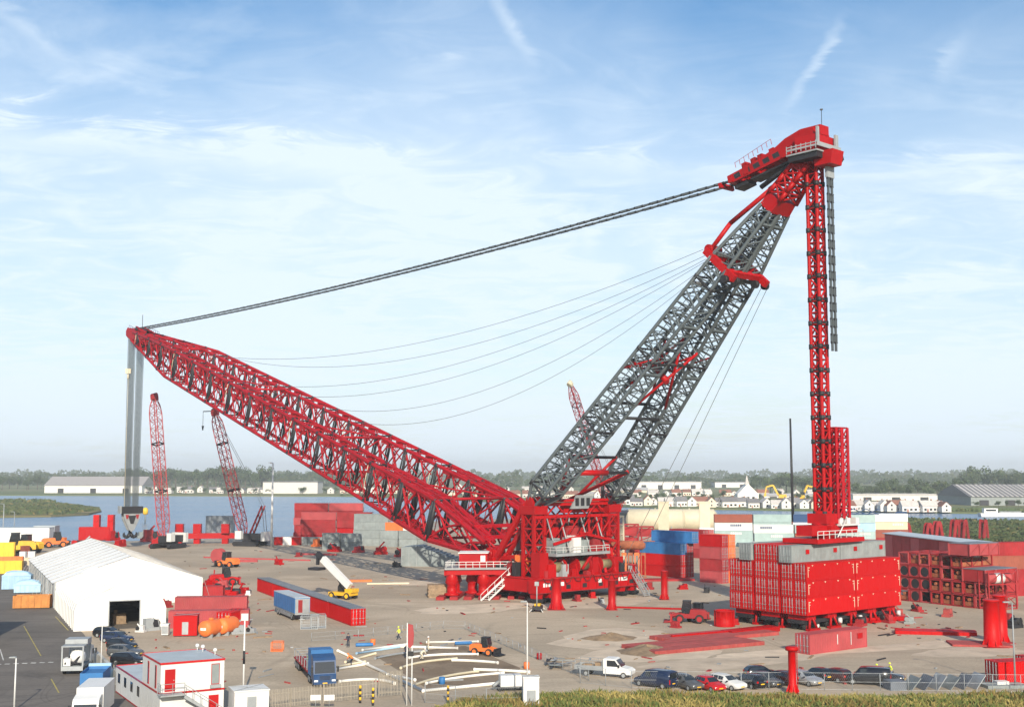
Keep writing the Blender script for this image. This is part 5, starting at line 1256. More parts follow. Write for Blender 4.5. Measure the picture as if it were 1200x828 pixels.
def truck_cab(t, x0, m, w_=1.24, h=3.2, grille=True):
    """lorry cab whose front is at x0, facing +x"""
    b = MB(); b.prism([(0, .55), (0, 1.35), (-.12, 1.5), (-.45, h - .55), (-.7, h - .25), (-2.0, h), (-2.15, h - .1), (-2.15, .75), (-1.3, .75), (-1.3, .55)], (x0, -w_, 0), (1, 0, 0), UP, (0, 2 * w_, 0)); cabm = b.build('cab', m, t)
    g = MB(); g.quad((x0 - .105 + .02, -w_ * .9, 1.62), (x0 - .105 + .02, w_ * .9, 1.62), (x0 - .40 + .02, w_ * .86, h - .7), (x0 - .40 + .02, -w_ * .86, h - .7)); g.build('windscreen', GLASS, t)
    for sy in (-1, 1):
        g = MB(); g.quad((x0 - .35, sy * (w_ + .006), 1.65), (x0 - 1.35, sy * (w_ + .006), 1.65), (x0 - 1.35, sy * (w_ + .006), 2.4), (x0 - .6, sy * (w_ + .006), 2.4)); g.build('side_window', GLASS, t)
        l_ = MB(); l_.box((x0 + .005, sy * (w_ - .28), .8), .04, .42, .2); l_.build('headlight', LAMPG, t)
        k = MB(); k.box((x0 - .1, sy * (w_ + .2), 2.0), .12, .22, .6); k.tube((x0 - .2, sy * w_, 2.25), (x0 - .1, sy * (w_ + .2), 2.2), .03, 4); k.build('mirror', BLACK, t)
    k = MB(); k.box((x0 + .03, 0, .55), .12, 2 * w_, .26); k.build('bumper', m, t)
    if grille:
        k = MB()
        for i in range(4): k.box((x0 + .012, 0, .92 + i * .12), .03, 1.2, .05)
        k.build('grille', BLACK, t)
    k = MB(); k.box((x0 + .1, 0, .55), .02, .52, .11); k.build('number_plate', YEL, t)
    return cabm
# blue lorry with a flat trailer
p = G(377, 806); hd_ = R(-72)
t = thing('flatbed_lorry', 'dark blue lorry pulling a flat trailer loaded with crates', 'lorry', (p.x, p.y + 1.2, .004), hd_)
truck_cab(t, 1.0, DBLUE, 1.27, 3.5)
m = MB(); m.b0(-3.4, -1.2, -1.27, 1.27, 1.0, 3.9); m.build('box_body', BLUE, t)
m = MB(); m.b0(-15.5, -3.5, -1.25, 1.25, 1.0, 1.2); m.b0(-15.5, -1.0, -.45, .45, .7, 1.0); m.build('flatbed', REDW, t)
for i in range(6):
    m = MB(); x = -14.9 + i * 2.1; m.tube((x, -1.22, 1.2), (x, -1.22, 2.2), .05, 4); m.tube((x, 1.22, 1.2), (x, 1.22, 2.2), .05, 4)
    if i < 5: m.tube((x, -1.22, 2.2), (x + 2.1, -1.22, 2.2), .04, 4); m.tube((x, 1.22, 2.2), (x + 2.1, 1.22, 2.2), .04, 4)
    m.tube((x, -1.22, 2.2), (x, 1.22, 2.2), .04, 4)
    m.build('stake_frame', LGREY, t)
for x in (-.2, -2.4, -3.3, -11.6, -12.8, -14.0):
    for sy in (-1, 1): wheel(t, x, sy * 1.05, .5, .34, rim=LGREY)
q = t.location
def onbed(x, y): return Vector((q.x, q.y, 0)) + Vector((math.cos(hd_) * x - math.sin(hd_) * y, math.sin(hd_) * x + math.cos(hd_) * y, 0))
for k, (x, y, L_, m_, lab) in enumerate(((-5.4, -.55, 1.6, LGREY, 'grey pallet load just behind the blue box of the lorry'), (-5.5, .6, 1.6, CREAM, 'cream sacks on the lorry trailer beside the grey pallet load'), (-8.0, 0, 2.0, HIVIS, 'yellow green pallet load in the middle of the lorry trailer'), (-11.2, .3, 1.8, LGREY, 'grey crate on the rear half of the lorry trailer'))):
    o = MB(); 
    for i in range(3): o.b0(-L_ / 2 + i * L_ / 3 + .03, -L_ / 2 + (i + 1) * L_ / 3 - .03, -.5, .5, .13, .8 + .1 * ((i + k) % 3))
    o.b0(-L_ / 2, L_ / 2, -.55, .55, 0, .12); ob = o.build('pallet_load', m_); c = onbed(x, y); ob.location = (c.x, c.y, 1.206); ob.rotation_euler = (0, 0, hd_); tag(ob, lab, 'pallet')
# white pickup with open bed
p = G(714, 792); h_ = R(-22)
t = thing('pickup_truck', 'white dropside pickup with cluttered grey bed by the fence', 'truck', (p.x, p.y, .004), h_)
b = MB(); b.prism([(2.9, .45), (2.95, .85), (2.55, 1.12), (1.75, 1.25), (1.05, 2.1), (.85, 2.2), (-.35, 2.2), (-.45, 2.1), (-.45, .45)], (0, -.95, 0), (1, 0, 0), UP, (0, 1.9, 0)); b.build('cab', WHITE, t)
g = MB(); g.quad((1.72, -.85, 1.30), (1.72, .85, 1.30), (1.10, .80, 2.07), (1.10, -.80, 2.07)); 
for v_ in g.v: v_.x += .03; v_.z += .015
g.build('windscreen', GLASS, t)
for sy in (-1, 1):
    g = MB(); g.quad((1.5, sy * .957, 1.3), (.0, sy * .957, 1.3), (.0, sy * .957, 2.0), (1.0, sy * .957, 2.0)); g.build('side_window', GLASS, t)
    l_ = MB(); l_.box((2.88, sy * .7, .82), .14, .36, .2); l_.build('headlight', LAMPG, t)
    l_ = MB(); l_.box((1.5, sy * 1.08, 1.4), .14, .22, .3); l_.build('mirror', BLACK, t)
b = MB(); b.b0(-4.0, -.5, -1.05, 1.05, .78, .9); b.b0(-4.0, -.5, -1.05, -1.0, .9, 1.3); b.b0(-4.0, -.5, 1.0, 1.05, .9, 1.3); b.b0(-4.0, -3.95, -1, 1, .9, 1.3); b.b0(-.55, -.5, -1.0, 1.0, .9, 2.0); b.build('dropside_bed', LGREY, t)
b = MB()
for i in range(4): b.tube((-3.9 + i * 1.1, -1.02, 1.3), (-3.9 + i * 1.1, -1.02, 1.9), .03, 4); b.tube((-3.9 + i * 1.1, 1.02, 1.3), (-3.9 + i * 1.1, 1.02, 1.9), .03, 4)
b.tube((-3.9, -1.02, 1.9), (-.6, -1.02, 1.9), .03, 4); b.tube((-3.9, 1.02, 1.9), (-.6, 1.02, 1.9), .03, 4); b.build('rack', LGREY, t)
for x in (2.0, -2.6):
    for sy in (-1, 1): wheel(t, x, sy * .85, .36, .24)
b = MB(); b.b0(-1.6, -.8, -.6, .3, .905, 1.6); b.b0(-3.4, -2.0, -.2, .7, .905, 1.2); b.b0(-3.0, -1.8, -.9, -.3, .905, 1.45); ob = b.build('tool_boxes', TIMBER, t)
ob.name = 'tool_box'
# white machine truck seen from behind on the road
p = G(82, 790); h_ = R(98)
t = thing('sweeper_truck', 'grey white open backed work truck standing on the asphalt by the tent', 'truck', (p.x, p.y + 2.4, .006), h_)
truck_cab(t, 3.6, WHITE, 1.25, 3.0)
m = MB(); m.b0(-3.0, 1.2, -1.25, 1.25, .85, 1.05); m.build('chassis', MGREY, t)
m = MB()
for x in (-2.9, 1.1):
    for sy in (-1, 1): m.b0(x - .08, x + .08, sy * 1.2 - .08, sy * 1.2 + .08, 1.05, 3.3)
m.b0(-3.0, 1.3, -1.3, 1.3, 3.3, 3.42); m.b0(-1.0, 1.3, -1.3, 1.3, 3.43, 3.95); m.build('frame', LGREY, t)
m = MB(); m.lathe([(.2, -.6), (.85, -.45), (.95, 0), (.85, .45), (.2, .6)], (-1.4, -.3, 1.95), 14, (1, .2, .2)); m.b0(-2.6, -1.2, .3, 1.1, 1.06, 1.9); m.build('hopper', WHITE, t)
m = MB(); m.tube((-2.6, .2, 1.1), (-1.6, -.9, 2.4), .12, 6); m.tube((-2.7, .9, 1.3), (-1.0, .2, 2.7), .1, 6); m.tube((-2.4, -.9, 1.2), (-2.4, .9, 1.6), .14, 6); m.build('pipework', BLACK, t)
m = MB(); m.b0(-3.06, -3.0, -1.25, 1.25, .55, 1.05); m.build('rear_bar', LGREY, t)
for x in (2.6, -1.8):
    for sy in (-1, 1): wheel(t, x, sy * 1.08, .48, .34)
# blue skip lorry and white lorry at the bottom left
p = G(111, 808); t = thing('blue_van', 'blue van with open top parked behind the white lorry', 'van', (p.x, p.y, .006), R(99))
truck_cab(t, 4.8, LBLUE, 1.2, 2.5)
m = MB(); m.b0(-2.3, 2.6, -1.2, 1.2, .75, .9); m.b0(-2.3, 2.6, -1.2, -1.12, .9, 2.2); m.b0(-2.3, 2.6, 1.12, 1.2, .9, 2.2); m.b0(2.52, 2.6, -1.12, 1.12, .9, 2.2); m.b0(-2.3, -2.22, -1.12, 1.12, .9, 2.2); m.b0(-2.2, 2.5, -1.1, 1.1, 1.6, 1.9); m.build('load_box', BLUE, t)
for x in (3.6, -1.2):
    for sy in (-1, 1): wheel(t, x, sy * 1.0, .42, .3)
p = G(97, 852); t = thing('white_lorry', 'white box lorry with rounded cab at the edge of the road', 'lorry', (p.x, p.y + 2.5, .006), R(-82))
truck_cab(t, 3.8, WHITE, 1.2, 3.0)
m = MB(); m.b0(-4.2, 1.4, -1.25, 1.25, 1.0, 3.5); m.build('box_body', WHITE, t); m = MB(); m.b0(-4.2, 1.6, -.5, .5, .6, 1.0); m.build('chassis', BLACK, t)
for x in (2.7, -2.6):
    for sy in (-1, 1): wheel(t, x, sy * 1.02, .46, .32)
# blue curtain trailer in the yard
u, v = dirs(R(-64.5)); k = G(345, 728) - u * 6.8 + v * 1.3
t = thing('curtain_trailer', 'blue curtain sided trailer beside the long red container row', 'trailer', (k.x, k.y, .004), R(-64.5))
m = MB(); m.b0(-6.7, 6.7, -1.27, 1.27, 1.3, 3.7); m.build('curtain_side', BLUE, t); m = MB(); m.b0(-6.75, 6.75, -1.29, 1.29, 3.705, 3.8); m.build('roof', ROOFG, t)
m = MB()
for i in range(11):
    for sy in (-1, 1): m.b0(-6.3 + i * 1.25, -6.25 + i * 1.25, sy * 1.28 - .01, sy * 1.28 + .01, 1.3, 3.65)
m.build('strap', DBLUE, t)
m = MB(); m.b0(-6.7, 6.7, -1.2, 1.2, 1.05, 1.29); m.b0(-5, 5, -1.22, -1.15, .45, 1.0); m.b0(6.71, 6.76, -1.2, 1.2, 1.3, 3.6); m.build('chassis', LGREY, t)
for x in (-4.4, -3.1, 4.6):
    for sy in (-1, 1): wheel(t, x, sy * 1.05, .48, .34)
m = MB(); m.b0(6.765, 6.79, -.7, .0, 1.4, 3.4); m.build('tail_panel', REDW, t)
# forklifts / loaders
def forklift(px, py, rz, paint, label, s_=1.0, dark=BLACK):
    p = G(px, py); t = thing('forklift', label, 'forklift', (p.x, p.y, .004), rz); t.scale = (s_, s_, s_)
    m = MB(); m.prism([(-1.5, .4), (-1.5, 1.2), (-.6, 1.35), (-.5, .9), (.9, .9), (1.1, .4)], (0, -.7, 0), (1, 0, 0), UP, (0, 1.4, 0)); m.build('body', paint, t)
    m = MB()
    for x in (-.5, .8):
        for sy in (-.62, .62): m.tube((x, sy, .9), (x - (.1 if x > 0 else -.1), sy, 2.3), .05, 5)
    m.b0(-.55, .8, -.68, .68, 2.3, 2.38); m.build('overhead_guard', dark, t)
    m = MB(); m.b0(-.45, .1, -.3, .3, .9, 1.1); m.b0(-.5, -.35, -.3, .3, 1.1, 1.6); m.build('seat', BLACK, t)
    m = MB()
    for sy in (-.4, .4): m.b0(1.15, 1.3, sy - .07, sy + .07, .15, 2.9)
    m.b0(1.2, 1.3, -.4, .4, 2.7, 2.85); m.b0(1.2, 1.3, -.4, .4, 1.2, 1.3); mast = m.build('mast', dark, t)
    m = MB()
    for sy in (-.35, .35): m.b0(1.31, 2.5, sy - .06, sy + .06, .12, .18); m.b0(1.31, 1.37, sy - .06, sy + .06, .12, .8)
    m.build('fork', BLACK, mast)
    for x in (-1.0, .75):
        for sy in (-1, 1): wheel(t, x, sy * .68, .36, .28, rim=paint)
    return t
def loader(px, py, rz, paint, label, s_=1.0, cat='loader'):
    p = G(px, py); t = thing('wheel_loader', label, cat, (p.x, p.y, .004), rz); t.scale = (s_, s_, s_)
    m = MB(); m.prism([(-2.0, .5), (-2.0, 1.15), (-1.7, 1.35), (-.3, 1.4), (-.2, .95), (.7, .95), (.9, .5)], (0, -.6, 0), (1, 0, 0), UP, (0, 1.2, 0)); m.build('body', paint, t)
    m = MB(); m.prism([(-.35, 1.0), (.55, 1.0), (.65, 1.4), (.4, 2.15), (-.3, 2.15)], (0, -.5, 0), (1, 0, 0), UP, (0, 1.0, 0)); m.build('cab', GLASS, t); m = MB(); m.b0(-.4, .5, -.56, .56, 2.152, 2.25)
    for x, x2 in ((-.36, -.31), (.62, .42)):
        for y in (-.52, .52): m.tube((x, y, 1.3), (x2, y, 2.16), .045, 4)
    m.build('cab_frame', BLACK, t)
    m = MB()
    for y in (-.4, .4): m.beam((.3, y, 1.0), (1.7, y, .75), .14, .22); m.tube((.5, y, .8), (1.5, y, .55), .06, 5)
    m.build('lift_arm', paint, t); m = MB(); m.prism([(1.6, .1), (2.4, .06), (2.45, .12), (1.8, .25), (1.75, .75), (1.9, .95), (1.65, .95), (1.55, .5)], (0, -.85, 0), (1, 0, 0), UP, (0, 1.7, 0)); m.build('bucket', REDW if paint in (RED, REDW) else BLACK, t)
    for x in (-1.2, .8):
        for sy in (-1, 1): wheel(t, x, sy * .68, .45, .34, rim=paint)
    return t
loader(569, 767, R(-28), ORNG, 'orange wheeled loader with black cab beyond the pipe layout', 1.05)
loader(266, 664, R(150), ORNG, 'orange wheel loader parked beside a red reel in the far yard', 1.7)
loader(806, 729, R(170), REDW, 'dark red wheel loader beside the bright red drum', 1.55)
loader(818, 727, R(60), REDW, 'dark red loader parked between another loader and the red drum', 1.3)
loader(264, 685, R(20), RED, 'red wheel loader beyond the tent corner', 1.7)
loader(66, 641, R(30), ORNG, 'orange loader at the quay end of the road', 2.2)
loader(18, 649, R(200), YEL, 'yellow wheel loader in front of the white quay sheds', 2.8)
loader(31, 647, R(170), YEL, 'yellow wheel loader facing the road beside another loader', 2.4)
# telescopic lift with raised white boom
p = G(402, 701); t = thing('boom_lift', 'white telescopic boom lift with yellow chassis beside the red container row', 'lift', (p.x, p.y, .004), R(150))
m = MB(); m.b0(-2.6, 2.6, -1.25, 1.25, .7, 1.3); m.b0(-2.9, -1.2, -1.1, 1.1, 1.3, 2.0); m.build('chassis', YEL, t)
m = MB(); m.prism([(-1.2, 1.31), (1.4, 1.31), (1.4, 2.2), (.6, 3.4), (-.8, 3.4)], (0, -1.1, 0), (1, 0, 0), UP, (0, 1.0, 0)); m.build('cab', BLACK, t)
m = MB(); m.beam((-2.0, .5, 2.4), (4.6, .5, 7.4), 1.0, 1.2); m.build('boom', WHITE, t); m = MB(); m.beam((4.4, .5, 7.3), (6.0, .5, 8.4), .8, .9); m.beam((5.8, .5, 8.4), (5.9, .5, 6.2), .5, .5); m.b0(4.8, 7.4, -.6, 1.6, 5.2, 5.7); m.tube((-1.0, .5, 1.5), (2.4, .5, 5.4), .22, 8); m.build('boom_end', BLACK, t)
for x in (-1.8, 1.8):
    for sy in (-1, 1): wheel(t, x, sy * 1.15, .65, .5, rim=YEL)
# small work lifts near the crane
def worklift(px, py, rz, label):
    p = G(px, py); t = thing('work_lift', label, 'lift', (p.x, p.y, .004), rz)
    m = MB(); m.b0(-1.3, 1.3, -.75, .75, .45, 1.0); m.build('chassis', BLACK, t); m = MB(); m.b0(-.6, .9, -.5, .5, 1.0, 1.35); m.build('cover', YEL, t)
    m = MB(); m.tube((-.8, 0, 1.0), (-.8, 0, 4.6), .12, 6); m.box((-.8, 0, 4.8), .5, .7, .7); m.build('lamp_mast', LGREY, t)
    m = MB()
    for a in (-1, 1):
        for sy in (-1, 1): m.tube((a * 1.1, sy * .7, .6), (a * 1.7, sy * 1.2, .05), .07, 5)
    m.build('outrigger', WHITE, t)
    for x in (-.8, .8):
        for sy in (-1, 1): wheel(t, x, sy * .68, .34, .26)
worklift(630, 716, R(80), 'small wheeled lighting mast standing before the crane carriage'); worklift(740, 692, R(70), 'small wheeled work lift beside the orange red pillar')
for o in list(protos.values()):
    for ch in list(o.children_recursive): bpy.data.objects.remove(ch)
    bpy.data.objects.remove(o)

# ------------------------------------------------------------ people
def person_mesh(pose):
    J = {'stand': dict(hip=(0, 0, .95), chest=(0, 0, 1.32), neck=(0, 0, 1.50), head=(.02, 0, 1.66), ls=(0, .2, 1.43), le=(.02, .27, 1.15), lw=(.08, .26, .88), rs=(0, -.2, 1.43), re=(.02, -.27, 1.15), rw=(.10, -.25, .9), lh=(0, .1, .93), lk=(.03, .12, .5), la=(0, .13, .08), rh=(0, -.1, .93), rk=(.03, -.12, .5), ra=(.0, -.13, .08)),
         'walk': dict(hip=(0, 0, .93), chest=(.03, 0, 1.3), neck=(.05, 0, 1.48), head=(.09, 0, 1.64), ls=(.03, .2, 1.41), le=(-.1, .26, 1.16), lw=(.0, .26, .92), rs=(.03, -.2, 1.41), re=(.14, -.26, 1.16), rw=(.3, -.22, 1.0), lh=(0, .1, .91), lk=(.2, .11, .52), la=(.25, .11, .08), rh=(0, -.1, .91), rk=(.0, -.11, .48), ra=(-.28, -.11, .12)),
         'bend': dict(hip=(-.1, 0, .86), chest=(.22, 0, 1.1), neck=(.38, 0, 1.18), head=(.5, 0, 1.24), ls=(.28, .2, 1.12), le=(.42, .24, .86), lw=(.55, .18, .66), rs=(.28, -.2, 1.12), re=(.42, -.24, .86), rw=(.55, -.18, .66), lh=(-.1, .1, .84), lk=(.08, .14, .47), la=(-.08, .15, .08), rh=(-.1, -.1, .84), rk=(.1, -.14, .47), ra=(.1, -.15, .08))}[pose]
    V_ = []; E = []; Rr = []
    def add(p, r, par=None):
        V_.append(p); Rr.append(r)
        if par is not None: E.append((par, len(V_) - 1))
        return len(V_) - 1
    hip = add(J['hip'], .15); ch = add(J['chest'], .17, hip); nk = add(J['neck'], .07, ch); hdv = add(J['head'], .10, nk); top = add((J['head'][0], 0, J['head'][2] + .1), .08, hdv)
    for s_ in 'lr':
        a = add(J[s_ + 's'], .075, ch); b_ = add(J[s_ + 'e'], .055, a); c = add(J[s_ + 'w'], .042, b_); w_ = Vector(J[s_ + 'w']); d_ = (w_ - Vector(J[s_ + 'e'])).normalized(); add(tuple(w_ + d_ * .12), .04, c)
        a = add(J[s_ + 'h'], .10, hip); b_ = add(J[s_ + 'k'], .07, a); c = add(J[s_ + 'a'], .055, b_); q_ = J[s_ + 'a']; add((q_[0] + .17, q_[1], .05), .045, c)
    me = bpy.data.meshes.new('person_skeleton'); me.from_pydata(V_, E, [])
    ob = bpy.data.objects.new('person_skeleton', me); col.objects.link(ob)
    sk = ob.modifiers.new('skin', 'SKIN'); ob.modifiers.new('sub', 'SUBSURF').levels = 1
    for i, r in enumerate(Rr): me.skin_vertices[0].data[i].radius = (r, r)
    me.skin_vertices[0].data[0].use_root = True
    dg = bpy.context.evaluated_depsgraph_get(); dg.update(); ev = ob.evaluated_get(dg); res = bpy.data.meshes.new_from_object(ev)
    bpy.data.objects.remove(ob); res.name = 'person'
    return res, J
PM = {k: person_mesh(k) for k in ('stand', 'walk', 'bend')}
def person(px, py, rz, pose, top, legs, label, helmet=WHITE, z=0.0):
    base, J = PM[pose]; me = base.copy(); me.materials.clear()
    for m in (SKIN, top, legs, BLACK): me.materials.append(m)
    zn = J['neck'][2] - .02; hipz = J['hip'][2] - .02
    for f in me.polygons:
        c = f.center; f.use_smooth = True
        wr_ = min((Vector(J['lw']) - c).length, (Vector(J['rw']) - c).length)
        f.material_index = 3 if c.z < .16 else 0 if (c - Vector(J['head'])).length < .16 or wr_ < .09 else 2 if c.z < hipz and (c.z < .8 or abs(c.y) < .2) else 1
    p = G(px, py, z); o = link('person', me); o.location = (p.x, p.y, z + .01); o.rotation_euler = (0, 0, rz); o.scale = (1.04, 1.04, 1.04)
    h = MB(); hx = Vector(J['head']) + Vector((0, 0, .07)); h.lathe([(.16, -.01), (.135, .0), (.13, .06), (.09, .11), (.02, .13)], hx, 12); h.build('helmet', helmet, o)
    tag(o, label, 'person'); return o
person(467.5, 749, R(200), 'walk', HIVIS, NAVY, 'worker in yellow hi-vis jacket walking by the barrier fence', HIVIS)
person(408, 758, R(260), 'stand', NAVY, NAVY, 'person in dark clothes standing beside the blue pipe', NAVY)
person(412, 779, R(160), 'bend', HIORG, NAVY, 'worker in orange jacket bending over white pipes', HIORG)
person(502, 762, R(200), 'stand', BEIGE, BEIGE, 'worker in pale overalls standing among the pipes', WHITE)
person(494, 773, R(30), 'bend', BEIGE, BEIGE, 'worker in pale overalls bending over a pipe', WHITE)
person(476, 771, R(80), 'stand', NAVY, NAVY, 'person in dark clothes beside the flag poles')
person(1028, 797, R(230), 'stand', HIVIS, NAVY, 'person in yellow vest standing beside the black van', HIVIS)
person(1044, 795, R(180), 'walk', HIVIS, NAVY, 'person in yellow vest walking behind the black cars', HIVIS)
# ------------------------------------------------------------ yard equipment
def pillar(px, py, h, r0, r1, m, label, flare=False, mat_=True):
    p = G(px, py); t = thing('steel_pillar', label, 'pillar', (p.x, p.y, .004))
    b = MB()
    b.lathe([(r0 * 1.12, .06), (r0 * 1.12, .16), (r0, .2), (lerp(r0, r1, .5), h * .5), (r1, h - .2), (r1 * 1.12, h - .18), (r1 * 1.12, h)], n=24); b.build('shaft', m, t)
    f = MB()
    for i in range(8): a = i * math.pi / 4; f.prism([(0, 0), (.35, 0), (0, .9)], (math.cos(a) * (r0 - .02), math.sin(a) * (r0 - .02), .19), (math.cos(a), math.sin(a), 0), UP, (-math.sin(a) * .06, math.cos(a) * .06, 0))
    f.build('stiffener', m, t)
    g = MB(); g.b0(-r0 * 1.5, r0 * 1.5, -r0 * 1.5, r0 * 1.5, 0, .055); g.build('base_plate', REDW, t)
    l_ = MB()
    for i in range(int(h / .35)): l_.tube((r1 + .12, -.2, .4 + i * .35), (r1 + .12, .2, .4 + i * .35), .02, 4)
    l_.tube((r1 + .12, -.2, .3), (r1 + .12, -.2, h), .025, 4); l_.tube((r1 + .12, .2, .3), (r1 + .12, .2, h), .025, 4); l_.build('ladder', m, t)
    return t
pillar(652, 713.5, 5.5, 1.05, .72, RED, 'red tapered steel pillar close before the crane carriage')
pillar(717, 714, 5.2, .66, .62, ORNG if False else RED, 'slim red steel pillar between the crane and the red drum')
pillar(741.5, 689, 5.0, .85, .8, RED, 'stout red steel pillar in front of the rusty pipe pile')
pillar(778.5, 702, 5.4, .62, .6, RED, 'slim red steel pillar before the blue and red containers')
pillar(1163, 757, 6.4, 1.12, 1.0, REDP, 'stout bright red pillar on a red mat beside the tower frames'); pillar(1172.5, 752, 6.6, 1.05, .85, REDP, 'tapered bright red pillar standing behind a stouter one')
pillar(929, 812, 5.0, .42, .42, REDP, 'bright red round post with wide cap among the parked cars')
# cap on the last pillar
for o in bpy.data.objects:
    if o.get('label', '').startswith('bright red round post'):
        c = MB(); c.lathe([(.45, 4.55), (.7, 4.62), (.72, 4.95), (.5, 5.05)], n=20); c.build('cap', REDP, o)
# red drum
p = G(849, 733); t = thing('steel_drum', 'large bright red steel drum beside the ballast stack', 'drum', (p.x, p.y, .004))
MB().lathe([(1.65, 0), (1.65, .12), (1.55, .16), (1.55, 2.3), (1.65, 2.34), (1.65, 2.45), (1.3, 2.45), (1.3, 2.2), (.2, 2.2)], n=28).build('shell', REDP, t)
m = MB()
for i in range(12): a = i * math.pi / 6; m.box((math.cos(a) * 1.58, math.sin(a) * 1.58, 1.25), .06, .12, 2.1, a)
m.build('rib', REDP, t)
# steel mats: platform of beams
def mats(px, py, n, L_, w_, rz, label, m=REDW, h=.35, lines=None):
    p = G(px, py); t = thing('steel_mat', label, 'mat', (p.x, p.y, .004), rz)
    me = MB(); me.b0(-L_ / 2, L_ / 2, -w_ / 2 + .03, w_ / 2 - .03, 0, h)
    for i in range(int(L_ / 1.5)): me.b0(-L_ / 2 + .6 + i * 1.5, -L_ / 2 + .75 + i * 1.5, -w_ / 2 - .02, -w_ / 2 + .03, .08, h - .05)
    mesh = me.mesh('beam', m)
    for i in range(n): o = link('beam', mesh, t); o.location = (rr_.uniform(-.15, .15), (i - (n - 1) / 2) * w_, rr_.uniform(0, .02))
    return t
for i, (px, py, n_) in enumerate(((812, 757, 5), (838, 746, 4))):
    mats(px, py, n_, 19, 1.55, R(30), 'dusty red steel mat platform, %s of two' % ('wider' if i == 0 else 'narrower'), DUSTY, .5)
mats(842, 745, 1, 17, .5, R(30), 'red steel rail lying along the mat platform', RED, .75)
mats(880, 741, 2, 10, 1.2, R(34), 'red steel beams stacked beside the ballast trailers', RED, .7)
mats(1028, 727, 3, 10, 1.0, R(20), 'red beams lying at the far end of the ballast stack', RED, .7)
mats(1096, 742, 2, 11.5, 1.7, R(-12), 'bright red steel plate lying flat near the tower frames', REDP, .5)
mats(1148, 755, 3, 8, 1.6, R(-10), 'faded red mat under the two stout pillars', DUSTY, .25)
mats(760, 713, 1, 13, .35, R(-14), 'thin red lattice beam lying between the pillars and the forklift', RED, .3)
mats(765, 680, 3, 18, 1.2, R(8), 'worn red beams lying before the blue and red containers', REDW, .4)
mats(400, 637, 2, 22, 1.0, R(-8), 'orange red beams lying before the grey piles under the boom', RED, .7)
mats(372, 650, 1, 12, .8, R(-12), 'faded red beam lying in the far yard', PINK, .5)
mats(420, 681, 2, 6, .8, R(6), 'orange red timbers lying beside the boom lift', ORNG, .4)
mats(300, 655, 1, 34, .45, R(-20), 'long faded red rail lying across the far yard', PINK, .35)
mats(455, 684, 1, 9, .5, R(8), 'pale timber beam lying in the yard beside orange ones', CREAM, .3)
mats(282, 658, 2, 9, .7, R(0), 'red tube bundle lying beside the orange forklift', PINK, .6)
mats(520, 692, 1, .1, .1, 0, 'small red steel offcut lying under the boom', RED, .1)
# soil heaps and sand spreads
def blob(name, px, py, rx, ry, h, m, label=None, seed=0, rz=0):
    r_ = random.Random(seed); p = G(px, py); mb = MB(); nr, na = 6, 22; ph = [r_.uniform(0, 6.28) for _ in range(4)]
    V_ = []
    for i in range(nr + 1):
        f = i / nr
        for j in range(na):
            a = 2 * math.pi * j / na; k = 1 + .16 * math.sin(2 * a + ph[0]) + .10 * math.sin(3 * a + ph[1]) + .07 * math.sin(7 * a + ph[2])
            x = f * k * rx * math.cos(a); y = f * k * ry * math.sin(a); z = h * (1 - f ** 1.6) * (1 + .25 * math.sin(3 * a + ph[3] + f * 3)) if f < 1 else 0
            V_.append((p.x + x * math.cos(rz) - y * math.sin(rz), p.y + x * math.sin(rz) + y * math.cos(rz), .008 + max(0, z) + (.0 if f < 1 else 0)))
    mb.v = [Vector(q) for q in V_]
    for i in range(nr):
        for j in range(na): k = (j + 1) % na; mb.face((i * na + j, (i + 1) * na + j, (i + 1) * na + k, i * na + k), True)
    o = mb.build(name, m)
    if label: tag(o, label, 'heap')
    else: structure(o)
    return o
blob('soil_heap', 716, 748, 3.6, 3.0, .75, SOIL, 'brown soil heap beside the dusty red mats', 1); blob('soil_heap', 757, 763, 4.0, 4.0, .8, SOIL, 'brown soil heap right at the end of the red mats', 2)
for k, (px, py, rx, ry) in enumerate(((725, 748, 11, 9), (765, 764, 9, 8), (560, 712, 13, 6), (690, 706, 16, 7), (1140, 763, 10, 3.5), (1060, 757, 16, 3), (860, 775, 16, 3.5), (490, 683, 8, 5), (905, 765, 9, 3), (640, 700, 10, 5))):
    blob('sand_spread', px, py, rx, ry, .03, SAND, None, 20 + k, R(25))
# hay coloured timber stack
p = G(517, 699); t = thing('timber_stack', 'square stack of brown timbers beside the operator platform', 'timber', (p.x, p.y, .004), R(8))
bm_ = MB().b0(-2.6, 2.6, -.24, .24, 0, .34).mesh('timber', TIMBER)
for r in range(7):
    for i in range(7): o = link('timber', bm_, t); o.location = (rr_.uniform(-.1, .1), (i - 3) * .5, r * .35)
# grey sloped frames under the boom
def wedge(px, py, L_, W_, h0, h1, rz, label):
    p = G(px, py); t = thing('grating_frame', label, 'frame', (p.x, p.y, .004), rz)
    m = MB(); m.prism([(-L_ / 2, 0), (L_ / 2, 0), (L_ / 2, h1), (-L_ / 2 * .4, h0), (-L_ / 2, h0 * .92)], (0, -W_ / 2, 0), (1, 0, 0), UP, (0, W_, 0)); m.build('casing', MGREY, t)
    m = MB(); 
    for i in range(9): x = -L_ / 2 * .35 + i * L_ * .67 / 9; z = lerp(h0, h1, (x + L_ * .2) / (L_ * .7)); m.b0(x, x + L_ * .055, -W_ / 2 + .3, W_ / 2 - .3, z - .1, z + .08)
    m.build('slat', TARP, t)
    m = MB()
    for i in range(8): x = -L_ / 2 + .1 + i * (L_ - .2) / 7; m.b0(x - .05, x + .05, -W_ / 2 - .06, -W_ / 2 - .003, 0, min(h0 * .9, lerp(h0, h1, max(0, (x + L_ * .2) / (L_ * .7))) - .05))
    m.build('rib', LGREY, t)
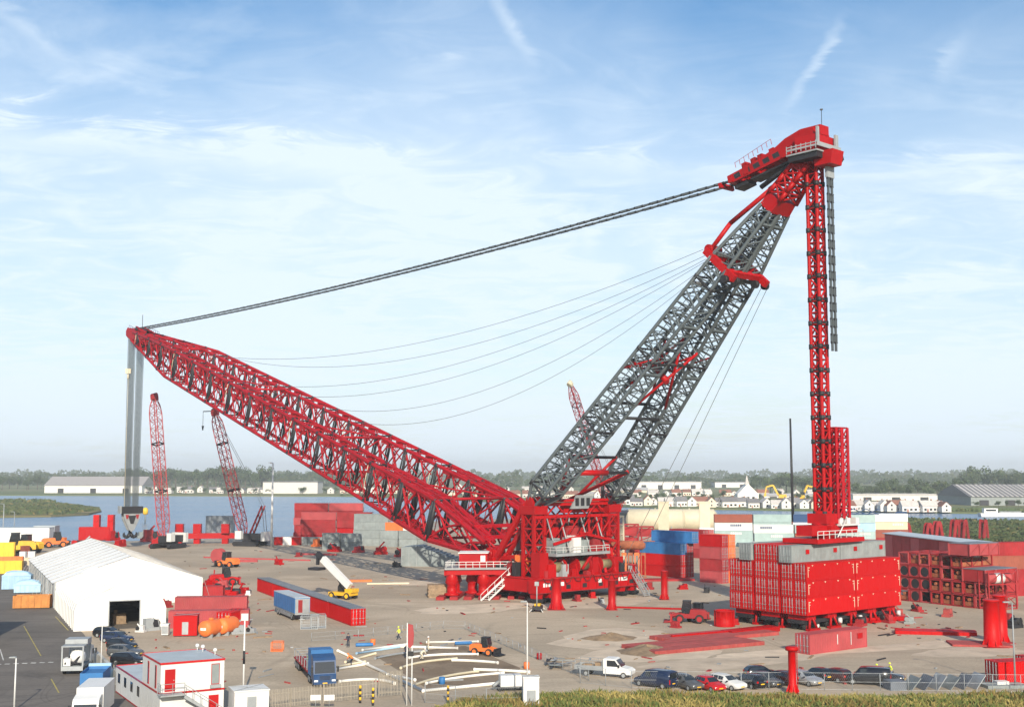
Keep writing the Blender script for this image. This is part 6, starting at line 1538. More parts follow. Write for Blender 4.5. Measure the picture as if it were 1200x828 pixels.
wedge(505, 662, 14, 8, 5.2, 1.8, R(-8), 'large grey ribbed frame with sloping dark top under the boom'); wedge(398, 641, 10, 5, 4.6, 3.4, R(-14), 'grey ribbed frame with sloping top before the red pile')
# striped barrier and stacked cages on the quay
p = G(322, 638); t = thing('striped_barrier', 'red and white striped block barrier on the quay', 'barrier', (p.x, p.y, .0), R(-6))
for i in range(6): o = MB().b0(-9 + i * 3, -6.05 + i * 3, -1, 1, 0, 2.6).build('block', REDP if i % 2 else WHITE, t)
def cage(px, py, w_, d_, h, rz, label, m=LGREY, n_=5):
    p = G(px, py); t = thing('mesh_cage', label, 'cage', (p.x, p.y, .004), rz); f = MB()
    for x in (-w_ / 2, w_ / 2):
        for y in (-d_ / 2, d_ / 2): f.b0(x - .05, x + .05, y - .05, y + .05, 0, h)
    for z in (.08, h): 
        for y in (-d_ / 2, d_ / 2): f.tube((-w_ / 2, y, z), (w_ / 2, y, z), .05, 4)
        for x in (-w_ / 2, w_ / 2): f.tube((x, -d_ / 2, z), (x, d_ / 2, z), .05, 4)
    f.build('frame', m, t); g = MB()
    k = int(w_ / .3)
    for i in range(1, k):
        x = -w_ / 2 + w_ * i / k
        for y in (-d_ / 2, d_ / 2): g.tube((x, y, 0), (x, y, h), .018, 3, cap=False)
    for i in range(1, n_):
        for y in (-d_ / 2, d_ / 2): g.tube((-w_ / 2, y, h * i / n_), (w_ / 2, y, h * i / n_), .018, 3, cap=False)
    g.build('mesh', m, t); MB().b0(-w_ / 2, w_ / 2, -d_ / 2, d_ / 2, .0, .07).build('floor', m, t); return t
cage(363, 736, 2.6, 2.0, 2.0, R(5), 'grey mesh cage standing behind the blue trailer'); cage(373, 735, 2.2, 2.0, 2.0, R(12), 'grey mesh cage next to the end of the red container row')
k = G(241, 627.5)
for r in range(4):
    for i in range(5):
        o = put_ct_ = MB(); o.b0(-1.0, 1.0, -1.1, 1.1, .1, 1.85); o.b0(-1.05, 1.05, -1.15, 1.15, 0, .1)
        for q in range(5): o.b0(-1.02 + q * .5, -.96 + q * .5, -1.13, 1.13, .1, 1.88)
        for q in range(3): o.b0(-1.03, 1.03, -1.13, 1.13, .45 + q * .5, .52 + q * .5)
        ob = o.build('liquid_tank_cage', LGREY); ob.location = (k.x + 1.1 + i * 2.15, k.y + .3, r * 1.9); tag(ob, 'white caged liquid tank in the %s layer of the stack by the water' % lay[r], 'tank', 'caged tanks stacked by the water')
# orange tanks by the tent
def tank(px, py, L_, r, rz, m, label, sad=LGREY):
    p = G(px, py); t = thing('storage_tank', label, 'tank', (p.x, p.y, .0), rz)
    b = MB(); b.lathe([(.05, -L_ / 2 - r * .35), (r * .6, -L_ / 2 - r * .28), (r * .93, -L_ / 2 - .1), (r, -L_ / 2 + .1), (r, L_ / 2 - .1), (r * .93, L_ / 2 + .1), (r * .6, L_ / 2 + r * .28), (.05, L_ / 2 + r * .35)], (0, 0, r + .25), 20, (1, 0, 0)); b.build('shell', m, t)
    s_ = MB()
    for x in (-L_ * .3, L_ * .3): s_.b0(x - .15, x + .15, -r * .8, r * .8, .0, r * .5)
    s_.build('saddle', sad, t); h = MB(); h.lathe([(.35, 0), (.35, .3)], (0, 0, 2 * r + .2), 12); h.build('manhole', m, t)
    d = MB(); d.b0(-L_ / 2 - r * .32 - .03, -L_ / 2 - r * .30, -.45, .45, r + .05, r + .4); d.build('data_plate', WHITE, t); return t
tank(247, 746, 3.4, 1.15, R(72), ORNG, 'orange horizontal tank between the red bin and its twin'); tank(266, 743, 3.4, 1.15, R(72), ORNG, 'orange horizontal tank next to the bright red short container')
t = cabin(218, 744, 3.4, 2.6, 2.9, R(8), 'square red steel bin in front of the faded containers', REDP, 'steel_bin', REDP)
cabin(194, 744, 1.0, .9, 1.6, 0, 'small white cabinet standing at the tent corner')
# cream tanks far behind
tank(768, 622, 22, 4.4, R(-8), CREAM, 'long cream horizontal tank behind the rusty pipe pile'); tank(808, 622, 20, 4.4, R(-6), CREAM, 'long cream horizontal tank beside the pale container wall')
for px in (778, 826): p = G(px, 627); o = MB(); o.b0(-2, 2, -2, 2, 0, 12.5); o.b0(-2.2, 2.2, -2.2, 2.2, 12.5, 12.9); ob = o.build('white_silo', CREAM); ob.location = p; ob.rotation_euler = (0, 0, R(-7)); tag(ob, 'square cream silo beside the cream tanks', 'silo', 'cream silos')
# rusty pipe and frame pile right of the crane
gP = 'rusty pipes of the pile beside the crane'
pr = random.Random(2)
pm = MB(); pm.lathe([(.95, -5.5), (1.08, -5.5), (1.08, 5.5), (.95, 5.5), (.95, -5.4)], (0, 0, 0), 14, (1, 0, 0)); pmesh = pm.mesh('steel_pipe', RUST)
k = G(735, 673); u, v = dirs(R(-6))
for r in range(1):
    for i in range(6):
        p = k + v * (i * 2.2 - 3); o = link('steel_pipe', pmesh); o.location = (p.x - 3, p.y + 2, 1.09 + .0); o.rotation_euler = (0, 0, R(-6)); tag(o, 'rusty brown steel pipe lying in the pile beside the crane', 'pipe', gP)
o = link('steel_pipe', pmesh); p = k + v * 1.0; o.location = (p.x + 1, p.y - 1, 3.0 + 3.9); o.rotation_euler = (0, 0, R(-6)); tag(o, 'rusty brown pipe lying across the orange upright frames', 'pipe')
for i in range(7):
    p = G(709 + i * 7.5, 676); t = thing('steel_upright', 'rusty orange upright frame in the row under the brown pipe', 'frame', (p.x, p.y, 0), R(-6), 'rusty uprights under the pipe')
    m = MB(); m.b0(-.55, -.3, -.3, .3, 0, 5.6); m.b0(.3, .55, -.3, .3, 0, 5.6); m.b0(-.3, .3, -.28, .28, 5.0, 5.6); m.build('leg', ORNG if i % 2 else RUST, t); m = MB(); m.b0(-.8, .8, -.6, .6, 0, .12); m.build('foot', RUST, t)
for (px, py, w_, h, m, lab) in ((712, 660, 4.0, 13.0, RED, 'tall red steel cabinet beside the crane posts'), (703, 662, 3.0, 14.0, PINK, 'tall faded red steel frame right beside the crane'), (722, 655, 4.2, 12.0, CREAM, 'cream steel box above the rusty pipes'), (732, 650, 8, 9.0, REDW, 'dark red machine frame behind the rusty pipes'), (752, 648, 7, 8.0, REDW, 'dark red machine frame between pipes and blue containers')):
    p = G(px, py); t = thing('machine_rack', lab, 'frame', (p.x, p.y, 0), R(-6)); f = MB()
    for x in (-w_ / 2, 0, w_ / 2):
        for y in (-1.5, 1.5): f.b0(x - .22, x + .22, y - .22, y + .22, 0, h)
    nz_ = int(h / 2.4)
    for i in range(nz_ + 1):
        z = h * i / nz_; 
        for y in (-1.5, 1.5): f.b0(-w_ / 2, w_ / 2, y - .15, y + .15, max(0, z - .3), z + .02)
        if i < nz_: f.tube((-w_ / 2, -1.5, z), (w_ / 2, -1.5, h * (i + 1) / nz_), .14, 5)
    f.build('frame', m, t); g = MB()
    for i in range(nz_):
        if (i * 7 + int(px)) % 3: g.b0(-w_ / 2 + .2, w_ / 2 - .2, -1.2, 1.2, h * i / nz_ + .05, h * (i + .72) / nz_)
    gi = g.build('infill', m, t)

# ------------------------------------------------------------ stacked tower frames on the right
def frame_proto(kind):
    t = thing('tower_frame', '', 'frame'); s_ = 1.05; L_ = 9.0; m = MB()
    for y in (-s_, s_):
        for z in (.1, 2 * s_): m.b0(-L_ / 2, L_ / 2, y - .1, y + .1, z - .1, z + .1)
    m.build('chord', REDW, t)
    for x in (-L_ / 2, -L_ / 6, L_ / 6, L_ / 2):
        e = MB()
        for y in (-s_, s_): e.b0(x - .11, x + .11, y - .115, y + .115, .0, 2 * s_ + .1)
        for z in (.1, 2 * s_): e.b0(x - .11, x + .11, -s_, s_, z - .105, z + .105)
        e.build('end_frame', PINK if kind == 0 else REDW, t)
    d = MB()
    for i in range(3):
        x0 = -L_ / 2 + i * L_ / 3; x1 = x0 + L_ / 3
        for y in (-s_, s_): d.tube((x0, y, .1 if i % 2 else 2), (x1, y, 2 if i % 2 else .1), .07, 5)
        d.tube((x0, -s_, 2 * s_), (x1, s_, 2 * s_), .07, 5)
    d.build('brace', REDW, t)
    if kind == 1:
        c = MB(); k = len(c.v)
        n_ = 20; x = -L_ / 2 - .02
        for i in range(n_):
            a = 2 * math.pi * i / n_; ca, sa = math.cos(a), math.sin(a); mx = max(abs(ca), abs(sa))
            c.v += [Vector((x, ca * .88, s_ + sa * .88)), Vector((x, ca / mx * 1.03, s_ + sa / mx * 1.03))]
        for i in range(n_): j = (i + 1) % n_; c.face((k + 2 * i, k + 2 * i + 1, k + 2 * j + 1, k + 2 * j))
        c.build('ring_plate', PINK, t); c = MB(); c.lathe([(.86, -L_ / 2), (.86, L_ / 2)], (0, 0, s_), 16, (1, 0, 0)); c.build('liner', BLACK, t)
    if kind == 2:
        c = MB(); c.b0(-L_ / 2 + .2, L_ / 2 - .2, -.95, .95, .25, 1.0); c.tube((-L_ / 2, 0, 1.4), (L_ / 2, 0, 1.4), .3, 8); c.build('inner_frame', RUST, t)
    return t
fp = [frame_proto(k) for k in range(3)]
FA_ = R(34); fu, fv = dirs(FA_); fk = G(1150, 713)    # nearest foot of the rack, columns run away to the left
gF = 'tower frames stacked open end out'
lk = [[0, 0, 2, 0], [2, 2, 2, 0], [2, 2, 2, 2], [2, 2, 0, 0], [2, 2, 2, 2], [0, 1, 1, 0], [1, 1, 1, 2], [2, 1, 1, 0]]
for c, kinds in enumerate(lk):
    for r, kd in enumerate(kinds):
        if c < 2 and r > 1: continue
        p = fk + fu * 4.5 + fv * (c * 2.32) + fv * rr_.uniform(-.05, .05) + fu * rr_.uniform(-.2, .2)
        dup(fp[kd], (p.x, p.y, r * 2.28 + .02), FA_, '%s, %s rack layer, %s column from the ballast' % (['worn red open frame', 'worn red frame with round opening', 'worn red frame with rusty parts'][kd], lay[r], ['eighth', 'seventh', 'sixth', 'fifth', 'fourth', 'third', 'second', 'first'][c]), gF)
for o in fp:
    for ch in list(o.children_recursive): bpy.data.objects.remove(ch)
    bpy.data.objects.remove(o)
def hut(p, L_, W_, H_, z, rz, m, label, roof=TARP, braces=True):
    t = thing('steel_crate', label, 'crate', (p.x, p.y, z), rz); MB().b0(-L_ / 2 + .1, L_ / 2 - .1, -W_ / 2 + .1, W_ / 2 - .1, .05, H_ - .1).build('panel', m, t); MB().b0(-L_ / 2, L_ / 2, -W_ / 2, W_ / 2, H_ - .098, H_).build('cover', roof, t)
    f = MB()
    for x in (-L_ / 2, -L_ / 6, L_ / 6, L_ / 2):
        for y in (-W_ / 2, W_ / 2): f.b0(x - .1, x + .1, y - .1, y + .1, 0, H_ - .1)
    if braces:
        for i in range(3): f.tube((-L_ / 2 + i * L_ / 3, -W_ / 2 - .02, .1), (-L_ / 2 + (i + 1) * L_ / 3, -W_ / 2 - .02, H_ - .2), .09, 5)
    f.build('frame', PINK, t); return t
p = fk + fu * 3.0 + fv * 3.2; hut(p, 8.5, 4.4, 2.2, 9.16, FA_, PINK, 'faded red steel crate with dark cover on top of the tower frames'); 
p = fk + fu * 4.5 + fv * 1.1; hut(p, 9.5, 4.6, 2.3, 4.6, FA_, REDW, 'braced red steel crate with dark cover on the lower tower frames')
p = G(1170, 713); t = thing('steel_crate', 'red frame holding a pale wrapped cylinder beside the tower frames', 'crate', (p.x, p.y, 0), R(20)); f = MB()
for x in (-3, 0, 3):
    for y in (-1.2, 1.2): f.b0(x - .1, x + .1, y - .1, y + .1, 0, 6.6)
for z in (.1, 2.2, 4.4, 6.5):
    for y in (-1.2, 1.2): f.b0(-3, 3, y - .09, y + .09, z - .09, z + .09)
f.tube((-3, -1.2, 4.4), (0, -1.2, 6.5), .08, 5); f.tube((0, -1.2, 6.5), (3, -1.2, 4.4), .08, 5); f.tube((-3, -1.2, 0), (3, -1.2, 2.2), .08, 5); f.build('frame', REDW, t); c = MB(); c.lathe([(.9, -2.6), (.95, -2.3), (.95, 2.3), (.9, 2.6)], (0, 0, 5.4), 16, (1, 0, 0)); c.build('cylinder', PINK, t); c = MB(); c.lathe([(.97, -.9), (.97, 1.0)], (0, 0, 5.4), 16, (1, 0, 0)); c.build('wrap', WHITE, t)
# long grey roof over red boxes behind
ra, rb_ = G(1052, 662), G(1212, 690); hh = heading(ra, rb_); c_ = (ra + rb_) / 2; LL = (rb_ - ra).length
t = thing('long_shed', 'long low red shed with pale grey blue roof behind the tower frames', 'shed', (c_.x, c_.y + 4, 0), hh)
w_ = MB(); w_.b0(-LL / 2, LL / 2, -2, 2, 0, 7.9)
w_.build('wall', REDW, t); MB().prism([(-2.5, 7.92), (2.5, 8.3), (2.5, 8.5), (-2.5, 8.12)], (-LL / 2 - .5, 0, 0), (0, 1, 0), UP, (LL + 1, 0, 0)).build('roof', ROOFG, t)
for i in range(int(LL / 5)): MB().b0(-LL / 2 + i * 5 + .2, -LL / 2 + i * 5 + 4.7, -2.06, -2.003, .3, 7.6).build('panel', REDW if i % 3 else PINK, t)
# red A-frame brackets on the far edge
bm0 = None
for i, (px, s_) in enumerate(((1062, .8), (1069, 1.0), (1095, 1.0), (1106, 1.1), (1127, 1.2), (1137, 1.2), (1161, 1.2))):
    p = G(px, 633); t = thing('steel_bracket', 'dark red A shaped steel bracket standing at the meadow edge', 'bracket', (p.x, p.y + 6, 0), R(8 + i * 7), 'brackets at the meadow edge'); t.scale = (s_,) * 3
    if bm0 is None:
        m = MB(); m.prism([(-2.2, 0), (-1.0, 0), (-.2, 4.2), (.2, 4.2), (1.0, 0), (2.2, 0), (1.2, 5.2), (.6, 6), (-.6, 6), (-1.2, 5.2)], (0, -.9, 0), (1, 0, 0), UP, (0, .35, 0)); m.prism([(-2.2, 0), (-1.0, 0), (-.2, 4.2), (.2, 4.2), (1.0, 0), (2.2, 0), (1.2, 5.2), (.6, 6), (-.6, 6), (-1.2, 5.2)], (0, .55, 0), (1, 0, 0), UP, (0, .35, 0)); m.tube((0, -1, 5.3), (0, 1, 5.3), .5, 10); bm0 = m.mesh('cheek_plate', REDW); bm1 = MB().b0(-2.4, 2.4, -1.2, 1.2, -.05, .3).mesh('base', REDW)
    link('cheek_plate', bm0, t); link('base', bm1, t)
# blue scissor frame on the pale stack
p = G(1003, 641); t = thing('blue_steel_frame', 'blue crossed steel trestles lying on the pale container stack', 'frame', (p.x, p.y + 1.5, 10.42), R(-2)); m = MB()
for i in range(4): x = -8 + i * 4; m.tube((x, -.6, 0), (x + 4, -.6, 1.9), .14, 5); m.tube((x + 4, .6, 0), (x, .6, 1.9), .14, 5); m.tube((x + 2, -.6, .95), (x + 2, .6, .95), .12, 5)
m.tube((-8, -.6, 0.14), (8, -.6, .14), .12, 5); m.tube((-8, .6, .14), (8, .6, .14), .12, 5); m.build('trestle', DBLUE, t)

# ------------------------------------------------------------ lamp posts, poles, fences
def lamp(px, py, h, label, m=LGREY, head=True, r=.09, arm=.9, rz=math.pi):
    p = G(px, py); t = thing('lamp_post', label, 'lamp post', (p.x, p.y, 0), rz); b = MB(); b.tube((0, 0, 0), (0, 0, h), r * 1.3, 8, r * .8); b.b0(-.18, .18, -.18, .18, .0, .06); b.build('post', m, t)
    if head: a = MB(); a.tube((0, 0, h - .05), (arm, 0, h + .1), r * .6, 6); a.build('arm', m, t); k = MB(); k.prism([(-.35, 0), (.35, 0), (.3, .12), (-.3, .14)], (arm + .2, -.16, h + .03), (1, 0, 0), UP, (0, .32, 0)); k.build('lamp_head', LGREY, t)
    return t
lamp(16.5, 832, 5.2, 'short white lamp post on the asphalt by the road markings', WHITE, r=.08, arm=.15)
lamp(318, 640, 27, 'tall white lighting mast on the quay before the water', WHITE, r=.32, arm=1.0)
lamp(3, 634, 13, 'grey lamp post at the quay beside the loaders', LGREY, r=.16, arm=1.2); lamp(16, 630, 9.5, 'shorter grey lamp post at the quay beside the white sheds', LGREY, r=.14, arm=1.0)
lamp(618, 826, 10.5, 'slim white lamp post beside the grass bank and pipe layout', WHITE, r=.075, arm=.15)
lamp(1190, 806, 9.4, 'grey lamp post by the fence beside the red containers', LGREY, r=.085, arm=.5)
lamp(118, 789, 7.6, 'thin white pole standing by the concrete wall', WHITE, head=False, r=.05)
t = lamp(285, 815, 8.2, 'white pole with square camera sign by the small cabin', WHITE, head=False, r=.09)
MB().b0(-.38, .38, -.08, .08, 8.0, 8.75).build('camera_board', WHITE, t); MB().b0(-.18, .18, -.14, -.081, 8.2, 8.55).build('camera', BLACK, t); MB().tube((0, 0, 3.4), (0, 0, 4.8), .13, 8).build('sleeve', BLACK, t)
p = G(479, 826); t = thing('flag_pole', 'pair of tall white poles with rolled dark red banner by the gate', 'flag pole', (p.x, p.y, 0))
for x in (-.22, .3): b = MB(); b.tube((x, 0, 0), (x, 0, 8.4 if x < 0 else 6.6), .075, 8, .05); b.build('pole', WHITE, t)
b = MB(); b.prism([(0, 8.3), (.5, 8.2), (.62, 7.2), (.55, 6.2), (.2, 5.8), (0, 6.0)], (-.13, -.06, 0), (1, 0, 0), UP, (0, .12, 0)); b.build('banner', PINK, t); b = MB(); b.b0(-.15, .45, -.1, .1, 5.0, 5.5); b.build('clamp', BLACK, t)
# white control box
cabin(622, 832, 1.6, 1.1, 3.3, R(5), 'slim white control kiosk beside the lamp post at the grass bank')
# palisade fence and gate along the bottom
def palisade(a, b_, h, step, label, m, pieces_from=0):
    a = Vector(a); b_ = Vector(b_); c = (a + b_) / 2; L_ = (b_ - a).length; t = thing('palisade_fence', label, 'fence', (c.x, c.y, 0), heading(a, b_)); n_ = int(L_ / step)
    bar = MB(); bar.b0(-.035, .035, -.012, .012, .08, h); bar.prism([(-.035, h), (.035, h), (0, h + .12)], (0, -.012, 0), (1, 0, 0), UP, (0, .024, 0)); me = bar.mesh('pale', m)
    for i in range(n_): o = link('pale', me, t); o.location = (-L_ / 2 + (i + .5) * step, -.05, 0)
    r_ = MB(); r_.b0(-L_ / 2, L_ / 2, -.035, .03, .4, .46); r_.b0(-L_ / 2, L_ / 2, -.035, .03, h - .4, h - .34); r_.build('rail', m, t)
    pm_ = MB().b0(-.05, .05, -.05, .05, 0, h + .05).mesh('post', m)
    np_ = max(1, int(L_ / 3))
    for i in range(np_ + 1): o = link('post', pm_, t); o.location = (-L_ / 2 + i * L_ / np_, .09, 0)
    return t
palisade(G(305, 832)[:], G(376, 824)[:], 1.9, .17, 'cream steel palisade fence from the small cabin to the white notices', FENCE); palisade(G(379, 823.5)[:], G(441, 817)[:], 1.9, .17, 'cream steel palisade fence between the white notices and striped posts', FENCE); palisade(G(444, 816.5)[:], G(471, 814)[:], 2.6, .17, 'taller cream palisade gate beside the flag poles', FENCE)
for px in (370, 386): 
    p = G(px, 831); o = MB(); o.b0(-.5, .5, -.02, .02, 1.0, 1.5); o.b0(-.52, .52, -.025, -.0201, .98, 1.52); ob = o.build('notice_board', WHITE); ob.location = (p.x, p.y - .2, 0); ob.rotation_euler = (0, 0, R(8)); tag(ob, 'small white notice fixed on the palisade fence', 'sign', 'notices on the palisade')
    st_ = MB(); st_.tube((0, .03, 0), (0, .03, 1.5), .03, 5); st_.build('post', LGREY, ob)
for px, py in ((422, 823), (437, 826), (525, 823)):
    p = G(px, py); t = thing('striped_post', 'yellow and black striped guard post by the gate', 'post', (p.x, p.y, 0), 0, 'striped guard posts')
    for i in range(6): MB().tube((0, 0, i * .3), (0, 0, i * .3 + .298), .13, 10).build('band', YEL if i % 2 else BLACK, t)
# wire fence along the car park
def wirefence(pts, h, label, m=LGREY, step=3.0, grid=.22):
    P_ = [Vector(p) for p in pts]; t = thing('wire_fence', label, 'fence', tuple(P_[0])); o_ = P_[0]; pm_ = MB().tube((0, 0, 0), (0, 0, h), .04, 6).mesh('post', m); w_ = MB()
    for a, b_ in zip(P_[:-1], P_[1:]):
        L_ = (b_ - a).length; n_ = max(1, int(L_ / step))
        for i in range(n_): q = link('post', pm_, t); q.location = lerp(a, b_, i / n_) - o_
        for z in (.1, h * .5, h): w_.tube(a + UP * z, b_ + UP * z, .014, 3, cap=False)
        k = int(L_ / grid)
        for i in range(k): s0 = lerp(a, b_, i / k); s1 = lerp(a, b_, min(1, (i + h / grid / 2) / k)); w_.tube(s0 + UP * .1, s1 + UP * h, .005, 3, cap=False); w_.tube(s0 + UP * h, s1 + UP * .1, .005, 3, cap=False)
    q = link('post', pm_, t); q.location = P_[-1] - o_; o = w_.build('wire_mesh', m, t, o_); o['kind'] = 'stuff'; return t
wirefence([G(680, 800), G(740, 806), G(1230, 811)], 1.9, 'wire mesh fence along the parked cars and grass bank')
wirefence([G(498, 823), G(570, 829), G(612, 828)], 2.0, 'short wire mesh fence between the gate and the control kiosk')
wirefence([G(365, 751), G(420, 747), G(520, 736), G(545, 737), G(615, 766), G(690, 797)], 1.2, 'low temporary mesh barrier bending round the pipe layout', LGREY, 2.4, .3)
# concrete wall by the left parking
a, b_ = G(104, 768), G(150, 815); c = (a + b_) / 2; t = thing('concrete_wall', 'low concrete wall between the asphalt road and the parked cars', 'wall', (c.x, c.y, 0), heading(a, b_)); LL = (b_ - a).length
wm = MB().b0(-1.22, 1.22, -.2, .2, 0, 1.5).mesh('panel', CONC)
for i in range(int(LL / 2.5)): o = link('panel', wm, t); o.location = (-LL / 2 + 1.25 + i * 2.5, 0, 0)
# ------------------------------------------------------------ pipe layout in the foreground
def pipe(px0, py0, px1, py1, r, m, label, bow=0.0):
    a, b_ = G(px0, py0, r), G(px1, py1, r); n_ = 14 if bow else 1; d = Vector((-(b_ - a).y, (b_ - a).x, 0)).normalized() if bow else Vector()
    pts = [lerp(a, b_, i / n_) + d * (bow * 4 * (i / n_) * (1 - i / n_)) for i in range(n_ + 1)]; mb = MB(); k = 12
    mb.sweep(pts, r, k)
    L_ = int((b_ - a).length / 4)
    o = mb.build('pipe_length', m, None, (a.x, a.y, 0)); o.location = (a.x, a.y, .01); f = MB()
    for i in (0, -1): pp = pts[i]; dd = (pts[1] - pts[0]).normalized() if i == 0 else (pts[-1] - pts[-2]).normalized(); f.lathe([(r * 1.18, -.1), (r * 1.18, .1)], pp - Vector((a.x, a.y, 0)), 12, dd)
    f.build('collar', m, o)['kind'] = 'stuff'; tag(o, label, 'pipe'); return o
WP = mat('white plastic pipe', (0.74, 0.72, 0.66), 0.5, var=0.08, dirt=0.3, dirtc=(0.5, 0.44, 0.35))
pipe(396, 762, 496, 809, .17, WP, 'long straight white pipe running diagonally towards the flag poles'); pipe(496, 809, 594, 799, .18, WP, 'straight white pipe along the lower edge of the pipe layout')
pipe(398, 798, 462, 800, .17, WP, 'bowed white pipe lying before the blue lorry', 1.9); pipe(392, 784, 431, 777, .16, WP, 'short white pipe right beside the blue lorry'); pipe(392, 781, 428, 774.5, .14, CREAM, 'cream pipe lying next to a short white pipe')
pipe(418, 765, 470, 757, .14, LBLUE, 'light blue pipe with dark core behind the worker in orange'); pipe(425, 761, 480, 754, .14, WP, 'white pipe beside the light blue one'); pipe(470, 757, 536, 759, .16, WP, 'white pipe near the top of the layout'); pipe(480, 770, 560, 766, .16, WP, 'white pipe crossing behind the flag poles', 1.2)
pipe(530, 773, 583, 776, .17, WP, 'short white pipe near the orange loader', .4); pipe(470, 782, 535, 771, .15, CREAM, 'cream pipe curving from the flag poles', 1.2); pipe(556, 784, 620, 787, .18, WP, 'thick white pipe beside the lamp post', .3)
pipe(484, 803, 560, 786, .15, CREAM, 'cream pipe in the middle of the layout', 1.0); pipe(500, 800, 590, 788, .15, WP, 'white pipe below the cream one', .8); pipe(405, 775, 440, 765, .14, CREAM, 'short cream pipe at the end of the layout'); pipe(454, 790, 486, 796, .16, WP, 'short white pipe touching the diagonal one')
pipe(560, 751, 500, 752, .14, WP, 'thin white pipe at the far edge of the layout'); pipe(440, 771, 500, 762, .14, LGREY, 'grey pipe in the middle of the layout', .8)
sheet('trench', gxy((440, 768), (545, 756), (610, 782), (600, 797), (500, 806)), .006, ground_mat('dug soil', (0.20, 0.145, 0.095), (0.25, 0.19, 0.13), (0.15, 0.11, 0.075), .2, .5, bump=.5))
p = G(598, 808); t = thing('pump_unit', 'white pump unit on a grey frame at the end of the pipe layout', 'machine', (p.x, p.y, 0), R(10)); MB().b0(-1.2, 1.2, -.7, .7, .5, 1.7).build('housing', WHITE, t); m = MB(); m.b0(-1.5, 1.5, -.9, .9, .3, .49)
for x in (-1.3, 1.3): m.b0(x - .06, x + .06, -.8, .8, 0, .3)
m.build('skid', BLACK, t); m = MB(); m.tube((-1.2, 0, 1.0), (-2.0, -.2, .5), .2, 8); m.tube((1.2, 0, 1.0), (2.1, .1, .4), .2, 8); m.build('hose', LGREY, t)
cage(325, 762, 1.5, 1.5, 1.2, R(4), 'small orange steel basket standing alone behind the lorry', ORNG, 3)
for k, (px, py, m_, lab) in enumerate(((427, 757, BLUE, 'blue plastic pipe piece lying by the person in dark clothes'), (543, 755, BLUE, 'blue plastic pipe piece at the far edge of the layout'), (617, 783, ORNG, 'orange barrel at the foot of the lamp post'), (632, 772, RED, 'small red crate by the mesh barrier'), (437, 755, ORNG, 'small orange crate beside the blue pipe piece'), (518, 801, BLUE, 'small blue barrel between the white pipes'), (624, 826, ORNG, 'orange sack beside the control kiosk'))):
    p = G(px, py); o = MB(); o.lathe([(.3, 0), (.36, .05), (.36, .75), (.3, .8)], n=12) if k not in (0, 1) else o.lathe([(.2, -1.2), (.24, -1.1), (.24, 1.1), (.2, 1.2)], (0, 0, .25), 12, (1, .2, 0)); ob = o.build('barrel' if k not in (0, 1) else 'pipe_piece', m_); ob.location = (p.x, p.y, .01); tag(ob, lab, 'barrel' if k not in (0, 1) else 'pipe')
# scrap near the pickup
p = G(655, 781); t = thing('scrap_pile', 'heap of grey steel sheets and scrap beside the white pickup', 'scrap', (p.x, p.y, 0)); r_ = random.Random(8)
for i in range(14): m = MB(); m.box((r_.uniform(-1.6, 1.6), r_.uniform(-1.6, 1.6), .15 + i * .07), r_.uniform(1.2, 3.2), r_.uniform(.15, .7), .06, r_.uniform(-.6, 1.6)); m.build('sheet', (MGREY, LGREY, TIMBER, BLACK)[i % 4], t)
# grey sheet stack bottom right
p = G(1105, 806); t = thing('sheet_stack', 'grey steel sheets propped in a tent shape by the grass bank', 'steel sheet', (p.x, p.y, 0), R(6)); 
for i in range(6): m = MB(); x = -4.2 + i * 1.5; m.prism([(0, 0), (.08, 0), (1.2, 1.3 + .1 * (i % 3)), (1.12, 1.36 + .1 * (i % 3))], (x, -1.2, .02), (1, 0, 0), UP, (0, 2.6, 0)); m.build('sheet', (MGREY, TARP, LGREY)[i % 3], t)
MB().b0(-6.5, -4.6, -1, 1, .01, 1.0).build('base', TARP, t); MB().b0(4.8, 9.5, -1, 1.4, .01, .35).build('base', MGREY, t); MB().b0(6.2, 7.6, -.4, .6, .36, .7).build('sack', WHITE, t)
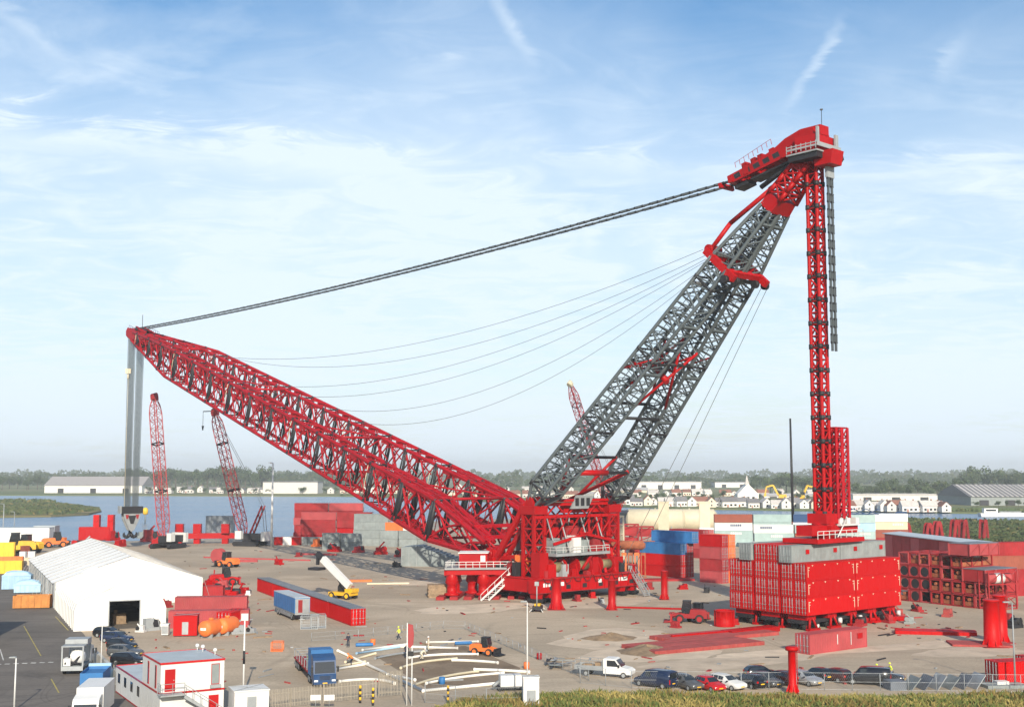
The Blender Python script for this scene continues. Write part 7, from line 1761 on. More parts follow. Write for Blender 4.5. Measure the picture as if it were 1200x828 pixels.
# ------------------------------------------------------------ skips, sheds and heaps at the left edge
def skip(px, py, L_, W_, H_, rz, m, label, cover=None):
    p = G(px, py); t = thing('skip', label, 'skip', (p.x, p.y, .006), rz); h = MB()
    for (x0, x1, y0, y1) in ((-L_ / 2, L_ / 2, -W_ / 2, -W_ / 2 + .08), (-L_ / 2, L_ / 2, W_ / 2 - .08, W_ / 2), (-L_ / 2, -L_ / 2 + .08, -W_ / 2 + .081, W_ / 2 - .081), (L_ / 2 - .08, L_ / 2, -W_ / 2 + .081, W_ / 2 - .081)): h.b0(x0, x1, y0, y1, .15, H_)
    h.b0(-L_ / 2 + .09, L_ / 2 - .09, -W_ / 2 + .09, W_ / 2 - .09, .15, .3); h.build('body', m, t); r_ = MB()
    for i in range(6): x = -L_ / 2 + .3 + i * (L_ - .6) / 5; r_ = MB(); r_.b0(x - .06, x + .06, -W_ / 2 - .08, -W_ / 2 - .002, .15, H_); r_.build('rib', m, t); r_ = MB(); r_.b0(x - .06, x + .06, W_ / 2 + .002, W_ / 2 + .08, .15, H_); r_.build('rib', m, t)
    MB().b0(-L_ / 2 + .3, L_ / 2 - .3, -W_ / 2 + .2, -W_ / 2 + .4, 0, .149).build('skid', BLACK, t)
    if cover:
        c = MB(); r2 = random.Random(int(px)); n_ = 8; g = [[Vector((-L_ / 2 - .1 + (L_ + .2) * i / n_, -W_ / 2 - .1 + (W_ + .2) * j / n_, H_ + .02 + (0.75 * math.sin(math.pi * i / n_) ** .6 * math.sin(math.pi * j / n_) ** .6 + r2.uniform(0, .18) if 0 < i < n_ and 0 < j < n_ else -.25))) for j in range(n_ + 1)] for i in range(n_ + 1)]
        for i in range(n_):
            for j in range(n_): c.quad(g[i][j], g[i + 1][j], g[i + 1][j + 1], g[i][j + 1])
        c.build('tarpaulin', cover, t)
    else: MB().b0(-L_ / 2 + .1, L_ / 2 - .1, -W_ / 2 + .1, W_ / 2 - .1, .31, H_ * .7).build('contents', SOIL, t)
    return t
skip(38, 712, 6.2, 2.5, 2.3, R(10), RUST if False else mat('rusty orange steel', (0.46, 0.19, 0.05), .8, var=.3, dirt=.5, dirtc=(.2, .09, .04)), 'rusty orange open skip beside the tent wall')
skip(33, 694, 5.0, 2.4, 1.8, R(12), LBLUE, 'skip covered by light blue tarpaulin behind the rusty skip', LBLUE); skip(20, 690, 5.6, 2.6, 3.0, R(12), LBLUE, 'taller skip covered by light blue tarpaulin beside the yellow one', LBLUE)
skip(9, 672, 6.5, 2.6, 3.0, R(14), YEL, 'yellow skip standing behind the blue covered skips'); skip(2, 652, 7, 2.8, 4.0, R(14), YEL, 'tall yellow skip at the picture edge near the loaders'); skip(12, 664, 6.0, 2.5, 2.6, R(14), ORNG, 'orange topped skip between two yellow skips')
for (px, py, L_, W_, H_, m_, lab) in ((27, 640, 18, 5, 6.0, WHITE, 'white flat roofed quay shed behind the loaders'), (46, 638, 6, 5, 5.5, BLUE, 'blue steel cabin between the white quay sheds'), (54, 637, 7, 5, 6, LGREY, 'grey quay shed at the end of the shed row'), (-74, 758, 9.5, 14, 9.5, TARP, 'unseen dark shed added beside the road to shade the asphalt')):  # the dark shed stands out of view, added for its shadow
    cabin(px, py, L_, W_, H_, R(3), lab, m_, 'quay_shed', ROOFG)
for k, (px, py, m_, L_) in enumerate(((27, 655, WHITE, 1.6), (37, 656, WHITE, 1.8), (31, 662, CREAM, 1.5), (38, 663, RED, 1.4), (48, 686, WHITE, .9), (29, 650, BROWN, 2))):
    p = G(px, py); o = MB(); o.b0(-L_ / 2, L_ / 2, -L_ * .4, L_ * .4, .1, L_ * 1.25); o.b0(-L_ / 2 - .05, L_ / 2 + .05, -L_ * .45, L_ * .45, 0, .1); o.b0(-L_ / 2 - .04, L_ / 2 + .04, -L_ * .43, L_ * .43, L_ * 1.25, L_ * 1.33); ob = o.build('pallet_box', m_); ob.location = (p.x, p.y, .006); ob.rotation_euler = (0, 0, .2 * k); tag(ob, ['white box on the road beside the orange topped skip', 'tall white box beside the tent wall', 'cream box on the road behind the blue skips', 'red box beside the tent wall', 'small white box close to the rusty skip', 'brown box in front of the yellow loaders'][k], 'box')
# machines right of the tent: pumps, reels, tools
mr_ = random.Random(21)
for k, (px, py, w_, m_) in enumerate(((193, 700, 2.5, RED), (200, 704, 2.2, RED), (196, 711, 2.0, REDW), (246, 686, 3.0, RED), (254, 682, 3, RED), (252, 692, 2.6, REDW), (262, 688, 2.4, PINK), (266, 697, 2.6, RED), (275, 700, 3.0, RED), (284, 697, 2.6, RED), (283, 706, 2.4, REDW), (291, 697, 1.8, WHITE), (278, 742, 2.2, LGREY), (176, 738, 2.8, LGREY), (165, 740, 1.5, WHITE), (327, 661, 2.5, RED), (184, 641, 5, RED), (176, 634, 6, REDW), (140, 640, 4, RED), (131, 633, 5, RED), (100, 640, 4, LGREY), (72, 637, 4, ORNG), (88, 642, 4, RED), (105, 638, 3, TEAL), (168, 630, 5, MGREY), (295, 742, 1.6, LGREY), (1008, 733, 2.4, REDW), (1022, 726, 2.6, RED), (1040, 729, 2.2, REDW), (1052, 722, 2.4, DUSTY), (1066, 730, 1.8, MGREY), (862, 731, 1.8, RED), (872, 727, 2.0, REDW), (792, 735, 1.6, REDW), (392, 646, 4, RED), (420, 647, 3.4, REDW), (446, 649, 4, RED), (470, 652, 3.6, REDW), (372, 640, 3.6, ORNG), (540, 668, 3.0, RED), (528, 676, 2.4, REDW), (552, 660, 4, REDW), (465, 664, 2.2, BLACK), (350, 652, 2.0, REDW), (676, 704, 1.8, REDW), (694, 700, 2.0, RED), (705, 706, 1.6, LGREY), (760, 690, 2.2, REDW), (800, 690, 2.0, RED), (828, 694, 1.8, BLACK), (1075, 716, 2.0, REDW), (1110, 722, 2.2, DUSTY), (1188, 735, 2.6, BLACK), (1180, 728, 2.4, REDW))):
    p = G(px, py); t = thing('machine_part', '%s machine part with frame and drum, %s' % (nm.get(id(m_), 'grey'), ['at the tent corner', 'among the loose machines beyond the tent', 'lying near the red containers', 'in the far yard', 'at the rack end of the ballast', 'beside the bright red drum', 'under the main boom', 'before the stacks beside the crane'][0 if k < 3 else 1 if k < 12 else 2 if k < 15 or k == 25 else 4 if 26 <= k < 31 else 5 if 31 <= k < 34 else 6 if 34 <= k < 44 else 7 if k >= 44 else 3]), 'machine', (p.x, p.y, .004), mr_.uniform(0, 3), 'loose machine parts in the yard')
    m = MB(); m.b0(-w_ / 2, w_ / 2, -w_ * .3, w_ * .3, 0, w_ * .18); m.b0(-w_ * .35, w_ * .1, -w_ * .22, w_ * .2, w_ * .18, w_ * mr_.uniform(.4, .7)); m.build('base', m_, t)
    m = MB(); m.tube((w_ * .25, -w_ * .3, w_ * .38), (w_ * .25, w_ * .3, w_ * .38), w_ * .2, 12); m.build('drum', BLACK if k % 3 else m_, t)
    m = MB(); m.beam((-w_ * .4, w_ * .2, w_ * .15), (w_ * .3, w_ * .2, w_ * mr_.uniform(.5, .95)), w_ * .08, w_ * .1); m.beam((w_ * .45, -w_ * .28, 0), (w_ * .3, -w_ * .28, w_ * .6), w_ * .07, w_ * .07); m.build('frame', m_, t)
p = G(256, 659); t = thing('cable_reel', 'large red cable reel beside the orange forklift', 'reel', (p.x, p.y, 0), R(70)); m = MB()
for x in (-.9, .9): m.lathe([(1.9, -.08), (1.9, .08)], (x, 0, 1.9), 20, (1, 0, 0))
m.build('flange', PINK, t); MB().lathe([(1.0, -.85), (1.0, .85)], (0, 0, 1.9), 16, (1, 0, 0)).build('core', REDW, t)
# big red winch block by the hook
p = G(114, 633); t = thing('winch_block', 'bright red winch block with two upright posts by the water', 'winch', (p.x, p.y, 0), R(5)); m = MB(); m.b0(-6, 4.5, -2, 2, .3, 4.8); m.build('casing', REDP, t)
for x in (-.3, 4.6): m = MB(); m.b0(x - 1.0, x + 1.0, -1.4, 1.4, .3, 9.0); m.tube((x, -1.8, 7.6), (x, 1.8, 7.6), .9, 10); m.build('post', REDP, t)
m = MB(); m.b0(-6.4, 6, -2.4, 2.4, 0, .3); m.build('base', BLACK, t); m = MB()
for i in range(6): m.b0(-5.6 + i * 1.6, -5.2 + i * 1.6, -2.1, -2.003, .4, 4.6)
m.build('rib', REDP, t)
p = G(212, 624); o = MB()
# ------------------------------------------------------------ crawler cranes behind
def crawler(px, py, tip, tipdist, hook, bodyrz, label, w_=2.6, strut=None, m=PINK, bm_=REDW):
    base = G(px, py); t = thing('crawler_crane', label, 'crane', tuple(base)); B0 = base
    fx = Vector((math.cos(bodyrz), math.sin(bodyrz), 0)); fy = Vector((-fx.y, fx.x, 0))
    def bb(name, mb, m_): return mb.build(name, m_, t, B0)
    for s_ in (-1, 1): k = MB(); k.prism([(-4.5, .6), (-3.9, 0), (3.9, 0), (4.5, .6), (4.5, 1.0), (3.9, 1.5), (-3.9, 1.5), (-4.5, 1.0)], B0 + fy * (s_ * 3.2 - .6), fx, UP, fy * 1.2); bb('crawler_track', k, BLACK)
    k = MB(); k.box(B0 + UP * 1.5, 3, 5.4, .9, ax=(fx, fy, UP)); k.box(B0 - fx * 1.5 + UP * 3.0, 8.5, 3.8, 2.0, ax=(fx, fy, UP)); bb('machine_house', k, BLACK)
    k = MB(); k.box(B0 - fx * 5.9 + UP * 3.2, 1.4, 5.6, 3.0, ax=(fx, fy, UP)); k.box(B0 + fx * 2.6 + fy * 2.8 + UP * 3.6, 2.2, 1.6, 2.6, ax=(fx, fy, UP)); bb('counterweight', k, WHITE)
    T_ = AT(tip[0], tip[1], tipdist); F_ = B0 + fx * 2.0 + UP * 2.8; d = (T_ - F_); L_ = d.length; d.normalize(); sd_ = d.cross(fx); sd_ = fy if abs(d.dot(fy)) < .9 else fx
    sd_ = (sd_ - d * sd_.dot(d)).normalized(); ur = d.cross(sd_); n_ = int(L_ / 2.6)
    def stt(i):
        f = i / n_; hw_ = w_ / 2 * min(1, .25 + f * 8, .3 + (1 - f) * 9); c = F_ + d * (L_ * f); return [c - sd_ * hw_ - ur * hw_, c + sd_ * hw_ - ur * hw_, c + sd_ * hw_ + ur * hw_, c - sd_ * hw_ + ur * hw_]
    k = MB(); br = MB(); js = MB()
    for i in range(n_):
        A, B = stt(i), stt(i + 1)
        for q in range(4): k.tube(A[q], B[q], .17, 5, cap=False)
        section(br, A, B, .09, pat='Z' if i % 2 else 'S', n=4); ring4(k, B, .08, 4)
        if i % 6 == 5: ring4(js, B, .24, 5)
    bb('boom', k, m); bb('boom_lattice', br, m); bb('boom_joint', js, BLACK)
    hd_ = MB(); hd_.box(T_, 1.4, 1.6, 2.2, ax=(d, sd_, ur)); hd_.tube(T_ - sd_ * 1.0 + d * .8, T_ + sd_ * 1.0 + d * .8, .8, 10); bb('boom_head', hd_, CREAM if hook == 'lamp' else REDW)
    if strut:
        q = B0 - fx * 4.5 + UP * strut; k = MB()
        for e in (-1.4, 1.4): k.tube(B0 - fx * .5 + fy * e + UP * 3.8, q + fy * e * .8, .3, 6)
        for i in range(4): k.tube(lerp(B0 - fx * .5 - fy * 1.4 + UP * 3.8, q - fy * 1.1, i / 4), lerp(B0 - fx * .5 + fy * 1.4 + UP * 3.8, q + fy * 1.1, (i + 1) / 4), .14, 5)
        bb('gantry', k, bm_); k = MB()
        for e in (-.9, .9): k.tube(q + fy * e, T_ + sd_ * e * .5, .07, 4); k.tube(q + fy * e, B0 - fx * 5.5 + fy * e + UP * 4.5, .1, 4)
        bb('pendant_rope', k, ROPE)
    if isinstance(hook, tuple):
        k = MB(); hp_ = T_ + Vector(hook[0]); k.tube(T_ + d * .8, Vector((hp_.x, hp_.y, T_.z + .6)), .16, 5); k.tube(Vector((hp_.x, hp_.y, T_.z + .6)), Vector((hp_.x, hp_.y, hook[1])), .07, 4); k.tube((hp_.x, hp_.y, hook[1] + 1.5), (hp_.x, hp_.y, hook[1]), .4, 6, .15); bb('hook_rope', k, BLACK)
    return t
crawler(197, 642, (181, 466), 392, None, R(250), 'red crawler crane with straight lattice boom nearest the hook ropes', 2.8, None)
crawler(293, 639, (252, 484), 402, ((-4.0, 0, 0), 38.0), R(165), 'red crawler crane with black cab and short gantry beside the quay mast', 2.8, 13.0)
crawler(722, 613, (668, 450), 500, 'lamp', R(150), 'distant red crawler crane behind the grey mast legs', 3.0, 12.0, RED)
b = MB(); a0, a1 = G(203, 637), G(280, 636); b.beam(a0 + UP * 2.6, a1 + UP * 2.6, 1.6, 1.8); o = b.build('spreader_beam', RED, None, tuple(a0)); o.location = a0; tag(o, 'long faded red spreader beam between the two crawler cranes', 'beam')
for px in (210, 231, 264): s_ = MB(); q = G(px, 636.5) - a0; s_.b0(q.x - 1, q.x + 1, q.y - 1, q.y + 1, 0, 1.7); s_.b0(q.x - 1.3, q.x + 1.3, q.y - .9, q.y + .9, 3.51, 6.6); s_.build('stand', RED, o)
# thin dark pole crane near the tower
p = G(930, 640); t = thing('pile_mast', 'thin dark leaning pile mast with red foot behind the ballast stack', 'mast', tuple(p)); top = AT(926, 490, p.y); b = MB(); b.tube((0, 0, 6), top - p, .55, 6, .35); b.build('mast', BLACK, t); b = MB(); b.lathe([(.5, 8.0), (1.3, 5.6), (1.1, 3.2), (.3, 0)], n=10); b.build('foot', PINK, t)
# dark lorry and machines beyond the crane
p = G(722, 622); t = thing('dark_crane_truck', 'black crane truck beyond the rusty pile', 'truck', (p.x, p.y, 0), R(5)); MB().b0(-8, 8, -1.6, 1.6, 1.2, 3.0).build('chassis', BLACK, t); MB().b0(-4, 5, -1.6, 1.6, 3.0, 8.5).build('superstructure', NAVY, t); MB().b0(-3.2, 4.2, -1.66, -1.603, 5.5, 7.5).build('window_strip', GLASS, t)
for x in (-6.5, -4.5, 3, 5, 7):
    for sy in (-1, 1): wheel(t, x, sy * 1.3, .75, .5)
p = G(705, 622); t = thing('white_lorry', 'white lorry beyond the crane beside the black crane truck', 'lorry', (p.x, p.y + 4, 0), R(190)); truck_cab(t, 5.5, WHITE, 1.6, 4); MB().b0(-6, 3, -1.6, 1.6, 1.2, 4.6).build('box_body', CREAM, t)
for x in (4.2, -3, -4.4):
    for sy in (-1, 1): wheel(t, x, sy * 1.3, .6, .4)
# loose debris over the yard
db = MB(); rd = random.Random(77)
for i in range(460):
    px = rd.uniform(130, 1190); py = rd.uniform(640, 800)
    if rd.random() < .45: px = rd.gauss(rd.choice((300, 430, 560, 700, 800, 1000, 1090)), 40); py = rd.gauss(rd.choice((655, 690, 720, 745)), 12)
    if py < 634 or py > 802 or px < 125: continue
    p = G(px, py); L_ = rd.choice((.3, .5, .8, 1.4, 2.4)) * rd.uniform(.6, 1.4); db.mt(rd.choice((0, 0, 1, 2, 3, 4, 4))); db.box((p.x, p.y, .06), L_, rd.uniform(.12, .4), rd.uniform(.06, .25), rd.uniform(0, 3.1))
stuff(db.build('yard_debris', [TIMBER, BLACK, REDW, LGREY, DUSTY]), 'scattered planks, offcuts and small debris over the yard', 'debris')
# road markings on the asphalt
rm = mat('road paint', (0.62, 0.61, 0.57), .8, var=.2, dirt=.5, dirtc=(.2, .19, .17)); ry = mat('yellow road paint', (0.42, 0.34, 0.08), .8, var=.3, dirt=.7, dirtc=(.14, .13, .11))
for i in range(9):
    a = G(-22 + i * 10.2, 778.6 - i * .4); b = MB(); b.b0(-.32, .32, -.22, .22, 0, .004); o = b.build('dash_mark', rm); o.location = (a.x, a.y, .009); structure(o)
for (x0, y0, x1, y1, m_) in ((28, 733, 48, 768, ry), (60, 795, 69, 811, ry), (0, 760, 4, 773, rm), (65, 722, 80, 738, ry)):
    a, b_ = G(x0, y0), G(x1, y1); d = (b_ - a); mb = MB(); nn = Vector((-d.y, d.x, 0)).normalized() * .07; mb.hexa([a - nn, a + nn, b_ + nn, b_ - nn], [q + UP * .004 for q in (a - nn, a + nn, b_ + nn, b_ - nn)]); o = mb.build('line_mark', m_, None, tuple(a)); o.location = (a.x, a.y, .009); structure(o)
# ------------------------------------------------------------ trees, houses and land beyond the water
FOL = [mat('dark foliage', (0.045, 0.075, 0.028), .9, var=.4, scale=.25), mat('mid foliage', (0.065, 0.095, 0.034), .9, var=.4, scale=.25), mat('olive foliage', (0.085, 0.10, 0.04), .9, var=.4, scale=.25)]
BARK = mat('bark', (0.10, 0.075, 0.055), .95, var=.3)
def tree_proto(seed, tall=1.0, nleaf=700):
    r = random.Random(seed); t = thing('broadleaf_tree', '', 'tree'); m = MB(); m.tube((0, 0, 0), (r.uniform(-.02, .02), 0, .42), .028, 6, .018)
    lobes = [(Vector((r.gauss(0, .15), r.gauss(0, .15), r.uniform(.45, .80) * 1.0)), r.uniform(.14, .26)) for _ in range(9)]
    for c, _ in lobes[:5]: m.tube((0, 0, .36), c, .012, 4, .004)
    m.build('trunk', BARK, t); k = MB()
    for i in range(nleaf):
        c, rad = lobes[r.randrange(len(lobes))]
        d = Vector((r.gauss(0, 1), r.gauss(0, 1), r.gauss(0, .8))).normalized() * rad * (r.random() ** .35); p = c + d
        if p.z < .12: continue
        nn = (d.normalized() + Vector((r.gauss(0, .5), r.gauss(0, .5), r.gauss(0, .5)))).normalized(); a = nn.orthogonal().normalized() * r.uniform(.022, .045); b = nn.cross(a)
        k.mt(0 if r.random() < .5 else 1 if r.random() < .7 else 2); k.quad(p - a, p - b * .9, p + a, p + b)
    k.build('crown', FOL, t); return t
TP_ = [tree_proto(100 + i) for i in range(6)]
rt = random.Random(33)
def tree(px, py, hpx, label, group, wid=1.0, y_=None):
    p = G(px, py, -.6) if y_ is None else y_; h = hpx * p.y / FPX
    o = dup(TP_[rt.randrange(6)], (p.x, p.y, -.6), rt.uniform(0, 6.28), label, group); o.scale = (h * wid * rt.uniform(.9, 1.25), h * wid * rt.uniform(.9, 1.25), h); return o
def rowt(x0, x1, step, py, h0, h1, label, group, wid=1.0, jit=1.2, slope=0):
    x = x0
    while x < x1:
        tree(x + rt.uniform(-step, step) * .3, py + (x - x0) * slope + rt.uniform(-jit, jit), rt.uniform(h0, h1), label, group, wid); x += step * rt.uniform(.7, 1.3)
rowt(-8, 56, 8, 573, 13, 19, 'leafy tree on the bank beside the grey warehouse', 'trees left of the grey warehouse')
rowt(150, 318, 7.0, 572.5, 20, 30, 'tall tree in the row behind the white waterside houses', 'tall trees behind the waterside houses', .9)
rowt(175, 440, 12, 578.0, 6, 9, 'small tree on the grass along the far bank', 'small trees on the far bank', 1.1, .3)
rowt(300, 470, 9, 568, 12, 20, 'tree behind the white factory across the water', 'trees behind the white factory')
rowt(560, 700, 11, 577, 5, 11, 'tree between the far houses beyond the boom foot', 'trees beyond the boom foot', 1.1, 4)
rowt(735, 990, 10, 586, 7, 13, 'tree among the white houses beyond the pale containers', 'trees among the far houses', 1.0, 4)
rowt(880, 990, 8, 579, 16, 28, 'tall tree behind the yellow excavators', 'tall trees behind the excavators')
rowt(985, 1130, 8, 584, 14, 25, 'tree in the row behind the white cottages', 'trees behind the cottages')
rowt(1130, 1215, 8, 578, 22, 34, 'tall tree in the clump behind the striped warehouse', 'tall trees behind the striped warehouse', 1.0)
rowt(985, 1110, 11, 596, 6, 9, 'small round tree in front of the white cottages', 'small trees before the cottages', 1.2, .6)
rowt(1148, 1210, 16, 594, 7, 10, 'small round tree in front of the striped warehouse', 'small trees before the warehouse', 1.2, .4)
for o in TP_:
    for ch in list(o.children_recursive): bpy.data.objects.remove(ch)
    bpy.data.objects.remove(o)
# distant woodland bands
def band(px0, px1, dist, h, seed, label, dens=1.0):
    r = random.Random(seed); k = MB(); x0 = (px0 - 600) / FPX * dist; x1 = (px1 - 600) / FPX * dist; n_ = int((px1 - px0) * 9 * dens); s_ = dist / FPX
    ph = [r.uniform(0, 6) for _ in range(4)]
    for i in range(n_):
        x = r.uniform(x0, x1); px = x / s_; top = h * (.72 + .18 * math.sin(px * .11 + ph[0]) + .12 * math.sin(px * .37 + ph[1]) + .10 * math.sin(px * .9 + ph[2]))
        z = top * (1 - r.random() ** 1.6) ; p = Vector((x, dist + r.uniform(-60, 60), z)); a = r.uniform(0, 3.14); w_ = r.uniform(1.2, 2.8) * s_; hh_ = r.uniform(.8, 1.8) * s_
        k.mt(r.randrange(3)); u_ = Vector((math.cos(a) * w_, math.sin(a) * w_ * .5, 0)); v_ = Vector((r.uniform(-.5, .5) * hh_, -hh_ * .6, hh_)); k.quad(p - u_, p - v_, p + u_, p + v_)
    o = k.build('woodland', FOL); stuff(o, label, 'woodland')
band(-500, 1700, 3600, 30, 1, 'hazy distant woodland along the horizon', .8); band(-400, 240, 2300, 24, 2, 'wooded ridge far behind the grey warehouse'); band(240, 430, 2100, 22, 3, 'woodland behind the tall waterside trees'); band(548, 612, 2100, 24, 4, 'blue grey wood standing alone behind the boom'); band(615, 900, 2000, 19, 5, 'wood behind the far white buildings'); band(900, 1600, 2500, 22, 6, 'woodland behind the cottages')
band(1020, 1200, 1500, 9, 7, 'hedges behind the cottages')
# houses
WALLS = [mat('white render', (0.66, 0.64, 0.60), .8, var=.08, dirt=.15), mat('cream render', (0.66, 0.58, 0.46), .8, var=.08, dirt=.15), mat('red brick', (0.34, 0.13, 0.085), .9, var=.2)]
RFS = [mat('terracotta roof', (0.22, 0.095, 0.065), .85, var=.2), mat('grey slate roof', (0.17, 0.165, 0.17), .8, var=.2), mat('pale roof', (0.48, 0.45, 0.42), .8, var=.15)]
def house_proto(wm, rm_, L_=11.0, W_=8.0, H_=4.6, RH=3.6):
    t = thing('house', '', 'house'); MB().prism([(-W_ / 2, 0), (W_ / 2, 0), (W_ / 2, H_), (0, H_ + RH - .12), (-W_ / 2, H_)], (-L_ / 2, 0, 0), (0, 1, 0), UP, (L_, 0, 0)).build('wall', wm, t)
    rf = MB(); 
    for s_ in (-1, 1): rf.hexa([(-L_ / 2 - .3, s_ * (W_ / 2 + .4), H_ - .25), (L_ / 2 + .3, s_ * (W_ / 2 + .4), H_ - .25), (L_ / 2 + .3, 0, H_ + RH), (-L_ / 2 - .3, 0, H_ + RH)], [(-L_ / 2 - .3, s_ * (W_ / 2 + .4), H_ - .0), (L_ / 2 + .3, s_ * (W_ / 2 + .4), H_ - .0), (L_ / 2 + .3, 0, H_ + RH + .25), (-L_ / 2 - .3, 0, H_ + RH + .25)])
    rfo = rf.build('roof', rm_, t); MB().b0(L_ * .25, L_ * .25 + .8, -.4, .4, H_ + RH - .9, H_ + RH + 1.1).build('chimney', RFS[0], rfo)
    for x in (-L_ * .32, L_ * .05, L_ * .32): MB().b0(x - .8, x + .8, -W_ / 2 - .05, -W_ / 2 - .004, 1.0, 2.6).build('window', GLASS, t)
    MB().b0(-L_ * .16 - .5, -L_ * .16 + .5, -W_ / 2 - .05, -W_ / 2 - .004, 0, 2.2).build('door', BROWN, t)
    for z in (1.0, 4.2): MB().b0(-L_ / 2 - .05, -L_ / 2 - .004, -.7, .7, z, z + 1.4).build('window', GLASS, t)
    return t
HP = [(house_proto(WALLS[i], RFS[j]), i, j) for i, j in ((0, 0), (0, 1), (0, 2), (1, 0), (2, 1))]
wn_ = ['white', 'cream', 'red brick']; rn_ = ['terracotta', 'grey slate', 'pale']
rh = random.Random(4)
def houses(x0, x1, step, py, where, group, only=None, sc=1.0, slope=0.0):
    x = x0
    while x < x1:
        pr_, i, j = HP[rh.choice(only or range(5))]; pyy = py + (x - x0) * slope + rh.uniform(-.8, .8); p = G(x, pyy, -.6)
        o = dup(pr_, (p.x, p.y, -.6), rh.choice((R(3), R(-6), R(92), R(84), R(20))), '%s house with %s roof %s' % (wn_[i], rn_[j], where), group); sc2 = sc * .78; o.scale = (sc2 * rh.uniform(.8, 1.5), sc2, sc2 * rh.uniform(.8, 1.15)); x += step * rh.uniform(.6, 1.4)
houses(168, 312, 11, 577.3, 'on the far bank before the tall trees', 'houses on the far bank', (0, 1, 2, 0), 1.1)
houses(372, 470, 12, 577.6, 'across the water behind the boom', 'houses across the water', (0, 2, 3), 1.2)
houses(560, 700, 13, 583, 'beyond the water behind the boom foot', 'houses behind the boom foot', (0, 2, 3, 2), 1.0)
houses(560, 690, 18, 575, 'in the fields beyond the boom foot', 'houses in the fields', (2, 3, 2), 1.0)
houses(735, 990, 11, 591.5, 'along the canal beyond the pale containers', 'houses along the canal', (1, 2, 3, 1, 2), 1.0, .018)
houses(745, 985, 15, 581, 'in the second row beyond the pale containers', 'houses in the second row', (2, 2, 0, 3), 1.0)
houses(985, 1112, 9, 598.0, 'of the cottage row beside the meadow', 'cottages beside the meadow', (0, 2, 2, 2), .95, .01)
houses(430, 560, 16, 572, 'behind the main boom in the distance', 'houses behind the main boom', (2, 3), 1.1)
for o, _, _ in HP:
    for ch in list(o.children_recursive): bpy.data.objects.remove(ch)
    bpy.data.objects.remove(o)
def ware(px0, px1, py, hpx, label, wm=None, rm_=None, doors=3, depth=40, flat=False, stripes=False, eav=.5):
    a, b_ = G(px0, py, -.6), G(px1, py, -.6); s_ = a.y / FPX; H_ = hpx * s_; L_ = b_.x - a.x; t = thing('warehouse', label, 'warehouse', ((a.x + b_.x) / 2, a.y, -.6))
    e_ = H_ if flat else H_ * eav
    MB().b0(-L_ / 2, L_ / 2, 0, depth, 0, e_).build('wall', wm or WALLS[0], t)
    if not flat: MB().prism([(-1, e_ + .02), (depth + 1, e_ + .02), (depth * .5, H_)], (-L_ / 2 - 1, 0, 0), (0, 1, 0), UP, (L_ + 2, 0, 0)).build('roof', rm_ or ROOFG, t)
    else: MB().b0(-L_ / 2 - .5, L_ / 2 + .5, -.5, depth + .5, e_ + .02, e_ + 1).build('roof', rm_ or RFS[1], t)
    for i in range(doors): x = -L_ / 2 + (i + .5) * L_ / doors; MB().b0(x - 3.5, x + 3.5, -.3, -.01, 0, e_ * .62).build('door', BLACK, t)
    if stripes:
        n_ = 16
        for i in range(n_): x = -L_ / 2 + (i + .5) * L_ / n_; zz = lambda y: e_ + .05 + (H_ - e_) * (y + 1) / (depth * .5 + 1); MB().hexa([(x - .8, -.8, zz(-.8)), (x + .8, -.8, zz(-.8)), (x + .8, depth * .48, zz(depth * .48)), (x - .8, depth * .48, zz(depth * .48))], [(x - .8, -.8, zz(-.8) + .3), (x + .8, -.8, zz(-.8) + .3), (x + .8, depth * .48, zz(depth * .48) + .3), (x - .8, depth * .48, zz(depth * .48) + .3)]).build('roof_light', RFS[2], t)
    return t
ware(52, 166, 577.3, 19, 'long grey roofed warehouse with black doors across the water', WALLS[0], mat('grey sheet roof', (0.30, 0.28, 0.27), .8, var=.12), 3, 50, eav=.45)
ware(308, 372, 578, 13, 'white factory with comb like roof edge across the water', WALLS[0], RFS[1], 0, 40, True)
for i in range(14):
    pass
ware(745, 822, 573, 8, 'long white hall in the distance behind the houses', WALLS[0], RFS[2], 4, 60, True); ware(838, 880, 571, 6, 'low white hall behind the church like house', WALLS[0], RFS[1], 2, 60, True); ware(690, 760, 577, 6, 'cream hall behind the grey mast legs', WALLS[1], RFS[2], 3, 40)
ware(1138, 1230, 592, 24, 'grey warehouse with striped pale roof beside the meadow', MGREY, RFS[1], 3, 70, stripes=True, eav=.42); ware(470, 552, 580, 8, 'cream hall across the water behind the boom', WALLS[1], RFS[2], 3, 30)
ware(895, 985, 583, 5, 'white terrace behind the excavators', WALLS[0], RFS[2], 4, 25); ware(640, 700, 581, 5, 'low white hall beyond the boom foot', WALLS[0], RFS[2], 2, 25); ware(1000, 1100, 586, 6, 'low white hall behind the cottages', WALLS[0], RFS[2], 3, 40, True)
p = G(877, 591, -.6); t = thing('gabled_house', 'tall white gabled house with small spire beyond the containers', 'house', (p.x, p.y, -.6)); MB().prism([(-8, 0), (8, 0), (8, 8), (0, 16), (-8, 8)], (0, 0, 0), (1, 0, 0), UP, (0, 12, 0)).build('wall', WALLS[0], t); MB().hexa([(-1.6, 3, 15), (1.6, 3, 15), (1.6, 6, 15), (-1.6, 6, 15)], [(-.2, 4.3, 22), (.2, 4.3, 22), (.2, 4.7, 22), (-.2, 4.7, 22)]).build('spire', RFS[2], t)
for x in (-4, 0, 4): MB().b0(x - 1, x + 1, -.08, -.005, 3, 6).build('window', GLASS, t)
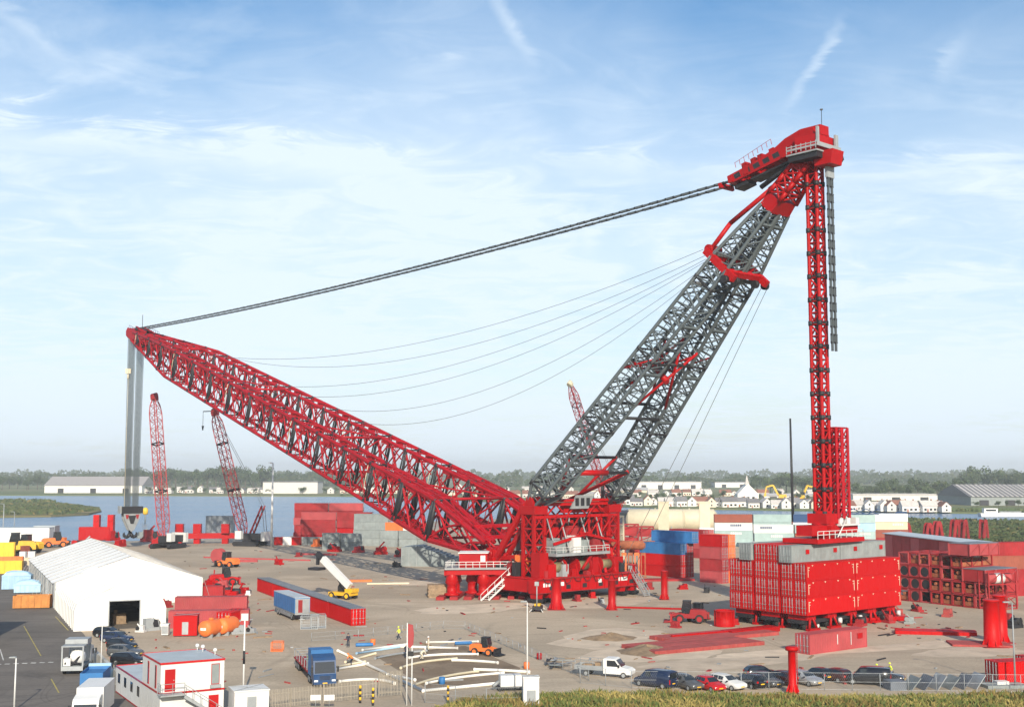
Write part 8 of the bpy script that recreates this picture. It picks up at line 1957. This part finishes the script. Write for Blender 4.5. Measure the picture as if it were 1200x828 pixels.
# excavators
def excav(px, py, s_, rz, label):
    p = G(px, py, -.6); t = thing('excavator', label, 'excavator', (p.x, p.y, -.6), rz); t.scale = (s_,) * 3
    for e in (-1.2, 1.2): MB().prism([(-2, .4), (-1.6, 0), (1.6, 0), (2, .4), (1.6, .9), (-1.6, .9)], (0, e - .3, 0), (1, 0, 0), UP, (0, .6, 0)).build('crawler_track', BLACK, t)
    MB().b0(-1.9, 1.2, -1.3, 1.3, 1.0, 2.4).build('body', YEL, t); MB().b0(-.1, 1.3, -1.3, -.2, 2.4, 3.6).build('cab', GLASS, t)
    m = MB(); m.beam((1.2, 0, 2), (3.2, 0, 6.0), .5, .7); m.beam((3.2, 0, 6.0), (5.8, 0, 5.4), .45, .6); m.build('boom', YEL, t); m = MB(); m.beam((5.8, 0, 5.4), (6.4, 0, 2.6), .4, .5); m.prism([(6.0, 2.7), (6.8, 2.7), (7.0, 1.6), (6.0, 1.6)], (0, -.6, 0), (1, 0, 0), UP, (0, 1.2, 0)); m.build('bucket_arm', YEL, t)
excav(916, 586, 2.2, R(170), 'yellow excavator with raised arm before the tall trees'); excav(938, 587, 2.2, R(20), 'yellow excavator facing away from its twin before the tall trees')
# boat on the canal, buoy, and small lights of the far bank
p = G(1176, 604.5, -1.4); t = thing('white_barge', 'white barge moored on the canal beside the meadow', 'boat', (p.x, p.y, -1.4), R(3)); m = MB(); m.prism([(-14, .2), (12, .2), (15, 2.4), (-14.5, 2.2)], (0, -2.2, -.4), (1, 0, 0), UP, (0, 4.4, 0)); m.build('hull', WHITE, t); MB().b0(-12, -4, -1.6, 1.6, 1.95, 4.6).build('wheelhouse', WHITE, t); MB().b0(-11, -5, -1.66, -1.604, 3.0, 4.0).build('window_strip', GLASS, t); MB().b0(-3, 10, -1.5, 1.5, 1.95, 2.8).build('hatch_cover', LGREY, t)
p = G(170, 612, -1.4); t = thing('channel_marker', 'yellow channel marker standing in the water beside the hook', 'marker', (p.x, p.y, -1.4)); MB().tube((0, 0, 0), (0, 0, 7.5), .35, 8).build('post', MGREY, t); MB().lathe([(.6, 4.0), (1.3, 4.4), (1.3, 6.8), (.5, 7.6)], n=12).build('topmark', YEL, t)
# scrub on the spit, meadow tufts
sc_ = MB(); r_ = random.Random(12)
for i in range(3800):
    px = r_.uniform(-60, 116); py = r_.uniform(586, 602.5)
    if px > 60 and abs(py - 596) > (120 - px) * .12 + 1.0: continue
    edge = abs(py - 594.5) / 8; p = G(px, py, -.5); h = (r_.uniform(.5, 1.6) * (1.6 if edge > .75 else .7)); a = r_.uniform(0, 3.14); w_ = r_.uniform(.8, 2.2)
    sc_.mt(3 if r_.random() < .06 else r_.choice((0, 1, 2, 2))); sc_.quad(p + Vector((-math.cos(a) * w_, -math.sin(a) * w_, -.1)), p + Vector((math.cos(a) * w_, math.sin(a) * w_, -.1)), p + Vector((math.cos(a) * w_ * .6, math.sin(a) * w_ * .6 - .3, h)), p + Vector((-math.cos(a) * w_ * .7, -math.sin(a) * w_ * .7 - .3, h * .8)))
stuff(sc_.build('spit_scrub', FOL + [mat('dry reed', (0.17, 0.145, 0.06), .9, var=.3)]), 'low scrub and reeds covering the spit in the water', 'scrub')
sc_ = MB()
for i in range(5000):
    px = r_.uniform(1040, 1230); py = r_.uniform(608, 632); p = G(px, py + (px - 1040) * .02, -.04); a = r_.uniform(0, 3.14); w_ = r_.uniform(.4, 1.2); h = r_.uniform(.3, 1.1) * (1.8 if py < 613 else 1)
    sc_.mt((3 if r_.random() < .08 else r_.choice((0, 1, 2, 2))) if math.sin(px * .1 + py) > -.3 else 1); sc_.quad(p + Vector((-math.cos(a) * w_, -math.sin(a) * w_, -.1)), p + Vector((math.cos(a) * w_, math.sin(a) * w_, -.1)), p + Vector((math.cos(a) * w_ * .6, math.sin(a) * w_ * .6 - .3, h)), p + Vector((-math.cos(a) * w_ * .7, -math.sin(a) * w_ * .7 - .3, h * .8)))
stuff(sc_.build('meadow_scrub', FOL + [MATS['dry reed']]), 'rough scrub on the meadow beyond the long shed', 'scrub')
# hedge along the canal dyke
band2 = MB()
for i in range(2500):
    px = r_.uniform(400, 1240); f = max(0, (px - 420)) / 820; py = 581 + 19 * min(1, f * 1.1); p = G(px, py - .4, -.6); a = r_.uniform(0, 3.14); w_ = r_.uniform(1, 3); h = r_.uniform(.6, 2.4)
    band2.mt(r_.choice((0, 1, 2))); band2.quad(p + Vector((-math.cos(a) * w_, -math.sin(a) * w_, 0)), p + Vector((math.cos(a) * w_, math.sin(a) * w_, 0)), p + Vector((math.cos(a) * w_ * .6, -.3, h)), p + Vector((-math.cos(a) * w_ * .7, -.3, h * .8)))
stuff(band2.build('dyke_scrub', FOL), 'dark scrub along the far canal dyke', 'scrub')
# ------------------------------------------------------------ air
hz = MB(); hz.b0(-9300, 9300, -6800, 11700, -3.0, 100.0)
hm = bpy.data.materials.new('hazy air'); hm.use_nodes = True; nt = hm.node_tree; nt.nodes.clear()
vo = nt.nodes.new('ShaderNodeVolumePrincipled'); ou = nt.nodes.new('ShaderNodeOutputMaterial'); nt.links.new(vo.outputs[0], ou.inputs['Volume'])
vo.inputs['Color'].default_value = (0.86, 0.935, 1.0, 1); vo.inputs['Density'].default_value = 0.00016; vo.inputs['Anisotropy'].default_value = 0.0
ho = hz.build('haze', hm); stuff(ho, 'pale blue morning haze over the whole harbour', 'haze')
